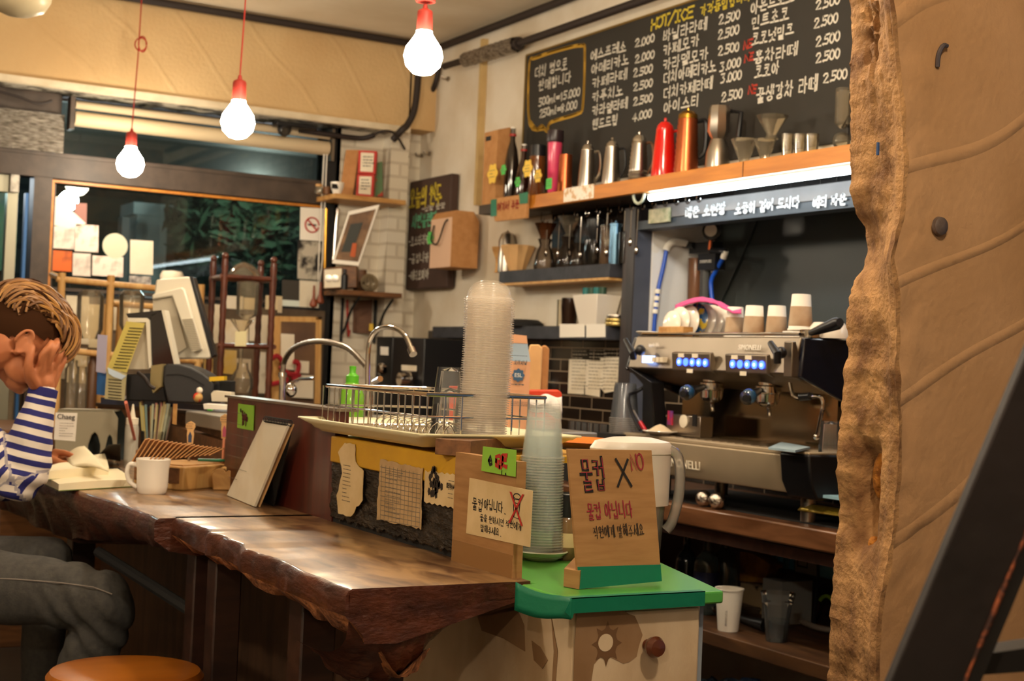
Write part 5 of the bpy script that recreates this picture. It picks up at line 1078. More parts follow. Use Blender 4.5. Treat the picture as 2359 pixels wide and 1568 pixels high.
# levers
for lx, nm in ((1463, 'a'), (1795, 'b')):
    top = at(lx - 22 if nm == 'a' else lx - 20, 783 if nm == 'a' else 790, x=2.57); mid = at(lx + 12 if nm == 'a' else lx + 4, 806 if nm == 'a' else 812, x=2.575); bot = at(lx - 4, 826 if nm == 'a' else 836, x=2.56)
    lv = MB().tube([top, at(lx - 4, 815, x=2.555), bot], [.009, .012, .010], 10).build('steam_lever', M_black, t); MB().ball(mid, .017, 14).build('lever_hub', M_black, lv)
# groups and portafilters
for k, (gx, gy) in enumerate(((1640, 882), (1770, 890))):
    c = at(gx, gy, x=2.70); g = MB().lathe(c - Vector((0, 0, .0)), [(.034, -.022), (.038, -.018), (.038, .0), (.030, .004), (.030, .035)], 28).build('group_head', M_chrome, t)
    p0_ = c + Vector((-.03, .0, -.012)); p1_ = at((1580, 1722)[k], (905, 915)[k], x=2.55)
    pf = MB().lathe(c, [(.033, -.045), (.035, -.022), (.030, -.05), (.018, -.058)], 24).build('portafilter', M_chrome, t)
    MB().tube([p0_, p0_.lerp(p1_, .45), p0_.lerp(p1_, .75), p1_, p1_ + (p1_ - p0_).normalized() * .022], [.009, .012, .019, .022, .010], 14).build('handle', M_black, pf)
    MB().ball(p1_ + Vector((.006, 0, .003)), .0225, 14).build('handle_cap', mat('blue_sheen', '1d4666', .12, coat=1), pf)
    MB().tube([c + Vector((0, 0, -.05)), c + Vector((-.01, -.02, -.068)), c + Vector((-.012, -.026, -.085))], .006, 8).build('spout', M_chrome, pf)
pts = [(1818, 868, 2.66), (1825, 905, 2.66), (1840, 918, 2.66), (1868, 914, 2.66), (1890, 916, 2.66), (1896, 930, 2.66), (1890, 965, 2.66), (1882, 1004, 2.66)]
sw = MB().tube(smooth_path([at(a, b, x=c) for a, b, c in pts]), .0055, 8).build('steam_wand', M_chrome, t); MB().cyl(at(1845, 914, x=2.66), at(1868, 912, x=2.66), .011).build('wand_grip', M_black, sw); MB().ball(at(1881, 1006, x=2.66), .009, 10).build('wand_tip', M_chrome, sw)
pts = [(1500, 880, 2.66), (1470, 900, 2.62), (1448, 912, 2.58), (1455, 950, 2.58), (1475, 990, 2.58)]
MB().tube(smooth_path([at(a, b, x=c) for a, b, c in pts]), .0055, 8).build('steam_wand', M_black, t)
MB().prism([at(1440, 840, x=2.60), at(1500, 880, x=2.60), at(1508, 1000, x=2.66), at(1478, 1000, x=2.66), at(1480, 885, x=2.62)], (.05, 0, 0)).build('side_arm', M_black, t, bevel=.003)
R3 = frame(at(1526, 1082, x=2.589), (0, -1, 0), (.1, 0, 1)); font_text('maker_name', 'SIMONELLI', frame(at(1534, 1072, x=2.586), (0, -1, 0), (-.1, 0, 1)), .036, M_paper, t, .001)
font_text('maker_name', 'SIMONELLI', frame(at(1700, 805, x=2.608), (0, -1, 0), (.15, 0, 1)), .021, M_paperw, t, .0005); font_text('model_name', 'appia life', frame(at(1494, 797, x=2.608), (0, -1, 0), (.15, 0, 1)), .016, M_paperw, t, .0005)
# ------------------------------------------------------------------ on top of the machine
MT = 1.229
def papercup(px, w, top, lab, base=None, x=2.74, sleeve=True):
    c = at(px, 768, x=x); s = mpp(c); z0 = base or MT + .0; zt_ = at(px, top, x=x).z; h = zt_ - z0; r = w * s / 2
    t = thing('paper_cup', lab, 'paper cup', (c.x, c.y, z0), 0, 'upturned paper cups on the coffee machine')
    MB().lathe((c.x, c.y, z0), [(r * 1.06, 0), (r * 1.08, .003), (r * 1.0, .006), (r * .80, h - .002), (r * .76, h), (0, h - .003)], 28).build('cup', M_paperw, t)
    if sleeve: MB().lathe((c.x, c.y, z0), [(r * 1.0, .012), (r * 1.02, .013), (r * .89, h * .66), (r * .87, h * .665)], 28, cap=False).build('sleeve', mat('sleeve', 'c9b49a', .85, col2='a07a58', nscale=8), t)
papercup(1692, 46, 707, 'leftmost of the four sleeved paper cups on the machine'); papercup(1736, 50, 704, 'second sleeved paper cup beside the plates', x=2.70)
papercup(1788, 50, 704, 'third sleeved paper cup next to the tall stack of two'); 
c = at(1838, 765, x=2.72); tag(MB().lathe((c.x, c.y, MT), [(0, 0), (.045, 0), (.043, .018), (.03, .02), (0, .02)], 28).build('white_saucer', M_ceram), 'upturned white dish under the tall paper cup', 'dish')
papercup(1843, 54, 678, 'tallest sleeved paper cup standing on a white dish', base=MT + .021, x=2.72)
for i, (px, r, tp, m, lab) in enumerate(((1545, 40, 715, M_ceram, 'leftmost white plate in the upright row'), (1562, 46, 706, M_ceram, 'second white plate in the upright row'), (1582, 50, 702, M_ceram, 'third white plate in the upright row'), (1600, 54, 698, mat('plate_blue', '24568a', .2, coat=.5, col2='b59a2c', nscale=40, ramp=(.5, .55)), 'blue and yellow patterned plate in the upright row'), (1618, 52, 700, M_ceram, 'white plate right of the patterned plate'), (1636, 50, 702, M_ceram, 'sixth white plate in the upright row'), (1652, 46, 704, M_ceram, 'rightmost white plate in the upright row'))):
    X2 = 2.665 + .026 * i; c = at(px, 735, x=X2); zt_ = at(px, tp, x=X2).z; r2 = (zt_ - MT) / 2 * 1.02; c.z = MT + r2 - .001
    ax = Vector((-1, -.12, .10)).normalized()
    tag(MB().lathe(c, [(0, .004), (r2 * .55, .004), (r2 * .98, -.006), (r2 * 1.0, -.004), (r2 * .6, .008), (0, .009)], 36, axis=ax).build('plate', m), lab, 'plate', 'plates in the upright row on the machine')
mb = MB(); a = at(1556, 705, x=2.74)
mb.grid(lambda u, v: at(1556 + 152 * u, 703 - 22 * sin(pi * min(1, u * 1.15)) + 10 * u, x=2.70 + .08 * v) + Vector((0, 0, .004 * noise.noise(Vector((u * 9, v * 4, 1))) - .012 * abs(v - .5) * 2)), 30, 8)
tag(mb.build('pink_cloth', mat('pink_cloth', 'd0508c', .85, bump=.2), solid=.004), 'pink cloth draped over the row of plates', 'cloth')
c = at(1545, 768, x=2.66); tag(MB().box((2.64, at(1573, 760, x=2.64).y, MT), (2.68, at(1516, 760, x=2.64).y, MT + .03)).build('small_wooden_box', M_cut, bevel=.002), 'small wooden box at the foot of the plates', 'box')
c = at(1493, 765, x=2.68); tag(MB().lathe((c.x, c.y, MT), [(0, 0), (.02, 0), (.04, .014), (.038, .016), (.018, .005), (0, .004)], 26).build('white_dish', M_ceram), 'little white dish at the left end of the machine top', 'dish')
for px, r, lab in ((1888, .035, 'white bowl with green print upturned on the machine'), (1925, .042, 'white cup upturned at the right end of the machine')):
    c = at(px, 765, x=2.74); tag(MB().lathe((c.x, c.y, MT), [(r, 0), (r * .98, .006), (r * .8, .032), (r * .5, .045), (0, .047)], 28).build('white_bowl', M_ceram), lab, 'bowl')
p = at(1868, 768, x=2.66); q = at(1928, 745, x=2.64); p.z = MT + .012; t = thing('spare_portafilter', 'black handled portafilter lying on the right end of the machine', 'portafilter', (p.x, p.y, MT))
MB().tube([p, p.lerp(q, .5), q, q + (q - p) * .12], [.009, .014, .018, .012], 12).build('handle', M_black, t); MB().lathe((p.x + .03, p.y + .03, MT), [(.034, 0), (.036, .02), (.03, .022), (0, .02)], 24).build('basket', M_chrome, t)
# on the drip tray
c = at(1572, 1003, x=2.66); c.z = .9215; t = thing('reflected_timer', 'reflection of a steel timer box with a round dial built on the machine tray', 'timer', c)  # timer box reflected in the back plate, built here as a solid object
ya_, yb_ = at(1612, 1000, x=2.66).y, at(1534, 1000, x=2.66).y; MB().box((2.66, ya_, .9215), (2.71, yb_, .985)).build('body', M_steel, t, bevel=.002)
MB().lathe(at(1576, 970, x=2.659), [(.020, 0), (.020, .004), (.012, .006), (0, .006)], 24, axis=(-1, 0, 0)).build('dial', M_paper, t)
c2_ = at(1600, 968, x=2.659); MB().box(c2_ + Vector((-.001, -.010, -.018)), c2_ + Vector((.001, .010, .018))).build('window', M_black, t)
c2_ = at(1544, 962, x=2.659); MB().box(c2_ + Vector((-.001, -.014, -.022)), c2_ + Vector((.001, .014, .022))).build('blue_sticker', mat('blue_sticker', '2b3a8c', .5, col2='b02030', nscale=30), t)
c = at(1520, 1000, x=2.62); t = thing('sugar_plate', 'shallow white plate heaped with pale powder on the tray', 'plate', (c.x, c.y, .9215))
MB().lathe((c.x, c.y, .9215), [(0, 0), (.03, 0), (.055, .010), (.054, .012), (.03, .004), (0, .004)], 30).build('dish', M_ceram, t); MB().lathe((c.x, c.y, .9255), [(.042, .004), (.03, .012), (.012, .024), (0, .028)], 26).build('powder', mat('powder', 'ddc9a8', 1, bump=.6), t)
c = at(1487, 985, x=2.60); t = thing('red_handled_tool', 'small tool with a red handle left of the powder plate', 'tool', (c.x, c.y, .92)); MB().tube([(c.x, c.y, .93), (c.x - .0, c.y + .03, .955)], .007, 10).build('handle', mat('red_plastic', 'b81e2c', .3), t); MB().tube([(c.x, c.y + .03, .955), (c.x, c.y + .07, .99)], .003, 8).build('shaft', M_steel, t)
tc = at(1800, 1038, x=2.62); tag(MB().prism([at(1770, 1035, z=.922), at(1832, 1042, z=.922), at(1866, 1034, z=.922), at(1800, 1022, z=.922)], (0, 0, .006)).build('folded_rag', mat('blue_rag', '8fa4b0', .9, bump=.4)), 'pale blue rag lying at the near end of the machine tray', 'cloth')
c = at(1912, 1040, x=2.64); tumbler(Vector((c.x, c.y, .92)), .030, .026, .085, 'clear ribbed glass at the near corner of the machine')
# ------------------------------------------------------------------ between machine and counter
for i, (px, py) in enumerate(((1622, 1140), (1653, 1150))):
    c = at(px, py, x=2.64); c.z = .718 + .026; tag(MB().ball(c, .026, 16, (1, 1, .95)).build('foil_ball', mat('foil_ball', 'c9bfb2', .2, 1, bump=1, bscale=60)), ('left' if i == 0 else 'right') + ' crumpled shiny foil ball under the machine front', 'foil ball')
for i, (px, py) in enumerate(((1648, 1098), (1680, 1103))):
    c = at(px, py, x=2.66); tag(MB().cyl(c, c + Vector((.09, 0, 0)), .014).build('drain_nozzle', M_chrome), ('left' if i == 0 else 'right') + ' small chrome nozzle under the machine front', 'nozzle')
mb = MB().box((2.66, 2.6, .7185), (3.1, 3.9, .722)); tag(mb.build('rubber_mat', M_blackm), 'black rubber mat under the coffee machine', 'mat')
c = at(1880, 1178, x=2.66); mb = MB(); mb.grid(lambda u, v: at(1838 + 100 * u, 1170 + 14 * u, x=2.65) + Vector((.06 * v, 0, -.006 + .02 * sin(pi * v) * (1 - .3 * u))), 16, 8); tag(mb.build('gold_packet', mat('gold_foil', '9a8430', .3, .7, bump=.6), solid=.003), 'crinkled gold packet on the counter under the machine', 'packet')
c = at(1905, 1142, x=2.66); tag(MB().box(c + Vector((-.02, -.10, -.004)), c + Vector((.10, .03, .004))).build('blue_plate', mat('pale_blue', '9cc6d8', .4)), 'pale blue plate on the dark things under the machine end', 'plate')
# ------------------------------------------------------------------ low shelf contents
LZ = .3625
def low(px, x): c = at(px, 1440, x=x); return Vector((c.x, c.y, LZ))
c = at(1677, 1452, z=LZ); s = mpp(c); t = thing('paper_cup', 'white takeaway paper cup with a rolled rim on the low shelf', 'paper cup', c)
MB().lathe(c, [(0, .004), (23 * s, 0), (24 * s, .004), (32 * s, 94 * s), (34 * s, 95 * s), (34 * s, 98 * s), (31 * s, 97 * s), (23 * s, 6 * s), (0, 6 * s)], 32).build('cup', M_paperw, t)
mb = MB(); mb.M = None; scribble(mb, frame(c + Vector((-24 * s, -17 * s, 15 * s)), (0, 0, 1), (.5, -.868, 0)), .05, .006, 3, .004, .0012, 4); mb.build('print', M_inkg, t)
c = at(1788, 1476, z=LZ); s = mpp(c); t = thing('clear_cup', 'clear plastic cup of water with a wide rim on the low shelf', 'cup', c)
MB().lathe(c, [(0, 0), (23 * s, 0), (24 * s, 3 * s), (33 * s, 84 * s), (37 * s, 88 * s), (36 * s, 92 * s), (39 * s, 106 * s), (40 * s, 112 * s), (38 * s, 112 * s)], 32, cap=False).build('cup', clear('cup_clear', 'ffffff', .10, 'eaf2f6', 1, .08), t)
MB().lathe(c, [(0, 2 * s), (22 * s, 2 * s), (27 * s, 50 * s), (0, 50 * s)], 28).build('water', clear('water', 'e6f0f6', .06, 'cfe0ea', 1, .02), t)
def bottle(px, x, top, rpx, lab, m, cap=None, z0=LZ, lbl=None, grp=None, neck=.32):
    c = at(px, 1400, x=x); c.z = z0; H = at(px, top, x=x).z - z0; r = rpx * mpp(at(px, top, x=x)); t = thing('bottle', lab, 'bottle', c, 0, grp)
    MB().lathe(c, [(0, 0), (r * .95, 0), (r, .006), (r, H * .60), (r * .85, H * .68), (r * neck, H * .78), (r * neck, H * .97), (r * neck * 1.15, H * .975), (r * neck * 1.15, H), (0, H)], 26).build('glass', m, t)
    if lbl: MB().lathe(c, [(r * 1.01, H * .18), (r * 1.01, H * .52)], 26, cap=False).build('label', lbl, t)
    if cap: MB().lathe(c, [(r * neck * 1.2, H * .93), (r * neck * 1.25, H * 1.0), (0, H * 1.01)], 16).build('cap', cap, t)
    return t
M_bglass = mat('bottle_glass', '4a5654', .1, alpha=.75, coat=1); 
bottle(1625, 2.80, 1224, 30, 'clear empty bottle with a pale neck behind the white cabinet', M_bglass, lbl=mat('navy_label', '2c3560', .5))
bottle(1665, 2.92, 1220, 32, 'rounded clear bottle in the back row of the low shelf', M_bglass); bottle(1577, 2.85, 1225, 24, 'dark bottle farthest left on the low shelf', mat('dark_glass', '1e2428', .1, coat=1))
M_bb = mat('coffee_bag', 'c08a34', .4, col2='6b3d1c', nscale=12)
c = at(1737, 1320, x=2.98); t = thing('coffee_bag', 'orange and brown coffee bag above the patterned box on the low shelf', 'bag', (2.98, c.y, at(1737, 1345, x=2.98).z))
P = [at(a, b, x=2.98) for a, b in ((1705, 1270), (1735, 1275), (1775, 1300), (1760, 1343), (1704, 1338))]; MB().prism(P, (.08, 0, 0)).build('bag', M_bb, t)
z_ = at(1735, 1345, x=2.98).z; tag(MB().box((2.97, at(1762, 1400, x=2.97).y, LZ), (3.09, at(1704, 1400, x=2.97).y, z_ - .002)).build('patterned_box', mat('print_box', 'b59c78', .7, col2='3c3020', nscale=14, ramp=(.55, .62))), 'beige box with dark flower print on the low shelf', 'box')
a = at(1758, 1330, x=2.90); b2 = at(1803, 1330, x=2.90); tag(MB().box((2.90, b2.y, LZ), (3.02, a.y, a.z)).build('grey_box', mat('grey_card', '8d8c88', .7)), 'plain grey box behind the clear water cup', 'box')
for i in range(5):
    c = at(1790 + i * 13, 1290, x=3.05); tag(MB().lathe((3.05, c.y, at(1800, 1305, x=3.05).z), [(0, 0), (.016, 0), (.018, .05), (.014, .09), (.008, .10), (0, .10)], 14).build('blue_bottle', mat('teal%d' % (i % 2), ('1f5f70', '3a90b8')[i % 2], .3)), 'small blue bottle in the dim row under the counter', 'bottle', 'blue bottles in the row under the counter')
tag(MB().box((3.02, 2.6, at(1800, 1306, x=3.05).z - .012), (3.16, at(1780, 1300, x=3.05).y, at(1800, 1306, x=3.05).z)).build('inner_shelf', M_wdark), 'narrow inner shelf carrying the blue bottles', 'shelf')
zz = at(1800, 1306, x=3.05).z
t = thing('marked_box', 'grey box with a dark square spiral mark under the counter', 'box', (3.05, 3.0, zz)); a = at(1832, 1300, x=3.03); b2 = at(1882, 1300, x=3.03); MB().box((3.03, b2.y, zz), (3.12, a.y, zz + .09)).build('box', mat('pale_grey', '8f8e84', .7), t)
mb = MB(); M = frame((3.029, a.y - .012, zz + .02), (0, -1, 0)); old = mb.M; mb.M = M
for q1, q2 in (((0, .05), (0, 0)), ((0, 0), (.045, 0)), ((.045, 0), (.045, .03)), ((.015, .05), (.015, .018)), ((.015, .018), (.06, .018)), ((.03, .05), (.03, .03))):
    mb.add([(min(q1[0], q2[0]) - .002, min(q1[1], q2[1]) - .002, .0006), (max(q1[0], q2[0]) + .002, min(q1[1], q2[1]) - .002, .0006), (max(q1[0], q2[0]) + .002, max(q1[1], q2[1]) + .002, .0006), (min(q1[0], q2[0]) - .002, max(q1[1], q2[1]) + .002, .0006)], [(0, 1, 2, 3)])
mb.M = old; mb.build('mark', M_ink, t)
a = at(1886, 1300, x=3.03); tag(MB().box((3.03, a.y - .25, zz), (3.12, a.y, zz + .09)).build('pale_blue_box', mat('blue_card', '6fa6b8', .5)), 'pale blue box beside the wall end under the counter', 'box')
c = at(1640, 1415, z=LZ); t = thing('spoon_tool', 'chrome ball ended black handled tool lying on the low shelf', 'tool', (c.x, c.y, LZ)); MB().ball((c.x, c.y, LZ + .018), .018, 14).build('head', M_chrome, t)
q = at(1765, 1440, z=LZ + .02); MB().tube([(c.x + .02, c.y - .04, LZ + .02), q.lerp(c, .4) + Vector((0, 0, .005)), q], [.006, .010, .020], 12).build('handle', M_black, t)
c = at(1735, 1408, z=LZ); tag(MB().lathe((c.x, c.y, LZ), [(0, 0), (.04, 0), (.05, .015), (.045, .02), (0, .02)], 24).build('small_scale', mat('dull_scale', '5c5044', .4)), 'round dull scale behind the white paper cup', 'scale')
tag(MB().tube(smooth_path([at(1825, 1410, z=LZ + .012), at(1850, 1432, z=LZ + .012), at(1890, 1447, z=LZ + .012), at(1930, 1452, z=LZ + .012)]), .009, 10).build('grey_hose', mat('hose', '8a8078', .5)), 'grey hose curving across the low shelf', 'hose')
tag(MB().tube(smooth_path([at(1883, 1275, x=3.0), at(1885, 1330, x=3.0), at(1878, 1400, x=3.0), at(1875, 1440, x=3.0)]), .005, 8).build('black_wire', M_black), 'thin black wire hanging under the counter', 'wire')
c = at(1905, 1400, x=2.95); tag(MB().tube(arc(c, (0, 1, 0), (0, 0, 1), .035, 30, 200, 12), .006, 8).build('green_cable', mat('olive', '6f8a1e', .5)), 'yellow green cable loop at the right of the low shelf', 'cable')
mb = MB(); mb.grid(lambda u, v: at(1612 + 70 * u, 1558, x=2.75) + Vector((.12 * v, 0, -.02 + .03 * noise.noise(Vector((u * 4, v * 4, 0))))), 12, 8); tag(mb.build('plastic_bag', mat('bag_blue', '9cc0de', .5, col2='2a4a90', nscale=14), solid=.002), 'blue and white plastic bag under the low shelf', 'bag')
# ------------------------------------------------------------------ things above the wooden shelf
SZ = 1.8145
def turned(name, lab, cat, px, top, prof, m, x=3.06, z0=SZ, grp=None, flute=0, nf=0, extra=None, part='body'):
    c = at(px, 400, x=x); c.z = z0; H = at(px, top, x=x).z - z0; s = mpp(at(px, top, x=x)); t = thing(name, lab, cat, c, 0, grp)
    MB().lathe(c, [(r * s, h * H) for r, h in prof], 30, flute=flute, nf=nf).build(part, m, t)
    if extra: extra(t, c, H, s)
    return t
UR = Vector((.868, -.495, 0))
bagc = at(1150, 450, x=3.06); yb_, ya_ = at(1122, 400, x=3.02).y, at(1152, 400, x=3.02).y
t = thing('kraft_bag', 'open kraft paper bag at the left end of the wooden shelf', 'bag', (3.07, (ya_ + yb_) / 2, 1.72)); z1_ = at(1140, 300, x=3.0).z
MB().prism([(3.0, ya_, SZ), (3.07, ya_, SZ), (3.07, ya_, z1_ + .02), (3.0, ya_ + .0, z1_)], (0, yb_ - ya_, 0)).build('body', M_kraft, t); MB().box((2.998, yb_ - .06, z1_ - .04), (3.0, yb_ - .015, z1_ - .02)).build('clip', M_blackm, t)
def cap_red(t, c, H, s): MB().lathe(c, [(6 * s, H * .9), (6 * s, H), (0, H)], 14).build('cap', M_paperw, t); MB().lathe(c, [(8 * s, H * .88), (8 * s, H * .91)], 14).build('ring', mat('red_ring', 'a02018', .4), t)
turned('syrup_bottle', 'tall dark swing top bottle next to the kraft bag', 'bottle', 1178, 294, [(0, 0), (15, 0), (16, .02), (16, .55), (12, .7), (6, .82), (6, .98), (0, 1)], mat('dark_syrup', '1c0f0a', .1, coat=1), x=3.05, extra=cap_red)
turned('syrup_bottle', 'short dark red swing top bottle on the shelf end', 'bottle', 1205, 333, [(0, 0), (15, 0), (16, .02), (16, .45), (12, .62), (6, .76), (6, .98), (0, 1)], mat('red_syrup', '2e100c', .1, coat=1), x=3.05, extra=cap_red)
turned('amber_jar', 'amber jar with a black lid left of the pink tumbler', 'jar', 1237, 336, [(0, 0), (18, 0), (19, .02), (19, .75), (19, .80)], mat('amber', '6b3a12', .12, coat=1, alpha=.9), extra=lambda t, c, H, s: MB().lathe(c, [(18 * s, H * .78), (18 * s, H), (0, H)], 24).build('lid', M_black, t))
turned('pink_tumbler', 'pink travel tumbler with a dark lid', 'tumbler', 1276, 302, [(0, 0), (11, 0), (13, .02), (17, .84)], mat('pink_plastic', 'd8446c', .3, coat=.4), extra=lambda t, c, H, s: (MB().lathe(c, [(18 * s, H * .82), (20 * s, H * .86), (19 * s, H), (0, H)], 24).build('lid', mat('lid_dark', '2c2024', .3), t)))
turned('copper_can', 'copper coloured cup with a black band right of the pink tumbler', 'cup', 1302, 357, [(0, 0), (19, 0), (17, .3), (15, 1), (13, 1), (14, .1), (0, .08)], M_copper, extra=lambda t, c, H, s: MB().box(c + UR * 2 * s + Vector((-.03, -.004, .02)), c + UR * 8 * s + Vector((-.026, .004, H * .9))).build('band', M_black, t))
def pot(px, top, w, m, lab, hm=None, lid=M_chrome, fl=0, spout=True, knob=None):
    def ex(t, c, H, s):
        MB().lathe(c, [(w * .70 * s, H * .80), (w * .64 * s, H * .87), (w * .38 * s, H * .93), (2 * s, H * .94), (3.5 * s, H * .97), (2.5 * s, H), (0, H)], 26).build('lid', lid, t)
        hU_ = UR; MB().tube(smooth_path([c + hU_ * w * .55 * s + Vector((0, 0, H * .78)), c + hU_ * (w * .55 + 16) * s + Vector((0, 0, H * .78)), c + hU_ * (w * .6 + 18) * s + Vector((0, 0, H * .45)), c + hU_ * (w * .8) * s + Vector((0, 0, H * .2))]), 3 * s, 8).build('handle', hm or m, t)
        if spout: MB().tube(smooth_path([c - hU_ * w * .8 * s + Vector((0, 0, H * .12)), c - hU_ * (w + 10) * s + Vector((0, 0, H * .3)), c - hU_ * (w + 6) * s + Vector((0, 0, H * .55)), c - hU_ * (w + 14) * s + Vector((0, 0, H * .72))]), [4 * s] * 12 + [2.4 * s] * 7, 8).build('spout', m, t)
    prof = [(0, 0), (w * .98, 0), (w, .03), (w * .95, .2), (w * .82, .55), (w * .70, .78), (w * .71, .82)]
    if fl: prof = [(0, 0)] + [(w * (1 - .30 * k / 20) * (1 + (fl if k % 2 else -fl)), .80 * k / 20) for k in range(21)]
    return turned('drip_kettle', lab, 'kettle', px, top, prof, m, extra=ex)
pot(1352, 325, 21, M_steel, 'plain steel drip pot left of the other steel pots', spout=False, hm=M_chrome); pot(1408, 318, 22, M_steel, 'steel drip pot with a knobbed lid and black handle', hm=M_black, spout=False)
pot(1470, 304, 24, M_steel, 'ribbed steel kettle with a wooden handle next to the red pot', hm=M_walnut, fl=.04, spout=False); pot(1528, 273, 29, M_reden, 'bright red enamel coffee pot on the shelf', lid=M_reden, spout=False)
def cop(t, c, H, s):
    MB().lathe(c, [(23 * s, H * .84), (22 * s, H * .9), (14 * s, H * .95), (3 * s, H * .96), (3 * s, H), (0, H)], 26).build('lid', mat('brass', 'b98a3a', .25, 1), t)
    MB().tube(smooth_path([c + UR * 22 * s + Vector((0, 0, H * .82)), c + UR * 42 * s + Vector((0, 0, H * .8)), c + UR * 42 * s + Vector((0, 0, H * .4)), c + UR * 26 * s + Vector((0, 0, H * .28))]), 6 * s, 8).build('handle', M_black, t)
turned('copper_kettle', 'hammered copper pot with a black handle right of the red pot', 'kettle', 1580, 250, [(0, 0)] + [((29 - 7 * k / 20) * (1 + (.025 if k % 2 else -.025)), .86 * k / 20) for k in range(21)], M_copper, extra=cop)
def moka(t, c, H, s):
    MB().lathe(c, [(14 * s, H * .49), (26 * s, H * .62), (24 * s, H * .96), (22 * s, H)], 8).build('upper_chamber', M_steel, t)
    MB().tube([c + UR * 22 * s + Vector((0, 0, H * .94)), c + UR * 50 * s + Vector((0, 0, H * .92)), c + UR * 46 * s + Vector((0, 0, H * .55))], 6 * s, 8).build('handle', M_black, t); MB().ball(c + Vector((0, 0, H * 1.02)), 5 * s, 10).build('knob', M_black, t)
turned('moka_pot', 'tall faceted aluminium stovetop coffee maker on the shelf', 'coffee maker', 1652, 246, [(0, 0), (29, 0), (27, .3), (20, .44), (17, .5)], M_steel, extra=moka, part='boiler')
M_gl = clear('shelf_glass', 'fbf6ea', .16, 'e8dcc4', 1, .1)
def cone(px, top, w, lab, m=M_gl, z0=SZ, x=3.06, name='glass_dripper', cat='dripper', grp=None): return turned(name, lab, cat, px, top, [(0, .0), (w * .45, 0), (w * .35, .12), (w * .3, .2), (w, .97), (w * 1.02, 1), (w * .96, 1)], m, z0=z0, x=x, flute=.04, nf=12, grp=grp)
cone(1712, 322, 30, 'wide fluted glass dripper left in the glassware group'); cone(1760, 322, 26, 'second fluted glass dripper in the glassware group')
cone(1774, 268, 36, 'fluted glass dripper raised above the other glassware', z0=at(1774, 322, x=3.06).z + .002)
for i, (px, w, lab) in enumerate(((1812, 15, 'left small clear glass cup on the shelf'), (1840, 15, 'middle small clear glass cup on the shelf'), (1868, 16, 'right small clear glass cup on the shelf'))):
    turned('small_glass', lab, 'glass', px, 310, [(0, 0), (w * .8, 0), (w, 1), (w * .95, 1), (w * .7, .06), (0, .05)], M_gl)
t = thing('siphon_brewer', 'glass siphon coffee maker next to the broken wall edge', 'siphon', at(1935, 345, x=3.06)); c = at(1938, 345, x=3.06); c.z = SZ; s = mpp(c)
MB().ball(c + Vector((0, 0, 30 * s)), 21 * s, 18).build('lower_globe', M_gl, t); MB().lathe(c, [(8 * s, 60 * s), (18 * s, 72 * s), (18 * s, 150 * s), (16 * s, 152 * s)], 22, cap=False).build('upper_chamber', M_gl, t)
MB().tube([c + UR * 16 * s, c + UR * 14 * s + Vector((0, 0, 90 * s)), c + Vector((0, 0, 60 * s))], 3 * s, 8).build('stand', M_black, t)
for args in ((1135, 400, .042, M_ny, 'tall yellow note on the kraft bag at the shelf end'), (1160, 391, .022, M_ng, 'green clover note left on the dark bottle'), (1193, 419, .021, M_ng, 'green clover note right on the short bottle'), (1216, 388, .036, M_ny, 'left large yellow note before the amber jar'), (1240, 405, .027, M_ny, 'right smaller yellow note before the amber jar'), (1265, 423, .026, M_ng, 'green square note below the pink tumbler')):
    note(args[0], args[1], args[2], 2.965, args[3], args[4], 'square' if 'square' in args[4] else 'flower')
# taped tag and sticker on the shelf front
a = at(1133, 458, x=2.93); b2 = at(1215, 498, x=2.93); t = thing('price_tag_box', 'brown tag with red writing and green tape at the shelf end', 'tag', (2.93, (a.y + b2.y) / 2, b2.z))
P = [at(q[0], q[1], x=2.93) for q in ((1132, 458), (1214, 446), (1212, 502), (1140, 510))]; MB().prism(P, (.012, 0, 0)).build('card', M_kraft, t)
mb = MB(); write(mb, '여기서 주문', frame(at(1146, 486, x=2.929), (0, -1, 0)), .034, .006, wid=.9, lift=.001); mb.build('red_writing', mat('dark_red', '8a2018', .8), t)
for q in (((1131, 460), (1144, 458), (1144, 497), (1131, 499)), ((1196, 446), (1217, 442), (1216, 468), (1198, 470))): MB().prism([at(a_, b_, x=2.928) for a_, b_ in q], (-.001, 0, 0)).build('green_tape', M_green, t)
c = at(1334, 442, x=2.948); tag(MB().box((2.946, at(1368, 440, x=2.948).y, c.z - .032), (2.9495, at(1300, 440, x=2.948).y, c.z + .022)).build('shiny_sticker', mat('white_sticker', 'e6dccc', .3, col2='c9a070', nscale=40, ramp=(.5, .6))), 'crinkled white sticker on the wooden shelf edge', 'sticker')
# ------------------------------------------------------------------ the two small slate shelves
def slate(zb3, zt_, lab, y1):
    t = thing('slate_shelf', lab, 'shelf', (3.14, 5.1, zb3)); MB().box((3.085, 4.675, zb3), (3.197, y1, zt_)).build('board', M_slate, t, bevel=.002); return t
s1 = slate(1.476, 1.53, 'upper dark slate coloured wall shelf carrying glass drippers', 5.56); MB().box((3.0855, 4.68, 1.466), (3.197, 5.55, 1.476)).build('wood_base', M_pine, s1)
slate(1.232, 1.286, 'lower dark slate coloured wall shelf carrying the white planter', 6.2)
def on1(px, z0=1.531, x=3.13): c = at(px, 600, x=x); c.z = z0; return c
def tt(name, lab, cat, px, top, prof, m, z0, x=3.13, **k): return turned(name, lab, cat, px, top, prof, m, x=x, z0=z0, **k)
tt('wooden_goblet', 'small wooden goblet at the left end of the upper slate shelf', 'goblet', 1155, 568, [(0, 0), (8, 0), (5, .1), (5, .5), (14, .9), (15, 1), (12, 1), (0, .6)], M_cut, 1.531)
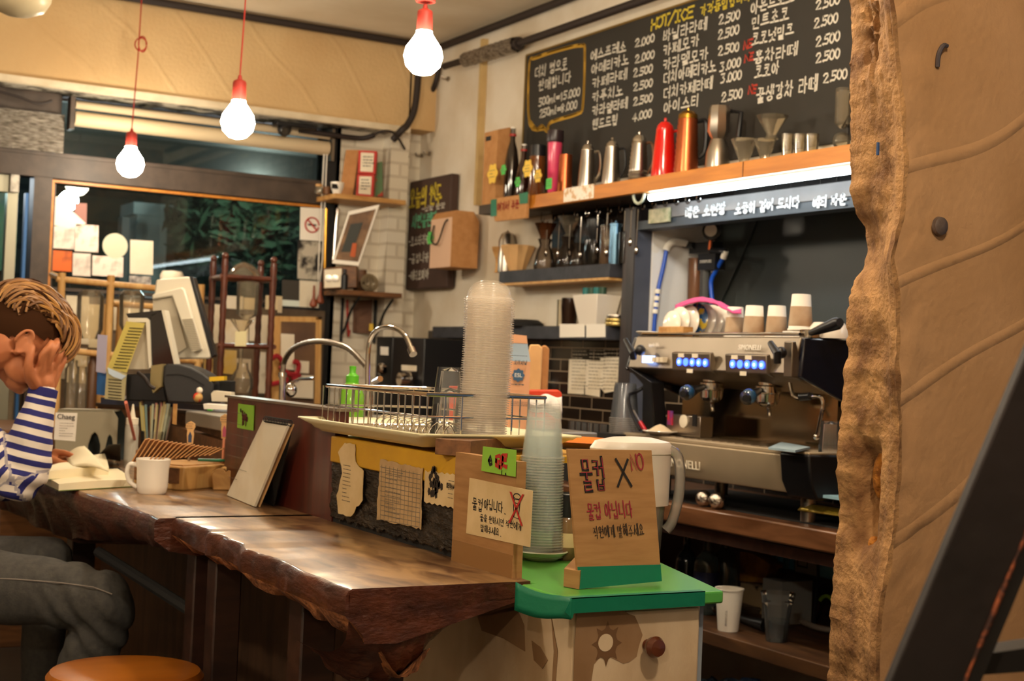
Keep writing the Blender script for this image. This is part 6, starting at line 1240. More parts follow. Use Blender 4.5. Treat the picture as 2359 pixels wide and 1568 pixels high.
tt('paper_filter', 'fan of brown paper coffee filters on the slate shelf', 'filter', 1200, 565, [(0, 0), (18, 0), (28, .5), (38, .95), (36, 1), (20, .3), (0, .2)], M_kraftl, 1.531, flute=.06, nf=9)
tt('metal_pot', 'small steel pot with a white cloth behind the filters', 'pot', 1175, 528, [(0, 0), (20, 0), (20, .75), (14, .9), (2, .96), (0, 1)], M_steel, 1.531, x=3.16)
M_dg = clear('dark_glassware', 'd8d0c8', .22, '5a4a40', 1, .08); M_bk = clear('smoked_glass', '9a948e', .3, '2a2622', 1, .08)
server = lambda px, top, w, lab: tt('glass_server', lab, 'coffee server', px, top, [(0, 0), (w, 0), (w * 1.05, .1), (w * .8, .55), (w * .5, .8), (w * .7, 1), (w * .6, 1)], M_dg, 1.531)
server(1262, 550, 24, 'glass coffee server left with a brown dripper on it'); server(1315, 545, 24, 'glass coffee server carrying the tall clear dripper'); server(1340, 560, 20, 'small glass server between the clear dripper and the kettle')
zt_ = at(1262, 550, x=3.13).z; tt('brown_dripper', 'brown translucent dripper on the left glass server', 'dripper', 1262, 514, [(0, 0), (12, 0), (12, .15), (26, 1), (24, 1)], clear('brown_plastic', 'c9a080', .5, '7a4a2c', 1), zt_)
zt_ = at(1315, 545, x=3.13).z; cone(1316, 498, 27, 'tall clear fluted dripper on the middle glass server', z0=zt_, x=3.13)
tt('smoked_kettle', 'dark smoked glass kettle on the slate shelf', 'kettle', 1375, 550, [(0, 0), (22, 0), (24, .3), (22, .95), (16, 1)], M_bk, 1.531); tt('black_dripper', 'round black dripper on the smoked kettle', 'dripper', 1376, 500, [(0, 0), (12, 0), (22, .5), (20, .9), (8, 1), (0, 1)], M_black, at(1375, 550, x=3.13).z)
def press(px, top, m, lab): tt('coffee_press', lab, 'coffee press', px, top, [(0, 0), (14, 0), (14, .02), (14, .88), (15, .89), (15, .93), (5, .96), (2, .97), (2, 1), (0, 1)], m, 1.531)
press(1402, 512, clear('press_glass', 'f0d8c0', .3, 'a08060', 1), 'clear coffee press with copper tint on the slate shelf'); press(1424, 508, mat('blue_steel', '5c7c94', .25, .8), 'bluish steel coffee press at the right end of the slate shelf')
press(1445, 530, M_bk, 'dark glass canister at the right end of the upper slate shelf')
z2 = 1.2865
tt('brown_tumbler', 'dark brown glass tumbler on the lower slate shelf', 'tumbler', 1325, 686, [(0, 0), (17, 0), (20, .7), (19, 1), (0, 1)], clear('brown_tumbler', '8a6a54', .45, '3a2418', 1), z2); tt('clear_tumbler', 'clear tumbler beside the brown one on the lower slate shelf', 'tumbler', 1307, 690, [(0, 0), (10, 0), (11, 1), (10, 1)], M_gl, z2)
t = thing('white_planter', 'white square planter with small blue green bottles on the lower slate shelf', 'planter', (3.14, at(1378, 700, x=3.14).y, z2)); c = LOC[t.name]; h_ = at(1378, 680, x=3.14).z - z2
mb = MB(); a_, b_ = .042, .062
for q, zq in ((a_, 0), (b_, h_)): mb.v += [Vector((3.135 + (-q), c.y - q * 1.5, z2 + zq)), Vector((3.135 + q * .9, c.y - q * 1.5, z2 + zq)), Vector((3.135 + q * .9, c.y + q * 1.5, z2 + zq)), Vector((3.135 - q, c.y + q * 1.5, z2 + zq))]
mb.f = [[0, 3, 2, 1], [4, 5, 6, 7], [0, 1, 5, 4], [1, 2, 6, 5], [2, 3, 7, 6], [3, 0, 4, 7]]; mb.mi = [0] * 6; mb.smooth = [False] * 6; mb.build('pot', M_ceram, t, bevel=.003)
for i in range(4): tag(MB().lathe((3.12, c.y + .06 - i * .04, z2 + h_), [(0, 0), (.016, 0), (.016, .03), (0, .032)], 12).build('small_vial', mat('teal_vial%d' % (i % 2), ('1d6a6a', '2a4a3a')[i % 2], .3)), 'small teal capped vial standing in the white planter', 'vial', 'teal vials in the white planter')
for i, (dz, rr) in enumerate(((0, 26), (9, 24), (18, 22))):
    c = at(1412, 740, x=3.12); s = mpp(c); tag(MB().lathe((3.135, c.y, z2 + dz * s), [(0, 0), (rr * s, 0), (rr * s * 1.05, 4 * s), (rr * s, 8 * s), (0, 8 * s)], 26).build('jar_lid', mat('gold_lid', 'b8a060', .3, .8) if i < 2 else M_steel), ('lowest gold jar lid by the planter', 'middle gold jar lid by the planter', 'top silver jar lid by the planter')[i], 'jar lid')
for a_, b_, lab in ((1290, 1347, 'larger blank white card on the lower slate shelf edge'), (1351, 1395, 'smaller blank white card on the lower slate shelf edge')):
    P = [at(q[0], q[1], x=3.083) for q in ((a_, 746), (b_, 746), (b_, 776), (a_, 777))]; tag(MB().prism(P, (-.0015, 0, 0)).build('shelf_card', M_paperw), lab, 'card')
tt('black_cloth_roll', 'flat black bundle on the lower slate shelf left part', 'cloth', 1225, 736, [(0, 0), (40, 0), (42, .5), (30, 1), (0, 1)], M_blackm, z2)
# papers stuck on the tiles
for i, (P, lab) in enumerate((([(1312, 827), (1349, 828), (1349, 908), (1309, 906)], 'leftmost paper note on the black tiles'), ([(1351, 828), (1385, 832), (1382, 914), (1346, 908)], 'second paper note on the black tiles'), ([(1384, 823), (1432, 822), (1420, 900), (1394, 905), (1382, 890)], 'third curled paper note on the black tiles'), ([(1430, 823), (1440, 828), (1470, 872), (1468, 895), (1436, 906), (1422, 900)], 'rightmost curled paper note half behind the machine'))):
    Q = [at(a_, b_, x=3.19) for a_, b_ in P]; t = thing('paper_slip', lab, 'note', sum(Q, Vector()) / len(Q)); MB().prism(Q, (-.002, 0, 0)).build('paper', M_paper, t)
    mb = MB(); scribble(mb, frame(at(P[0][0] + 4, 898, x=3.187), (0, -1, 0)), .13, .17, 12, .012, .003, i); mb.build('print', mat('faint_ink', 'a09684', .9), t)
# grinder etc. left of centre, on the counter
CT = .7185
def cbox(px0, px1, ptop, x0, depth, z0, m, name, lab, cat, bevel=.004):
    a_ = at(px0, ptop, x=x0); b_ = at(px1, ptop, x=x0); t = thing(name, lab, cat, (x0 + depth / 2, (a_.y + b_.y) / 2, z0)); MB().box((x0, b_.y, z0), (x0 + depth, a_.y, (a_.z + b_.z) / 2)).build('body', m, t, bevel=bevel); return t
t = cbox(868, 905, 775, 2.90, .25, CT, M_black, 'coffee_grinder', 'matt black coffee grinder by the corner behind the curved tap', 'coffee grinder')
P = [at(a_, b_, x=2.895) for a_, b_ in ((877, 798), (895, 799), (895, 818), (877, 817))]; MB().prism(P, (-.002, 0, 0)).build('white_label', M_paperw, t)
c = at(885, 850, x=2.88); MB().lathe(c, [(.03, 0), (.03, .02), (.02, .03), (0, .03)], 20, axis=(-1, 0, 0)).build('dial', M_chrome, t)
t = cbox(906, 978, 778, 2.85, .3, CT, M_black, 'brewing_machine', 'black filter machine with a steel front right of the grinder', 'coffee maker')
P = [at(a_, b_, x=2.845) for a_, b_ in ((926, 840), (960, 842), (960, 855), (926, 853))]; MB().prism(P, (-.003, 0, 0)).build('name_plate', M_paper, t)
c = at(942, 874, x=2.83); MB().lathe(c, [(.035, 0), (.035, .02), (.03, .05), (0, .05)], 24, axis=(-1, 0, 0)).build('brew_knob', M_chrome, t)
tag(MB().box((3.17, at(1031, 800, x=3.17).y, CT), (3.193, at(985, 800, x=3.17).y, 1.27)).build('steel_column', mat('brushed', '6e6660', .4, .7, col2='4c4642', nscale=20, nstretch=(1, 1, 12))), 'brushed steel sheet on the wall between filter machine and tiles', 'panel')
# milk carton, bags, red box
a_ = at(1168, 900, x=2.0); 
def carton():
    c0 = at(1170, 1000, d=4.0); s = mpp(c0); U = UR; Wd = Vector((.495, .868, 0)); zb3 = .937
    p0 = at(1168, 831, d=4.0); p1 = at(1222, 833, d=4.0); w_ = (p1 - p0).length; zt_ = p1.z; o = Vector((p0.x, p0.y, zb3)); t = thing('milk_carton', 'brown and blue gable topped milk carton behind the tall lid stack', 'carton', o)
    MB().prism([o, o + U * w_, o + U * w_ + Wd * w_, o + Wd * w_], (0, 0, zt_ - zb3)).build('body', mat('carton_tan', 'cf9a74', .5), t)
    T = lambda u, v, h: o + U * w_ * u + Wd * w_ * v + Vector((0, 0, zt_ - zb3 + h)); h = at(1195, 790, d=4.0).z - zt_
    MB().add([T(0, 0, 0), T(1, 0, 0), T(1, 1, 0), T(0, 1, 0), T(.0, .5, h), T(.85, .5, h)], [(0, 1, 5, 4), (1, 2, 5), (2, 3, 4, 5), (3, 0, 4)]).build('gable', mat('carton_blue', '4c6478', .4), t)
    MB().add([T(.0, .48, h), T(.85, .48, h), T(.80, .48, h + .022), T(.0, .48, h + .026), T(.0, .52, h), T(.85, .52, h), T(.80, .52, h + .022), T(.0, .52, h + .026)], [(0, 1, 2, 3), (7, 6, 5, 4), (0, 4, 5, 1), (3, 2, 6, 7), (1, 5, 6, 2), (0, 3, 7, 4)]).build('crimp', mat('carton_tan', ''), t)
    c = at(1194, 864, d=3.995); n = 40; pts = [c + U * cos(2 * pi * i / n) * .0165 * (1 + .1 * cos(8 * 2 * pi * i / n)) + Vector((0, 0, sin(2 * pi * i / n) * .0175 * (1 + .1 * cos(8 * 2 * pi * i / n)))) for i in range(n)]
    MB().prism(pts, -Wd * .001).build('badge', mat('badge_blue', '2f5476', .5), t); font_text('badge_text', 'ESL', frame(c - Wd * .0015 - Vector((0, 0, .005)), U), .015, M_paperw, t, .0002, 'CENTER')
    mb = MB(); write(mb, '오리지널', frame(at(1184, 839, d=3.99), U), .011, .0018, wid=.75, lift=.0006); scribble(mb, frame(at(1178, 890, d=3.99), U), .04, .012, 1, .004, .003, 2, 1); scribble(mb, frame(at(1176, 935, d=3.99), U), .05, .014, 3, .003, .0016, 3, 1); scribble(mb, frame(at(1178, 821, d=3.99), U), .045, .006, 1, .003, .0016, 5, 1); mb.build('print', mat('carton_ink', '3c4650', .8), t)
carton()
P = [at(1219, 900, x=2.6), at(1250, 900, x=2.6)]; 
def bagshape(px0, px1, top, bot, d, m, name, lab, cat, tk=.05):
    s = d / F; Wd = Vector((.495, .868, 0)); pts = [at(px0, bot, d=d), at(px1, bot, d=d), at(px1 - 2, (top + bot) / 2, d=d), at(px1 + 2, top + 8, d=d), at(px1 - 6, top, d=d), at(px0 + 2, top, d=d), at(px0 - 2, top + 18, d=d)]
    for p in pts: p.z = max(p.z, .937)
    tag(MB().prism(pts, Wd * tk).build(name, m, bevel=.004), lab, cat)
bagshape(1219, 1248, 793, 990, 4.3, M_kraftl, 'paper_bag', 'tan paper bag right beside the milk carton', 'paper bag'); bagshape(1247, 1264, 795, 990, 4.34, M_kraft, 'paper_bag', 'narrow brown paper bag behind the tan one', 'paper bag')
bagshape(1218, 1293, 898, 995, 4.1, mat('red_box', 'd4401e', .5), 'red_box', 'orange red box holding a white cloth', 'box', .08)
mb = MB(); mb.grid(lambda u, v: at(1218 + 76 * u, 912 + 10 * sin(9 * u) * .4 + v * (30 + 20 * u), d=4.06) + Vector((.495, .868, 0)) * (-.018 * sin(pi * v) - .01 * noise.noise(Vector((u * 6, v * 3, 1)))), 24, 10); tag(mb.build('white_cloth', mat('white_cloth', 'e4e0da', .9), solid=.004), 'white cloth hanging out of the orange red box', 'cloth')
# orange tray and conical cup stack behind the sign
c = at(1330, 1012, x=1.80); t = thing('orange_tray', 'bright orange oval tray behind the cardboard sign', 'tray', (c.x, c.y, .937))
oval((c.x, c.y, .937), .13, .16, [(.8, 0), (1, .012), (1.02, .014), (.78, .004)], MB()).build('tray', mat('orange_plastic', 'e8781c', .35, coat=.3), t)
tag(MB().box((1.63, 2.95, .895), (1.96, 4.3, .936)).box((1.31, 3.0, .895), (1.63, 4.3, .936)).box((1.96, 3.42, .895), (2.24, 4.3, .936)).build('sink_counter', mat('sink_side', '9a958c', .4, .5), bevel=.004), 'steel sink counter behind the yellow edged front', 'counter')
t0_ = thing('funnel_cup', 'clear cup nested in the short conical stack by the coffee machine', 'cup', (2.62, at(1437, 990, x=2.62).y, .9), 0, 'clear cups in the conical stack by the machine'); c = LOC[t0_.name]; zb3 = at(1437, 998, x=2.62).z; t0_.location.z = zb3; LOC[t0_.name].z = zb3
cupmesh(c, .047, .115, t0_, clear('bluish_plastic', 'ffffff', .09, 'dfe8f4', .8, .12))
for i in range(1, 9): copy_tree(t0_, (c.x, c.y, zb3 + i * .006), label='topmost clear cup of the conical stack by the machine' if i == 8 else None)
tag(MB().box((2.56, c.y - .05, CT), (2.78, c.y + .08, zb3 - .001)).build('cup_box', M_blackm), 'black box under the conical cup stack', 'box')
# small bright glasses row on the counter below the slips
for i in range(6):
    c = at(1320 + i * 14, 990, x=2.75); tag(MB().lathe((c.x, c.y, at(1340, 1004, x=2.75).z), [(0, 0), (.017, 0), (.019, .05), (.017, .05), (.015, .004), (0, .003)], 14).build('shot_glass', M_glass), 'small shot glass in the row below the pasted slips', 'glass', 'shot glasses in the row below the slips')
c = at(1355, 990, x=2.75); zz = at(1340, 1005, x=2.75).z; tag(MB().box((2.68, at(1402, 990, x=2.75).y, CT), (2.85, at(1310, 990, x=2.75).y, zz - .001)).build('glass_box', M_blackm), 'black box carrying the row of shot glasses', 'box')
# ------------------------------------------------------------------ water filter in the hatch
c = at(1595, 620, x=3.35); t = thing('water_filter', 'wall mounted water filter with clear tubes and a pressure gauge', 'water filter', (3.35, c.y, 1.30)); X_ = 3.35; q = lambda a_, b_, x=3.35: at(a_, b_, x=x)
MB().cyl(q(1600, 700), q(1603, 595), .030).build('housing', clear('copper_tube', 'd8b49a', .5, 'b08060', 1), t); MB().cyl(q(1622, 700), q(1625, 610), .020).build('housing', clear('grey_tube', 'd8dcdc', .4, '8a8a88', 1), t)
MB().box(q(1640, 580) , q(1588, 560) + Vector((.05, 0, 0))).build('head', M_black, t); MB().box(q(1646, 620, 3.33), q(1608, 586, 3.33) + Vector((.05, 0, 0))).build('label_block', M_black, t)
font_text('label_text', 'EVERPURE', frame(q(1612, 606, 3.329), (0, -1, 0)), .016, M_paperw, t, .0003)
MB().box(q(1585, 626, 3.40), q(1553, 585, 3.40) + Vector((.03, 0, 0))).build('bracket', M_black, t)
g = MB().lathe(q(1642, 532), [(.030, -.01), (.037, 0), (.037, .018), (.033, .02)], 28, axis=(-.8, -.6, 0)).build('gauge', M_black, t); MB().lathe(q(1642, 532) + Vector((-.017, -.012, 0)), [(.024, .006), (.024, .007)], 24, axis=(-.8, -.6, 0)).build('gauge_face', M_paperw, g)
MB().cyl(q(1638, 545), q(1635, 575), .008).build('gauge_stem', M_copper, t); MB().cyl(q(1640, 578), q(1672, 580), .013).build('outlet', M_black, t); MB().cyl(q(1560, 562), q(1600, 566), .013).build('inlet', M_black, t)
yq = lambda a_, b_: at(a_, b_, y=4.53)
MB().tube(smooth_path([yq(1580, 560), yq(1555, 557), yq(1540, 566), yq(1535, 578)]), .015, 10).build('white_elbow', M_paperw, t); MB().cyl(q(1672, 578), q(1666, 595), .012).build('white_elbow', M_paperw, t)
M_blue = mat('blue_hose', '1a4fb8', .35)
MB().tube(smooth_path([yq(1535, 578), yq(1527, 620), yq(1516, 670), yq(1508, 740), yq(1505, 790)]), .0085, 10).build('blue_hose', M_blue, t)
for py_ in (672, 688, 703, 718): MB().cyl(yq(1516 - (py_ - 670) * .12, py_ - 6), yq(1515 - (py_ - 670) * .12, py_ + 4), .012).build('hose_fitting', M_paperw, t)
MB().tube(smooth_path([q(1665, 596), q(1650, 622), q(1638, 650), q(1642, 700)]), .0085, 10).build('blue_hose', M_blue, t)
# ------------------------------------------------------------------ corner shelves beside the window
UR = Vector((.868, -.495, 0)); WD = Vector((.495, .868, 0))
def scr(pts, d, th, name, m, parent=None, lab=None, cat=None, group=None, bevel=0):
    """outline at distance d, given real thickness away from us"""
    mb = MB().prism([at(a, b, d=d) for a, b in pts], WD * th)
    o = mb.build(name, m, parent, bevel=bevel)
    return tag(o, lab, cat, group) if lab else o
def shelf(z, x0, lab):
    t = thing('corner_shelf', lab, 'shelf', (2.85, 6.54, z - .024)); MB().box((x0, 6.42, z - .024), (3.02, 6.655, z)).build('board', M_cut if z > 1.7 else M_walnut, t, bevel=.002); return t
T1, T2 = 1.908, 1.447
shelf(T1, 2.64, 'upper wooden corner shelf with boxes right of the window'); sh2 = shelf(T2, 2.70, 'lower wooden corner shelf with black iron brackets')
for x in (2.80, 2.98):
    MB().tube([(x, 6.645, T2 - .03), (x, 6.645, T2 - .25)], .008, 8).build('bracket', M_blackm, sh2); MB().tube(smooth_path([(x, 6.44, T2 - .032), (x, 6.54, T2 - .10), (x, 6.60, T2 - .18), (x, 6.64, T2 - .21)]), .006, 8).build('bracket', M_blackm, sh2)
def onz(px, z, y=6.52): c = at(px, 450, y=y); c.z = z; return c
def tur(name, lab, cat, px, top, z, prof, m, y=6.52, grp=None, part='body', flute=0, nf=0):
    c = onz(px, z, y); H = at(px, top, y=y).z - z; s = mpp(c); t = thing(name, lab, cat, c, 0, grp); MB().lathe(c, [(r * s, h * H) for r, h in prof], 26, flute=flute, nf=nf).build(part, m, t); return t, c, H, s
t, c, H, s = tur('cork_jar', 'small glass jar with a cork lid on the upper corner shelf', 'jar', 734, 424, T1, [(0, 0), (9, 0), (10, .3), (8, .7), (8, .75)], M_gl); MB().lathe(c, [(8 * s, H * .75), (8 * s, H), (0, H)], 14).build('cork', M_cut, t)
tur('wooden_cup', 'small brown cup beside the cork jar on the upper corner shelf', 'cup', 752, 430, T1, [(0, 0), (8, 0), (9, 1), (7, 1), (6, .2), (0, .2)], M_walnut)
t, c, H, s = tur('white_cup', 'white cup with a black mark on the upper corner shelf', 'cup', 776, 420, T1, [(0, 0), (9, 0), (15, .6), (16, 1), (14, 1), (8, .1), (0, .1)], M_ceram, y=6.46)
MB().box(c + Vector((-.012 - 12 * s, -.030, H * .4)), c + Vector((.012 - 9 * s, -.020, H * .8))).build('black_mark', M_ink, t)
scr([(762, 325), (790, 322), (800, 340), (785, 440), (762, 425)], 7.25, .03, 'rolled_magazine', mat('newsprint', 'c9c2b6', .8, col2='3a3634', nscale=20, ramp=(.5, .58)), None, 'black white and red printed magazine standing on the upper corner shelf', 'magazine')
scr([(797, 345), (828, 345), (812, 452), (782, 448)], 7.12, .04, 'kraft_envelope', M_kraft, None, 'slanting kraft envelope left of the red and white boxes', 'envelope')
M_rb = mat('red_card', 'b8281c', .6)
for k, (P, lab) in enumerate((([(823, 401), (862, 402), (859, 453), (820, 450)], 'lower red and white box on the upper corner shelf'), ([(826, 346), (868, 348), (864, 401), (824, 399)], 'upper red and white box stacked on the upper corner shelf'))):
    t = thing('tea_box', lab, 'box', at(842, P[2][1], d=7.05)); scr(P, 7.05, .06, 'body', M_rb, t)
    cx = sum(p[0] for p in P) / 4; cy = sum(p[1] for p in P) / 4; scr([(cx + (a - cx) * .72, cy + (b - cy) * .82) for a, b in P], 7.047, .002, 'white_face', M_paper, t); mb = MB(); scribble(mb, frame(at(cx - 10, cy + 12, d=7.044), UR), .05, .06, 4, .008, .004, k); mb.build('print', M_ink, t)
scr([(866, 375), (880, 372), (882, 452), (864, 452)], 7.12, .03, 'thin_book', mat('green_book', '5a7a52', .7, col2='a83a24', nscale=10, ramp=(.5, .55)), None, 'thin green and red book at the right end of the corner shelf', 'book')
t = thing('framed_picture', 'framed picture tilted back on the lower corner shelf', 'picture', at(796, 610, d=7.0)); P = [(803, 487), (874, 471), (826, 612), (765, 606)]
scr(P, 7.0, .02, 'frame', M_paperw, t); q = lambda k, P=P: [(sum(p[0] for p in P) / 4 + (a - sum(p[0] for p in P) / 4) * k, sum(p[1] for p in P) / 4 + (b - sum(p[1] for p in P) / 4) * k) for a, b in P]
scr(q(.86), 6.997, .002, 'print', mat('brown_print', '8a6a4c', .7, col2='5a4434', nscale=12), t); scr([(808, 516), (836, 512), (812, 580), (786, 580)], 6.994, .002, 'dark_panel', mat('dark_print', '3a3c38', .7), t); scr([(812, 560), (822, 560), (818, 592), (806, 590)], 6.992, .001, 'orange_figure', mat('orange_print', 'b8582c', .7), t)
t = thing('small_radio', 'little brown wooden radio with a white front on the lower corner shelf', 'radio', at(785, 665, d=6.95)); scr([(744, 617), (822, 612), (822, 662), (744, 666)], 6.95, .09, 'body', M_walnut, t, bevel=.004); scr([(747, 621), (787, 618), (787, 661), (747, 663)], 6.947, .002, 'white_front', M_paper, t)
for cx in (757, 772): MB().lathe(at(cx, 641, d=6.945), [(.018, 0), (.017, .004), (0, .005)], 18, axis=tuple(-WD)).build('speaker', M_steel, t)
tur('dark_vial', 'small dark bottle with a white cap before the radio', 'bottle', 802, 620, T2, [(0, 0), (8, 0), (8, .7), (4, .78), (4, 1), (0, 1)], M_black, y=6.44); tur('black_figure', 'slim black turned figure right of the radio', 'figurine', 828, 614, T2, [(0, 0), (7, 0), (4, .1), (6, .4), (4, .7), (7, .85), (0, 1)], M_black, y=6.5)
tur('round_box', 'round brown wooden box on the lower corner shelf', 'box', 842, 622, T2, [(0, 0), (10, 0), (12, .5), (10, 1), (0, 1)], M_walnut, y=6.6)
c = onz(860, T2, 6.48); mb = MB()
for k in range(9): mb.tube(arc(c + Vector((0, 0, .045)), (cos(k * .7), sin(k * .7), 0), (0, .2, 1), .042, 0, 345, 16), .0035, 5)
tag(mb.build('wicker_ball', mat('twine', '8a7a60', .8)), 'loose twine ball at the right end of the lower corner shelf', 'decoration')
for i, (px, py) in enumerate(((722, 700), (737, 692))):
    c = at(px, py, y=6.5); tag(MB().lathe(c, [(0, -.02), (.018, -.012), (.020, .0), (.008, .03), (.005, .09)], 16).build('wooden_drop', mat('red_wood', '7a3a1e', .4)), ('left' if i == 0 else 'right') + ' turned wooden drop hanging at the lower corner shelf', 'ornament')
scr([(814, 692), (858, 690), (856, 768), (812, 766)], 7.2, .003, 'brown_poster', mat('brown_poster', '6a4a36', .8, col2='54382a', nscale=18), None, 'brown poster on the painted brick under the corner shelves', 'poster')
scr([(851, 745), (860, 745), (860, 762), (850, 762)], 7.15, .006, 'yellow_tag', mat('yellow_plastic', 'd8b020', .5), None, 'tiny yellow tag hanging beside the brown poster', 'tag')
tag(MB().tube([at(800, 690, y=6.63), at(801, 745, y=6.63), at(803, 775, y=6.63), at(806, 760, y=6.63)], .006, 6).build('key_strap', mat('red_strap', 'a03028', .6)), 'red and white strap hanging from the left iron bracket', 'strap')
pipe('brass_rod', 'thin brass rod hanging right of the window', [at(752, 480, y=6.63), at(748, 620, y=6.63)], .008, mat('brass', 'b98a3a'), 'rod'); pipe('steel_rod', 'thin steel rod beside the brass rod', [at(778, 480, y=6.63), at(768, 600, y=6.63)], .009, M_chrome, 'rod')
# ------------------------------------------------------------------ papers on the window glass
def onglass(P, name, lab, cat, m, y=6.735, th=.002, grp=None):
    c = at(sum(p[0] for p in P) / len(P), max(p[1] for p in P), y=y); t = thing(name, lab, cat, c, 0, grp)
    MB().prism([at(a, b, y=y) for a, b in P], (0, -th, 0)).build('sheet', m, t); return t
R4 = lambda x0, y0, x1, y1, k=.06: [(x0, y0), (x1, y0 + (x1 - x0) * k), (x1 - 1, y1 + (x1 - x0) * k), (x0 - 1, y1)]
M_ph = mat('photo_print', 'e8d8cc', .5, col2='6a625e', nscale=14, ramp=(.45, .75)); M_ph2 = mat('photo_print2', 'ecdccf', .5, col2='a8604c', nscale=18, ramp=(.5, .75)); M_or = mat('orange_photo', 'd8651c', .5, col2='2c1c18', nscale=10, ramp=(.5, .7))
onglass(R4(103, 519, 172, 570), 'photo_print', 'wide pale photo print at the left of the window', 'photo', M_ph); onglass(R4(173, 516, 227, 578), 'photo_print', 'pale photo print with two faces and red spots', 'photo', M_ph2)
onglass(R4(103, 575, 166, 622), 'photo_print', 'orange and black photo print low at the window left', 'photo', M_or); onglass(R4(168, 582, 209, 634), 'photo_print', 'narrow grey photo print right of the orange one', 'photo', M_ph)
onglass(R4(213, 588, 284, 634), 'photo_print', 'pale pink photo print below the round disc', 'photo', M_ph2); onglass(R4(298, 634, 348, 655), 'photo_print', 'small dark bordered print under the blank sheet', 'photo', mat('dark_photo', '4a4448', .5, col2='c9c0b8', nscale=30))
onglass([(116, 455), (135, 452), (160, 480), (198, 515), (158, 527), (125, 518)], 'poster', 'bright white poster lit by the street light', 'poster', M_paperw); onglass(R4(172, 467, 200, 515), 'poster', 'small pink poster behind the white one', 'poster', mat('pinkish', '9a6a60', .6), y=6.74)
t = thing('round_disc', 'pale round paper disc stuck on the window', 'disc', at(265, 594, y=6.735)); MB().lathe(at(265, 566, y=6.735), [(.0585, 0), (.0585, .003), (0, .003)], 36, axis=(0, -1, 0)).build('disc', mat('disc_paper', 'cfcdb4', .8), t)
onglass(R4(300, 552, 353, 630), 'blank_sheet', 'blank cream sheet stuck on the window', 'sheet', M_paper)
t = onglass(R4(692, 477, 744, 552), 'no_smoking_sign', 'white sign with a red no smoking ring on the window', 'sign', M_paperw, y=6.68); c = at(719, 518, y=6.677); MB().tube(arc(c, (1, 0, 0), (0, 0, 1), .036, 0, 345, 22), .004, 5).build('red_ring', M_inkr, t); MB().tube([c + Vector((-.025, -.002, .025)), c + Vector((.025, -.002, -.025))], .004, 5).build('red_bar', M_inkr, t); MB().box(c + Vector((-.022, -.002, -.004)), c + Vector((.022, 0, .004))).build('cigarette', M_ink, t)
t = onglass(R4(686, 553, 742, 642), 'monochrome_poster', 'black and white street photo poster under the no smoking sign', 'poster', mat('mono', 'b8b0a0', .6, col2='1e1a18', nscale=10, ramp=(.45, .55)), y=6.68)
onglass(R4(650, 644, 689, 690), 'dark_square', 'dark square print with a pale border on the glass', 'print', mat('dark_sq', '3a3630', .6), y=6.69); onglass(R4(648, 690, 690, 720), 'shiny_card', 'shiny pale card below the dark square print', 'card', mat('shiny', 'dfe8e0', .2), y=6.69); onglass(R4(690, 645, 741, 722), 'white_sheet', 'blank white sheet right of the dark square print', 'sheet', M_paper, y=6.69)
c = at(396, 640, y=6.6); tag(MB().lathe(c - Vector((0, 0, .03)), [(0, 0), (.05, 0), (.055, .04), (.045, .06), (.0, .065)], 22).build('white_pot', M_paper), 'white rounded pot on the window sill behind the monitor', 'pot')
# ------------------------------------------------------------------ clutter on the low wall behind the racks
tag(MB().box((1.0, 5.5, 0), (2.58, 6.25, .80)).build('back_counter', M_walnut, bevel=.004), 'wooden counter under the window carrying the drip stands', 'counter')
rn = random.Random(12); k = 0
cl = ['d8ccb4', 'c9b896', 'e6dcc8', 'b9a88a', 'cdb98e', 'c8a23a', 'dcd2c0', '9c8c74']
words = ['cream', 'tan', 'white', 'beige', 'straw', 'mustard', 'ivory', 'taupe']; wh = ['left of the pale rack', 'behind the pale rack', 'near the monitor', 'behind the monitor', 'left of the dark rack', 'inside the dark rack', 'right of the dark rack', 'by the picture frame']
for (x0, y0, x1, y1, ci) in [(110, 690, 150, 870, 7), (152, 680, 205, 790, 0), (205, 700, 240, 800, 1), (262, 690, 300, 760, 3), (150, 800, 200, 880, 2), (205, 815, 235, 880, 4), (300, 700, 345, 730, 6), (488, 700, 512, 790, 0), (515, 680, 560, 710, 6), (562, 685, 600, 712, 1), (516, 735, 572, 790, 2), (575, 725, 588, 785, 6), (598, 725, 617, 790, 0), (512, 805, 545, 860, 5), (545, 825, 578, 870, 3), (592, 810, 612, 905, 6), (612, 680, 650, 712, 1), (470, 825, 490, 880, 5), (640, 690, 650, 720, 3)]:
    onglass(R4(x0, y0, x1, y1), 'pinned_paper', '%s paper sheet %s' % (words[ci], wh[min(7, int((x0 - 100) / 70))] + (' at the %s' % ('foot' if y0 > 815 else 'lower part') if y0 > 780 else '')), 'sheet', mat('sheet%d' % ci, cl[ci], .8, col2=cl[(ci + 3) % 8], nscale=9, ramp=(.4, .9)), y=6.624 - .001 * (k % 4), th=.003); k += 1
tag(MB().box((1.38, 6.58, .80), (2.7, 6.66, .83)).build('sheet_rail', M_cut), 'pale wooden rail at the foot of the pinned sheets', 'rail')
for i, (px, w, h, m, lab) in enumerate(((165, 16, 60, M_gl, 'tall glass canister farthest left behind the reader'), (188, 14, 46, M_gl, 'short glass canister behind the reader'), (212, 12, 70, mat('brown_canister', '5a3a20', .4), 'dark brown canister beside the glass ones'), (318, 14, 34, M_gl, 'glass jar behind the yellow paper'), (338, 12, 30, M_blackm, 'small black jar behind the yellow paper'))):
    c = at(px, 880, y=5.9); c.z = .80; s = mpp(c); tag(MB().lathe(c, [(0, 0), (w * s, 0), (w * s, (h + 70) * s), (w * s * .7, (h + 78) * s), (w * s * .7, (h + 90) * s)], 20).build('canister', m), lab, 'canister')
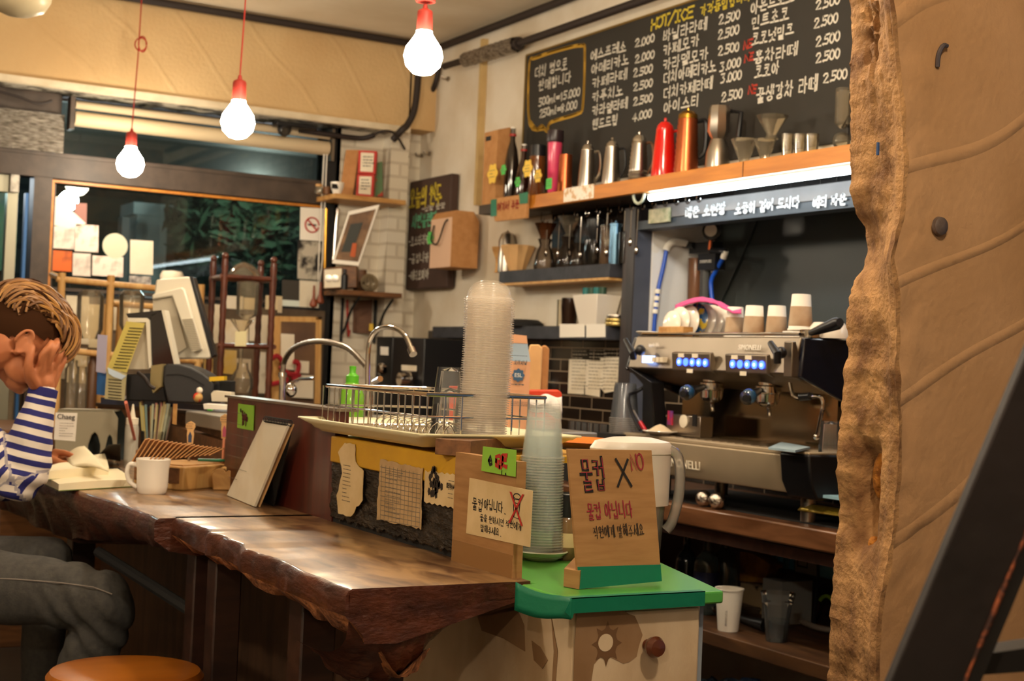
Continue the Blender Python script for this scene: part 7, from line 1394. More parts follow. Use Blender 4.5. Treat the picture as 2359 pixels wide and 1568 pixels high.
# light wooden drip rack
def rack(name, lab, m, y0, posts, rails, r, knob=False, zb3=.80, dy=.22, xs=None):
    t = thing(name, lab, 'drip stand', at(posts[0][0], 900, y=y0)); LOC[t.name].z = zb3; t.location.z = zb3
    for px, top, yy in posts:
        a = at(px, top, y=yy); b = Vector((a.x, yy, zb3))
        pts = [b.lerp(a, k / 24) for k in range(25)]; rr = [r * (1 + (.18 if (k % 2 and knob) else 0)) for k in range(25)]
        mb = MB().tube(pts, rr, 10)
        if knob: mb.ball(a + Vector((0, 0, .012)), r * 1.2, 10)
        mb.build('post', m, t)
    for (p, q, y1, y2) in rails: MB().tube([at(p[0], p[1], y=y1), at(q[0], q[1], y=y2)], r * .85, 10).build('rail', m, t)
    return t
rack('pale_drip_stand', 'pale wooden coffee drip stand behind the reader', M_pine, 5.85, [(143, 628, 5.85), (256, 634, 5.85), (464, 655, 5.85), (238, 700, 6.1), (278, 700, 6.1)], [((130, 642), (360, 664), 5.85, 5.85), ((262, 700), (352, 706), 6.1, 6.1), ((143, 806), (300, 822), 5.85, 5.85), ((143, 642), (120, 632), 5.85, 6.1), ((400, 826), (466, 832), 5.85, 5.85)], .015)
rk = rack('dark_drip_stand', 'dark turned wood coffee drip stand with glass towers', mat('turned_wood', '5e2e1a', .35, col2='482012', nscale=20, coat=.4), 5.6, [(519, 596, 5.6), (631, 606, 5.6), (492, 602, 5.9), (601, 613, 5.9)], [((508, 636), (636, 644), 5.6, 5.6), ((484, 640), (606, 646), 5.9, 5.9), ((500, 795), (626, 799), 5.6, 5.6), ((519, 636), (492, 640), 5.6, 5.9), ((631, 644), (601, 646), 5.6, 5.9), ((631, 799), (603, 796), 5.6, 5.9)], .0125, True)
def vessel(px, py0, py1, prof, name, lab, y=5.75, m=None):
    a = at(px, py1, y=y); H = at(px, py0, y=y).z - a.z; s = mpp(a); t = thing(name, lab, 'drip vessel', a); MB().lathe(a, [(r * s, h * H) for r, h in prof], 26, cap=False).build('glass', m or M_gl, t); return t
vessel(562, 604, 640, [(36, 0), (38, .15), (34, .4), (22, .8), (6, 1)], 'glass_cover', 'wide domed glass lid on top of the dark drip stand'); vessel(568, 648, 735, [(8, 0), (24, .12), (25, .5), (25, 1)], 'upper_vessel', 'tall upper glass vessel in the dark drip stand')
vessel(556, 735, 775, [(4, 0), (8, .3), (26, .9), (28, 1)], 'glass_funnel', 'glass funnel in the middle of the dark drip stand'); vessel(554, 800, 835, [(4, 0), (5, 1)], 'glass_tube', 'thin glass tube in the lower half of the dark drip stand'); vessel(556, 835, 905, [(20, 0), (26, .2), (26, .5), (14, .8), (12, 1)], 'lower_flask', 'lower glass flask in the dark drip stand')
scr([(542, 764), (568, 762), (567, 797), (541, 797)], 5.62, .003, 'yellow_card', mat('pale_yellow', 'd2c69a', .8), None, 'pale yellow card hanging in the dark drip stand', 'card')
vessel(205, 668, 780, [(20, 0), (30, .2), (30, .9), (20, 1)], 'glass_vessel', 'glass vessel hanging in the pale drip stand left bay', y=5.95); vessel(300, 668, 770, [(14, 0), (26, .2), (28, .9), (18, 1)], 'glass_vessel', 'glass vessel hanging in the pale drip stand right bay', y=5.95); vessel(190, 810, 900, [(24, 0), (32, .2), (32, .9), (28, 1)], 'glass_vessel', 'wide glass vessel low in the pale drip stand', y=5.95)
# leaning frame
t = thing('leaning_frame', 'pale wooden frame leaning behind the curved tap', 'frame', at(690, 925, y=6.4)); Pf = lambda a, b: at(a, b, y=6.45)
for q4 in ([(632, 728), (741, 730), (741, 742), (632, 740)], [(632, 728), (648, 728), (644, 930), (628, 930)], [(727, 730), (741, 730), (738, 930), (724, 930)]): MB().prism([Pf(*p) for p in q4], (0, .03, 0)).build('rail', M_pine, t)
MB().prism([Pf(*p) for p in [(646, 740), (728, 742), (724, 930), (642, 930)]], (0, .01, 0)).build('panel', mat('brown_inner', '5a4232', .7, col2='7a5a3c', nscale=5), t)
onglass(R4(647, 768, 678, 850), 'pinned_paper', 'white sheet pinned inside the leaning wooden frame', 'sheet', M_paper, y=6.43); onglass(R4(680, 830, 712, 858), 'pinned_paper', 'small pale sheet right of the red bow', 'sheet', M_paper, y=6.42); onglass(R4(672, 862, 722, 915), 'pinned_paper', 'large pale sheet low in the leaning wooden frame', 'sheet', M_paper, y=6.42)
mb = MB()
for P_ in ([(626, 826), (640, 820), (652, 838), (645, 850)], [(676, 832), (688, 838), (684, 860), (668, 862)], [(650, 850), (668, 862), (690, 866), (672, 872)], [(625, 885), (660, 876), (650, 868)]):
    mb.tube(smooth_path([at(a, b, y=6.38) for a, b in P_]), .012, 6)
tag(mb.build('red_bow', mat('red_ribbon', '9a1420', .5), loc=None), 'red ribbon bow on the leaning wooden frame', 'ribbon')
# ------------------------------------------------------------------ cash desk
t = thing('cash_desk', 'dark wooden cash desk behind the bar', 'desk', (1.7, 4.9, 0)); p = at(225, 930, z=.905); q = at(533, 956, z=.905); n = Vector((-(q - p).y, (q - p).x, 0)).normalized(); n = n if n.x > 0 else -n
MB().prism([Vector((p.x, p.y, .70)), Vector((q.x, q.y, .70)), Vector((q.x, q.y, .70)) + n * .35, Vector((p.x, p.y, .70)) + n * .35], (0, 0, .20)).build('body', M_walnut, t); MB().prism([Vector((p.x, p.y, .896)) - n * .01, Vector((q.x, q.y, .896)) - n * .01, Vector((q.x, q.y, .896)) + n * .36, Vector((p.x, p.y, .896)) + n * .36], (0, 0, .014)).build('desktop', mat('desk_top', '3c2a20', .4), t, bevel=.002)
DP = 4.85
t = thing('till_stand', 'flat dark blue black till stand under the terminals', 'till', at(350, 940, d=DP)); scr([(232, 915), (480, 932), (480, 946), (232, 930)], DP - .1, .28, 'body', mat('drawer', '1b2440', .3, coat=.5), t)
mon = thing('till_monitor', 'white backed till monitor turned away', 'monitor', at(430, 826, d=DP)); M_wp = mat('ivory_plastic', 'e2dac6', .35, coat=.2)
scr([(359, 644), (433, 636), (440, 641), (487, 822), (480, 826), (404, 827), (352, 700)], DP, .03, 'back_shell', M_wp, mon, bevel=.006); scr([(436, 636), (445, 638), (495, 818), (488, 824)], DP - .002, .05, 'screen_edge', M_black, mon, bevel=.002)
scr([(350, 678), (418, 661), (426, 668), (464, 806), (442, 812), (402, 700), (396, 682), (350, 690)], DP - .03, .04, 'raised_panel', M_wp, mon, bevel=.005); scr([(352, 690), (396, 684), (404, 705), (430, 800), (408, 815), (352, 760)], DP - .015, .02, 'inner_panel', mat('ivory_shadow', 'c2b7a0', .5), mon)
mb = MB()
for i in range(18): y = 735 + i * 4; x0_ = 420 + i * 1.15; mb.prism([at(x0_, y, d=DP - .033), at(x0_ + 24, y - 1, d=DP - .033), at(x0_ + 24, y + 1, d=DP - .033), at(x0_, y + 2, d=DP - .033)], WD * .004)
mb.build('vents', mat('vent', '9a917c', .6), mon)
tt_ = thing('card_terminal', 'black and white wedge shaped till terminal beside the monitor', 'terminal', at(330, 925, d=DP - .1)); d2_ = DP - .12
scr([(345, 722), (373, 714), (380, 718), (405, 842), (350, 846)], d2_, .06, 'black_side', mat('gloss_black', '1a1518', .1, coat=1), tt_, bevel=.004); scr([(372, 714), (379, 714), (407, 842), (402, 843)], d2_ - .004, .06, 'white_trim', M_wp, tt_); scr([(294, 732), (338, 732), (345, 738), (349, 846), (343, 848), (336, 742), (296, 742)], d2_ - .004, .05, 'white_trim', M_wp, tt_)
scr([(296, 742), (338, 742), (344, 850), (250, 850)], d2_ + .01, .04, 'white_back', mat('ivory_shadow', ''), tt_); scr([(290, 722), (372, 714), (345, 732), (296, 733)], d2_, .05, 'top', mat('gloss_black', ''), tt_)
scr([(290, 862), (372, 858), (385, 925), (290, 922)], d2_ - .02, .14, 'base', M_black, tt_, bevel=.004)
t = thing('yellow_price_list', 'long yellow printed paper strip hanging on the till terminal', 'paper', at(270, 920, d=d2_ - .04)); M_yp = mat('yellow_paper', 'cdbc62', .7)
scr([(291, 740), (334, 744), (292, 858), (247, 848)], d2_ - .02, .002, 'upper_sheet', M_yp, t); scr([(246, 848), (292, 860), (286, 923), (241, 918)], d2_ - .05, .002, 'lower_sheet', mat('greyish_paper', 'b5ab80', .6), t)
mb = MB()
for i in range(14):
    y = 754 + i * 7; x0_ = 291 - i * 2.9 + 4; mb.prism([at(x0_ + 3, y, d=d2_ - .022), at(x0_ + 34, y + 2, d=d2_ - .022), at(x0_ + 34, y + 4, d=d2_ - .022), at(x0_ + 3, y + 2, d=d2_ - .022)], WD * .0005)
for i in range(7): mb.prism([at(249, 872 + i * 7, d=d2_ - .052), at(280, 875 + i * 7, d=d2_ - .052), at(280, 877 + i * 7, d=d2_ - .052), at(249, 874 + i * 7, d=d2_ - .052)], WD * .0005)
mb.build('print', M_ink, t)
scr([(248, 846), (262, 852), (291, 866), (280, 874), (262, 868), (250, 860)], d2_ - .054, .003, 'glossy_curl', mat('gloss_sheet', 'c8dcf0', .1, coat=1), t)
scr([(224, 856), (248, 858), (247, 912), (222, 908)], d2_, .12, 'blue_box', mat('blue_box', '1f5a9a', .4), None, 'bright blue box at the left end of the till', 'box')
scr([(225, 770), (247, 772), (243, 860), (221, 856)], d2_ - .03, .003, 'lilac_note', mat('lilac_note', 'a9a4bc', .7), None, 'tall lilac note with faint writing left of the till', 'note')
t = thing('receipt_printer', 'rounded dark grey receipt printer on the cash desk', 'printer', at(430, 930, d=4.6)); pts = [(373, 845), (385, 838), (410, 838), (440, 846), (468, 860), (488, 876), (492, 884), (486, 932), (385, 926), (374, 880)]
scr(pts, 4.6, .16, 'body', mat('printer_grey', '2e2e30', .45), t, bevel=.006); scr([(348, 842), (374, 838), (370, 890), (352, 905), (346, 880)], 4.58, .05, 'side_label', mat('tan_label', '8a7a50', .6), t); scr([(384, 862), (412, 860), (440, 868), (470, 886), (470, 889), (440, 871), (412, 863), (384, 865)], 4.597, .002, 'seam', M_blackm, t)
pipe('till_cable', 'black cable bundle behind the printer with silver plugs', smooth_path([at(318, 858, d=4.55), at(335, 872, d=4.52), at(345, 888, d=4.52), at(357, 895, d=4.52)]), .006, cat='cable')
c = at(456, 915, d=4.55); t = thing('little_figurine', 'little red white and gold animal figurine before the printer', 'figurine', c - Vector((0, 0, .02))); MB().ball(c, .016, 12).build('body', mat('fig_gold', 'c9a060', .4, col2='d84030', nscale=60, ramp=(.5, .55)), t); MB().ball(c + Vector((.004, 0, .022)), .011, 10).build('head', mat('fig_white', 'ece0d0', .4), t)
scr([(479, 885), (488, 884), (487, 946), (477, 945)], 4.62, .02, 'green_marker', mat('neon_green', '3ad020', .4), None, 'neon green marker standing by the printer', 'marker'); scr([(482, 868), (516, 866), (516, 876), (482, 878)], 4.6, .05, 'yellow_case', mat('yellow_plastic', ''), None, 'yellow strip behind the printer', 'case')
scr([(497, 876), (533, 878), (532, 908), (496, 906)], 4.7, .07, 'dark_box', M_blackm, None, 'small dark box right of the printer', 'box'); scr([(486, 906), (492, 900), (532, 904), (535, 925), (488, 924)], 4.5, .06, 'folded_towel', mat('towel', 'd8ceb8', .9), None, 'folded cream towel right of the printer', 'towel')
scr([(468, 930), (530, 934), (536, 944), (470, 942)], 4.35, .08, 'paper_pile', M_paperw, None, 'small pile of white slips on the cash desk edge', 'paper'); scr([(399, 930), (407, 930), (405, 978), (397, 976)], 4.2, .01, 'wooden_stick', M_cut, None, 'upright wooden stick before the cash desk', 'stick')
# ------------------------------------------------------------------ taps and soap at the sink
XS = 1.66
t = thing('hose_tap', 'chrome tap with a long curved flexible hose spout', 'tap', at(652, 918, x=XS)); LOC[t.name].z = .936; t.location.z = .936; z_ = lambda a, b, x=XS: at(a, b, x=x)
b0_ = Vector((z_(652, 900).x, z_(652, 900).y, .936)); pts = smooth_path([z_(651, 862), z_(655, 832), z_(672, 806), z_(700, 791), z_(738, 786), z_(775, 792), z_(808, 806), z_(845, 845)], 8)
rr = [.0085 * (1 + (.12 if i % 2 else -.05)) for i in range(len(pts))]; MB().tube(pts, rr, 10).build('hose_spout', M_steel, t); MB().cyl(b0_, z_(651, 866), .011).build('riser', M_chrome, t); MB().cyl(z_(651, 868), z_(651, 858), .014).build('collar', M_chrome, t)
MB().ball(z_(670, 898), .020, 14, (1, 1, 1.2)).build('mixer_body', M_chrome, t); MB().tube([z_(668, 884), z_(690, 872), z_(722, 872)], .005, 8).build('lever', M_chrome, t); MB().lathe(b0_, [(.022, 0), (.022, .006), (.012, .01)], 20).build('base', M_chrome, t)
t = thing('gooseneck_tap', 'chrome gooseneck tap bending over the dish rack', 'tap', at(850, 930, x=XS)); b1_ = z_(849, 930); b1_.z = .936; LOC[t.name] = b1_.copy(); t.location = b1_
MB().tube([b1_, z_(847, 860)] + smooth_path([z_(848, 815), z_(852, 785), z_(866, 762), z_(890, 753), z_(916, 758), z_(934, 774), z_(943, 792), z_(950, 812)]), .0072, 12).build('neck', M_chrome, t); MB().cyl(z_(947, 803), z_(952, 816), .011).build('nozzle', M_chrome, t); MB().lathe(b1_, [(.025, 0), (.025, .006), (.012, .02), (.012, .08), (.009, .1)], 20).build('base', M_chrome, t)
MB().tube([z_(862, 880), z_(876, 872)], .009, 8).build('lever', M_chrome, t)
c = at(808, 960, x=1.50); c.z = .936; s = mpp(c); t = thing('soap_bottle', 'translucent green dish soap bottle with a green cap', 'bottle', c)
MB().lathe(c, [(0, 0), (28 * s, 0), (30 * s, 4 * s), (29 * s, 75 * s), (22 * s, 95 * s), (15 * s, 104 * s)], 26).build('body', mat('green_soap', '78b82c', .2, alpha=.9, coat=.6), t); MB().lathe(c, [(15 * s, 102 * s), (15 * s, 120 * s), (9 * s, 124 * s), (7 * s, 128 * s), (8 * s, 142 * s), (0, 143 * s)], 20).build('cap', mat('green_cap', '5ab428', .3), t)
c = at(1048, 985, x=1.75); tag(MB().lathe((c.x, c.y, .936), [(0, 0), (.016, 0), (.02, .12), (0, .12)], 18).build('red_tumbler', mat('red_tumbler', 'd84a24', .4)), 'orange red plastic tumbler behind the dish rack', 'tumbler')
c = at(700, 922, z=.94); tag(oval((1.52, 3.75, .936), .10, .14, [(1, 0), (1.02, .006), (.98, .007), (.9, .004)], MB()).build('sink_bowl', M_ceram), 'white oval sink bowl by the hose tap', 'sink')
# ------------------------------------------------------------------ the reader at the bar
def PD(px, py, d): return at(px, py, d=d)
def limb(mb, pts, n=14):
    """tapering limb through (point, radius) knots"""
    P = smooth_path([p for p, r in pts], 5); R_ = []
    for i in range(len(pts) - 1):
        for j in range(5): R_.append(pts[i][1] + (pts[i + 1][1] - pts[i][1]) * j / 5)
    R_.append(pts[-1][1]); mb.tube(P, R_, n); mb.ball(P[0], R_[0] * .99, 12); mb.ball(P[-1], R_[-1] * .99, 12)
def meld(mb, name, voxel, smooth_n, parent, m, post=None):
    """one continuous surface out of overlapping volumes"""
    me = bpy.data.meshes.new(name + '_raw'); me.from_pydata(mb.v, [], mb.f); o = bpy.data.objects.new(name + '_raw', me); COL.objects.link(o)
    r = o.modifiers.new('r', 'REMESH'); r.mode = 'VOXEL'; r.voxel_size = voxel; r.use_smooth_shade = True
    s = o.modifiers.new('s', 'SMOOTH'); s.factor = .5; s.iterations = smooth_n
    bpy.context.view_layer.update(); q = bpy.data.meshes.new_from_object(o.evaluated_get(bpy.context.evaluated_depsgraph_get())); bpy.data.objects.remove(o)
    off = LOC[parent.name]
    if post: post(q)
    for v in q.vertices: v.co -= off
    q.materials.clear(); q.materials.append(m); q.polygons.foreach_set('use_smooth', [True] * len(q.polygons)); q.name = name
    o = bpy.data.objects.new(name, q); COL.objects.link(o); o.parent = parent; LOC[o.name] = off; return o
hipc = PD(-205, 1300, 3.55); per = thing('person', 'person in a navy and white striped shirt reading with head propped on one hand', 'person', (hipc.x, hipc.y, 0))
LOC[per.name] = Vector((hipc.x, hipc.y, 0))
ear = PD(56, 793, 3.57)
fdir = Vector((.975, .10, 0)).normalized(); left = Vector((-fdir.y, fdir.x, 0)); pitch = radians(33)
hx = fdir * cos(pitch) + Vector((0, 0, -sin(pitch))); hz = fdir * sin(pitch) + Vector((0, 0, cos(pitch)))
R3 = Matrix((hx, left, hz)).transposed(); HC = ear - R3 @ Vector((-.005, -.078, -.012)); HM = Matrix.Translation(HC) @ R3.to_4x4()
Sh_r = PD(-120, 962, 3.62); Sh_l = PD(-165, 940, 4.0); El = PD(46, 1108, 3.60); Wr = PD(101, 893, 3.63); Ell = PD(-10, 1110, 4.05); Wrl = PD(108, 1060, 4.06)
neck0 = (Sh_r + Sh_l) / 2 + Vector((.03, 0, .02)); neck1 = HC + R3 @ Vector((-.045, 0, -.07)); hips = hipc + Vector((0, .10, .0)); hips.z = .58
chest = (Sh_r + Sh_l) / 2 + Vector((-.02, 0, -.10)); belly = chest.lerp(hips, .55) + Vector((-.03, 0, 0))
mb = MB()
limb(mb, [(neck0 + Vector((-.02, 0, -.05)), .068), (neck0, .062), (neck1, .057), (HC + R3 @ Vector((-.01, 0, -.03)), .05)])
limb(mb, [(hips, .13), (belly, .115), (chest, .125), (chest + Vector((.01, 0, .06)), .09)])
for s_, e_, w_ in ((Sh_r, El, Wr), (Sh_l, Ell, Wrl)): limb(mb, [(chest + (s_ - chest) * .5, .06), (s_, .052), (s_.lerp(e_, .5), .044), (e_, .037), (e_.lerp(w_, .3), .039), (w_, .027)])
# head volumes
mb.M = HM
B_ = lambda c, r, sc=(1, 1, 1): mb.ball(c, r, 24, sc)
B_((-.012, 0, .030), .1, (.98, .765, .92)); B_((.035, 0, -.030), .07, (.86, .86, 1.1)); B_((.052, 0, -.082), .034, (1.05, 1.15, .9)); B_((.068, 0, -.098), .018, (1, 1.2, .8))
B_((.030, .048, -.062), .030, (1.4, .7, 1.2)); B_((.030, -.048, -.062), .030, (1.4, .7, 1.2)); B_((.066, .030, -.020), .024, (.8, 1, .8)); B_((.066, -.030, -.020), .024, (.8, 1, .8))
B_((.078, 0, .028), .03, (.5, 1.6, .5)); mb.tube([(.086, 0, .015), (.100, 0, -.012), (.113, 0, -.034)], [.008, .010, .013], 10); B_((.100, .011, -.038), .008); B_((.100, -.011, -.038), .008)
B_((.092, 0, -.058), .010, (.8, 2.0, .5)); B_((.089, 0, -.070), .010, (.8, 1.8, .55))
B_((.084, .032, .006), .013, (.7, 1.2, .7)); B_((.084, -.032, .006), .013, (.7, 1.2, .7))
for sg in (1, -1):
    E0 = Vector((-.008, .076 * sg, -.010)); u = Vector((-.25, .28 * sg, .0)); 
    pts = [E0 + Vector((cos(radians(a)) * .019 - .004, sg * (.006 + .006 * sin(radians(max(0, a)))), sin(radians(a)) * .031 + .002)) for a in range(-100, 215, 15)]
    mb.tube(pts, .0048, 8); B_(E0 + Vector((-.001, 0, -.028)), .0085, (1, .6, 1.1)); B_(E0 + Vector((-.003, .001 * sg, .0)), .021, (.8, .25, 1.3)); mb.tube([E0 + Vector((.010, .006 * sg, -.012)), E0 + Vector((.012, .007 * sg, 0))], .005, 8)
mb.M = None
# right hand: palm, four unequal fingers, thumb from the side of the palm
palm = PD(98, 862, 3.62)
limb(mb, [(Wr, .026), (Wr.lerp(palm, .5), .027)])
for a, b_ in (((74, 872, 3.60), (88, 848, 3.595)), ((86, 876, 3.61), (99, 845, 3.605)), ((98, 880, 3.625), (112, 843, 3.62)), ((110, 884, 3.64), (124, 847, 3.645)), ((116, 888, 3.655), (132, 855, 3.665))): limb(mb, [(PD(*a), .016), (PD(*b_), .0125)], 12)
FG = [[(92, 846, 3.598), (98, 818, 3.585), (112, 800, 3.59), (118, 788, 3.61)], [(108, 842, 3.61), (120, 812, 3.60), (130, 796, 3.61), (132, 783, 3.63)], [(123, 846, 3.64), (136, 820, 3.635), (142, 804, 3.65), (138, 792, 3.67)], [(132, 856, 3.665), (143, 836, 3.665), (147, 822, 3.675), (144, 812, 3.69)]]
for k, f in enumerate(FG): limb(mb, [(PD(*f[0]), .0115), (PD(*f[1]), .0098), (PD(*f[2]), .0090), (PD(*f[3]), .0076)], 10)
limb(mb, [(PD(80, 884, 3.60), .017), (PD(68, 862, 3.575), .0145), (PD(66, 838, 3.565), .0115), (PD(70, 815, 3.57), .0108), (PD(75, 800, 3.58), .0085)], 12)
# left hand resting on the page
limb(mb, [(Wrl, .025), (PD(128, 1052, 4.06), .022)])
for k, (b0, b1, b2) in enumerate((((128, 1042, 4.02), (152, 1044, 4.0), (168, 1050, 3.99)), ((130, 1046, 4.05), (150, 1052, 4.06), (166, 1058, 4.06)), ((128, 1050, 4.08), (146, 1058, 4.10), (158, 1064, 4.10)), ((124, 1052, 4.11), (138, 1060, 4.13), (148, 1066, 4.13)))): limb(mb, [(PD(*b0), .012), (PD(*b1), .0092), (PD(*b2), .0072)], 10)
limb(mb, [(PD(118, 1060, 4.0), .016), (PD(140, 1068, 3.97), .0125), (PD(160, 1070, 3.96), .0105), (PD(180, 1066, 3.96), .008)], 10)
meld(mb, 'body', .0036, 5, per, M_skin)
# shirt
mb = MB(); cuff = El.lerp(Wr, .93); cuffl = Ell.lerp(Wrl, .93)
limb(mb, [(hips + Vector((0, 0, -.02)), .155), (belly, .14), (chest, .15), (chest + Vector((0, 0, .07)), .11)], 20)
limb(mb, [(Sh_r + Vector((0, 0, .0)), .085), ((Sh_r + Sh_l) / 2 + Vector((-.01, 0, .01)), .088), (Sh_l, .085)], 18)
for s_, e_, w_ in ((Sh_r, El, cuff), (Sh_l, Ell, cuffl)):
    limb(mb, [(s_, .080), (s_.lerp(e_, .35), .072), (s_.lerp(e_, .75), .060), (e_ , .054), ], 18); limb(mb, [(e_, .054), (e_.lerp(w_, .18) + Vector((.008, 0, -.006)), .058), (e_.lerp(w_, .5), .054), (e_.lerp(w_, .85), .040), (w_, .036)], 18)
segs = [(El, cuff, 0.0), (Sh_r, El, .35), (Ell, cuffl, .1), (Sh_l, Ell, .35)]
def stripes(q):
    at_ = q.attributes.new('stripe', 'FLOAT', 'POINT'); vals = []
    for v in q.vertices:
        p = v.co; best = (9, 0)
        for a, b2, o in segs:
            ab = b2 - a; t = (p - a).dot(ab) / ab.dot(ab); tc = max(-.12, min(1.1, t)); dd = (p - (a + ab * tc)).length / .06
            if dd < best[0]: best = (dd, t * ab.length + o)
        tor = (p - (chest if p.z > chest.z else chest.lerp(hips, min(1, (chest.z - p.z) / (chest.z - hips.z))))).length / .15
        s = best[1] if best[0] < tor * 1.15 else p.z * 1.0
        n = noise.noise(p * 9) * .004; vals.append(s + n)
        f = noise.noise(Vector((p.x * 22, p.y * 22, p.z * 9))) * .004 + noise.noise(p * 40) * .0015
        if (p - El).length < .16: f += .005 * sin(((p - El).dot((Wr - El).normalized())) * 130) * math.exp(-((p - El).length / .09) ** 2)
        v.co = p + v.normal * f
    at_.data.foreach_set('value', vals)
M_sh = mat('striped_shirt', 'dcd0c4', .9); nt = M_sh.node_tree; an = nt.nodes.new('ShaderNodeAttribute'); an.attribute_name = 'stripe'
m1 = nt.nodes.new('ShaderNodeMath'); m1.operation = 'MULTIPLY'; m1.inputs[1].default_value = 1 / .030; nt.links.new(an.outputs['Fac'], m1.inputs[0])
m2 = nt.nodes.new('ShaderNodeMath'); m2.operation = 'FRACT'; nt.links.new(m1.outputs[0], m2.inputs[0]); m3 = nt.nodes.new('ShaderNodeMath'); m3.operation = 'GREATER_THAN'; m3.inputs[1].default_value = .52; nt.links.new(m2.outputs[0], m3.inputs[0])
mxn = nt.nodes.new('ShaderNodeMix'); mxn.data_type = 'RGBA'; mxn.inputs[6].default_value = lin('e4d8cc'); mxn.inputs[7].default_value = lin('2a2a6e'); nt.links.new(m3.outputs[0], mxn.inputs[0]); nt.links.new(mxn.outputs[2], nt.nodes['Principled BSDF'].inputs['Base Color'])
meld(mb, 'striped_shirt', .0075, 5, per, M_sh, stripes)
MB().lathe(cuff - (Wr - El).normalized() * .006, [(.034, 0), (.0365, .002), (.036, .022), (.031, .024)], 26, axis=tuple(Wr - El)).build('cuff', mat('navy_knit', '26266a', .9), per)
# jeans
mb = MB(); Hr = PD(-190, 1335, 3.42); Kr = PD(238, 1386, 3.38); Ar = PD(120, 1790, 3.42); Hl = PD(-200, 1320, 3.8); Kl = PD(112, 1292, 3.74); Al = PD(90, 1700, 3.80)
limb(mb, [(hips + Vector((0, 0, -.10)), .14), (hips, .142)], 20)
limb(mb, [(Hr, .105), (PD(0, 1352, 3.42), .088), (PD(140, 1366, 3.40), .079), (Kr, .072)], 20); limb(mb, [(Kr, .071), (PD(232, 1450, 3.40), .066), (PD(180, 1570, 3.42), .060), (Ar, .050)], 20)
limb(mb, [(Hl, .100), (PD(0, 1300, 3.78), .078), (Kl, .064)], 18); limb(mb, [(Kl, .064), (PD(100, 1450, 3.78), .058), (Al, .048)], 18)
def folds(q):
    ax = (PD(180, 1570, 3.42) - Kr).normalized()
    for v in q.vertices:
        p = v.co; f = noise.noise(p * 12) * .005; kd = (p - Kr).length
        f += .006 * sin((p - Kr).dot((ax + (Hr - Kr).normalized()).normalized()) * 120 + 3 * noise.noise(p * 10)) * math.exp(-((kd - .07) / .07) ** 2)
        v.co = p + v.normal * f
meld(mb, 'jeans', .008, 4, per, M_jean, folds)
mb = MB().tube([PD(-60, 1330 + 0, 3.345), PD(40, 1334, 3.335), PD(140, 1342, 3.325), PD(215, 1352, 3.315), PD(258, 1368, 3.315)], .0016, 5); mb.build('side_seam', mat('seam', '7a7068', .9), per)
for a, sx in ((Ar, 0), (Al, .02)):
    f0 = Vector((a.x, a.y, 0)); MB().prism([(f0.x - .08, f0.y - .042, 0), (f0.x + .17, f0.y - .036, 0), (f0.x + .19, f0.y, 0), (f0.x + .17, f0.y + .036, 0), (f0.x - .08, f0.y + .042, 0)], (0, 0, .07)).build('shoe', M_blackm, per, bevel=.02)
# hair
mb = MB(); M_h1 = mat('hair_gold', '9a6a34', .45, sheen=.2); M_h2 = mat('hair_brown', '6e4722', .5); M_h3 = mat('hair_dark', '3a2212', .9, spec=.1); M_h4 = mat('hair_light', 'b98748', .45)
mb.M = HM; mb.use(M_h3); C0 = Vector((-.012, 0, .030)); ra = (.1, .079, .094)
def capf(u, v):
    th = 2 * pi * u; ph = pi * v * .80; x = sin(ph) * cos(th); y = sin(ph) * sin(th); z = cos(ph)
    return Vector((x, y, z))
nu, nv = 56, 34; vs = []; keep = []
for j in range(nv + 1):
    for i in range(nu + 1):
        d = capf(i / nu, j / nv); p = C0 + Vector((d.x * ra[0] * 1.03, d.y * ra[1] * 1.03, d.z * ra[2] * 1.03))
        line = -.012 + (.045 if p.x > .035 else (.030 if p.x > .0 else -.0)) + (.03 if p.x > .06 else 0) - (.045 if p.x < -.04 else 0)
        keep.append(p.z > line); vs.append(p)
fs = [(j * (nu + 1) + i, j * (nu + 1) + i + 1, (j + 1) * (nu + 1) + i + 1, (j + 1) * (nu + 1) + i) for j in range(nv) for i in range(nu)]
fs = [f for f in fs if all(keep[k] for k in f)]; mb.add(vs, fs, True)
rn = random.Random(21)
for k in range(620):
    a0 = radians(rn.uniform(48, 172)); y0 = rn.uniform(-1, 1); y0 = (abs(y0) ** .8) * (1 if y0 > 0 else -1); ln = radians(rn.uniform(45, 80)); a1 = max(radians(rn.uniform(-6, 22)), a0 - ln)
    lift = rn.uniform(.006, .034); pts = []; cl = rn.random(); mb.use(M_h1 if cl < .38 else (M_h2 if cl < .68 else (M_h4 if cl < .86 else M_h3)))
    for i in range(7):
        t = i / 6; a = a0 + (a1 - a0) * t; yy = y0 * .073 * (1 - .10 * t) + .004 * sin(t * 5 + k); sq = sqrt(max(.05, 1 - (yy / .082) ** 2))
        front = max(0, cos(a)); h = .004 + lift * sin(pi * min(1, t * .9 + .1)) * .8 + .026 * front ** 1.6 + .006 * (1 - abs(y0)); h *= (1 - .25 * abs(y0))
        pts.append(C0 + Vector((cos(a) * (ra[0] * sq + h), yy, sin(a) * (ra[2] * sq + h) - .006 * t)))
    wv = rn.uniform(-.003, .003); pts = [p + Vector((0, wv * i, .0015 * sin(i * 1.7 + k))) for i, p in enumerate(pts)]
    mb.tube(smooth_path(pts, 2), [.0022 + .0022 * sin(pi * min(1, i / 12 * .8 + .15)) for i in range(12)] + [.0006], 5)
mb.M = None; mb.build('hair', None, per, sharp=60)
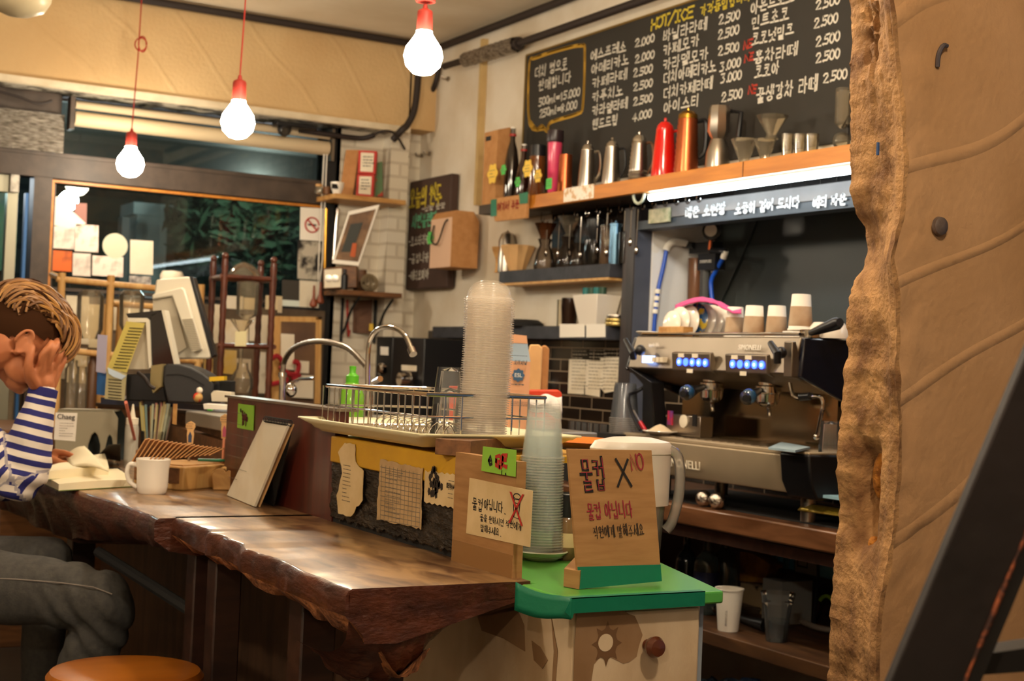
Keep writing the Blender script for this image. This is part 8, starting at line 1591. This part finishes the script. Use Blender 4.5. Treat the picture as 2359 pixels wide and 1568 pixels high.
# ------------------------------------------------------------------ stools
def stool(c, r, z, lab, ms, ml):
    t = thing('round_stool', lab, 'stool', (c.x, c.y, 0)); MB().lathe((c.x, c.y, z - .034), [(r * .9, 0), (r, .008), (r * 1.0, .022), (r * .95, .032), (r * .85, .034), (0, .031)], 48).build('seat', ms, t)
    for k in range(4):
        a = pi / 4 + pi / 2 * k; u = Vector((cos(a), sin(a), 0)); MB().tube([Vector((c.x, c.y, z - .03)) + u * r * .62, Vector((c.x, c.y, 0)) + u * r * .98], [.017, .014], 12).build('leg', ml, t)
    mb = MB().tube([Vector((c.x, c.y, .20)) + Vector((cos(2 * pi * i / 28), sin(2 * pi * i / 28), 0)) * r * .84 for i in range(28)], .008, 8, closed=True); mb.build('foot_ring', ml, t); return t
stool(at(290, 1541, z=.46), .158, .46, 'empty round orange brown wooden stool in front of the bar', mat('stool_wood', 'a8621c', .3, col2='8c4c14', nscale=3, nstretch=(1, 4, 1), coat=.4), mat('stool_leg', '6a4426', .5))
stool(Vector((hips.x - .02, hips.y, 0)), .16, .45, 'dark stool the reader sits on', M_wdark, M_cut)
# ------------------------------------------------------------------ dark steel frame, bottom right, close to us
t = thing('steel_easel', 'dark steel slanted stand close by at the bottom right', 'stand', (1.0, .6, 0)); d = 1.32; M_st = mat('dark_steel', '2a2120', .6, .3, col2='1e1817', nscale=7, bump=.1); M_st2 = mat('near_black', '130e0d', .6)
la = at(2484, 530, d=d); lb = at(1790, 2199, d=d); ra_ = at(2660, 530, d=d); rb = at(1966, 2199, d=d)
MB().prism([la, ra_, rb, lb], WD * .02).build('front_flange', M_st, t, bevel=.002)
MB().prism([at(2655, 530, d=d), at(2690, 530, d=d), at(2000, 2199, d=d), at(1962, 2199, d=d)], WD * .05).build('rear_web', M_st2, t)
mb = MB(); mb.tube([at(2655 - k * 34.7, 530 + k * 83.4, d=d - .002) for k in range(21)], [.0012 + .0016 * abs(sin(k * 2.1)) for k in range(21)], 6); mb.build('edge_highlight', mat('copper_highlight', 'a4542c', .6, col2='3a1c12', nscale=90, ramp=(.4, .55)), t)  # bevel highlight put into the colour, as a strip of worn copper paint
MB().prism([at(2255, 1508, d=d + .05), at(2520, 1470, d=d + .05), at(2520, 1535, d=d + .05), at(2240, 1556, d=d + .05)], WD * .04).build('cross_bar', M_st2, t)
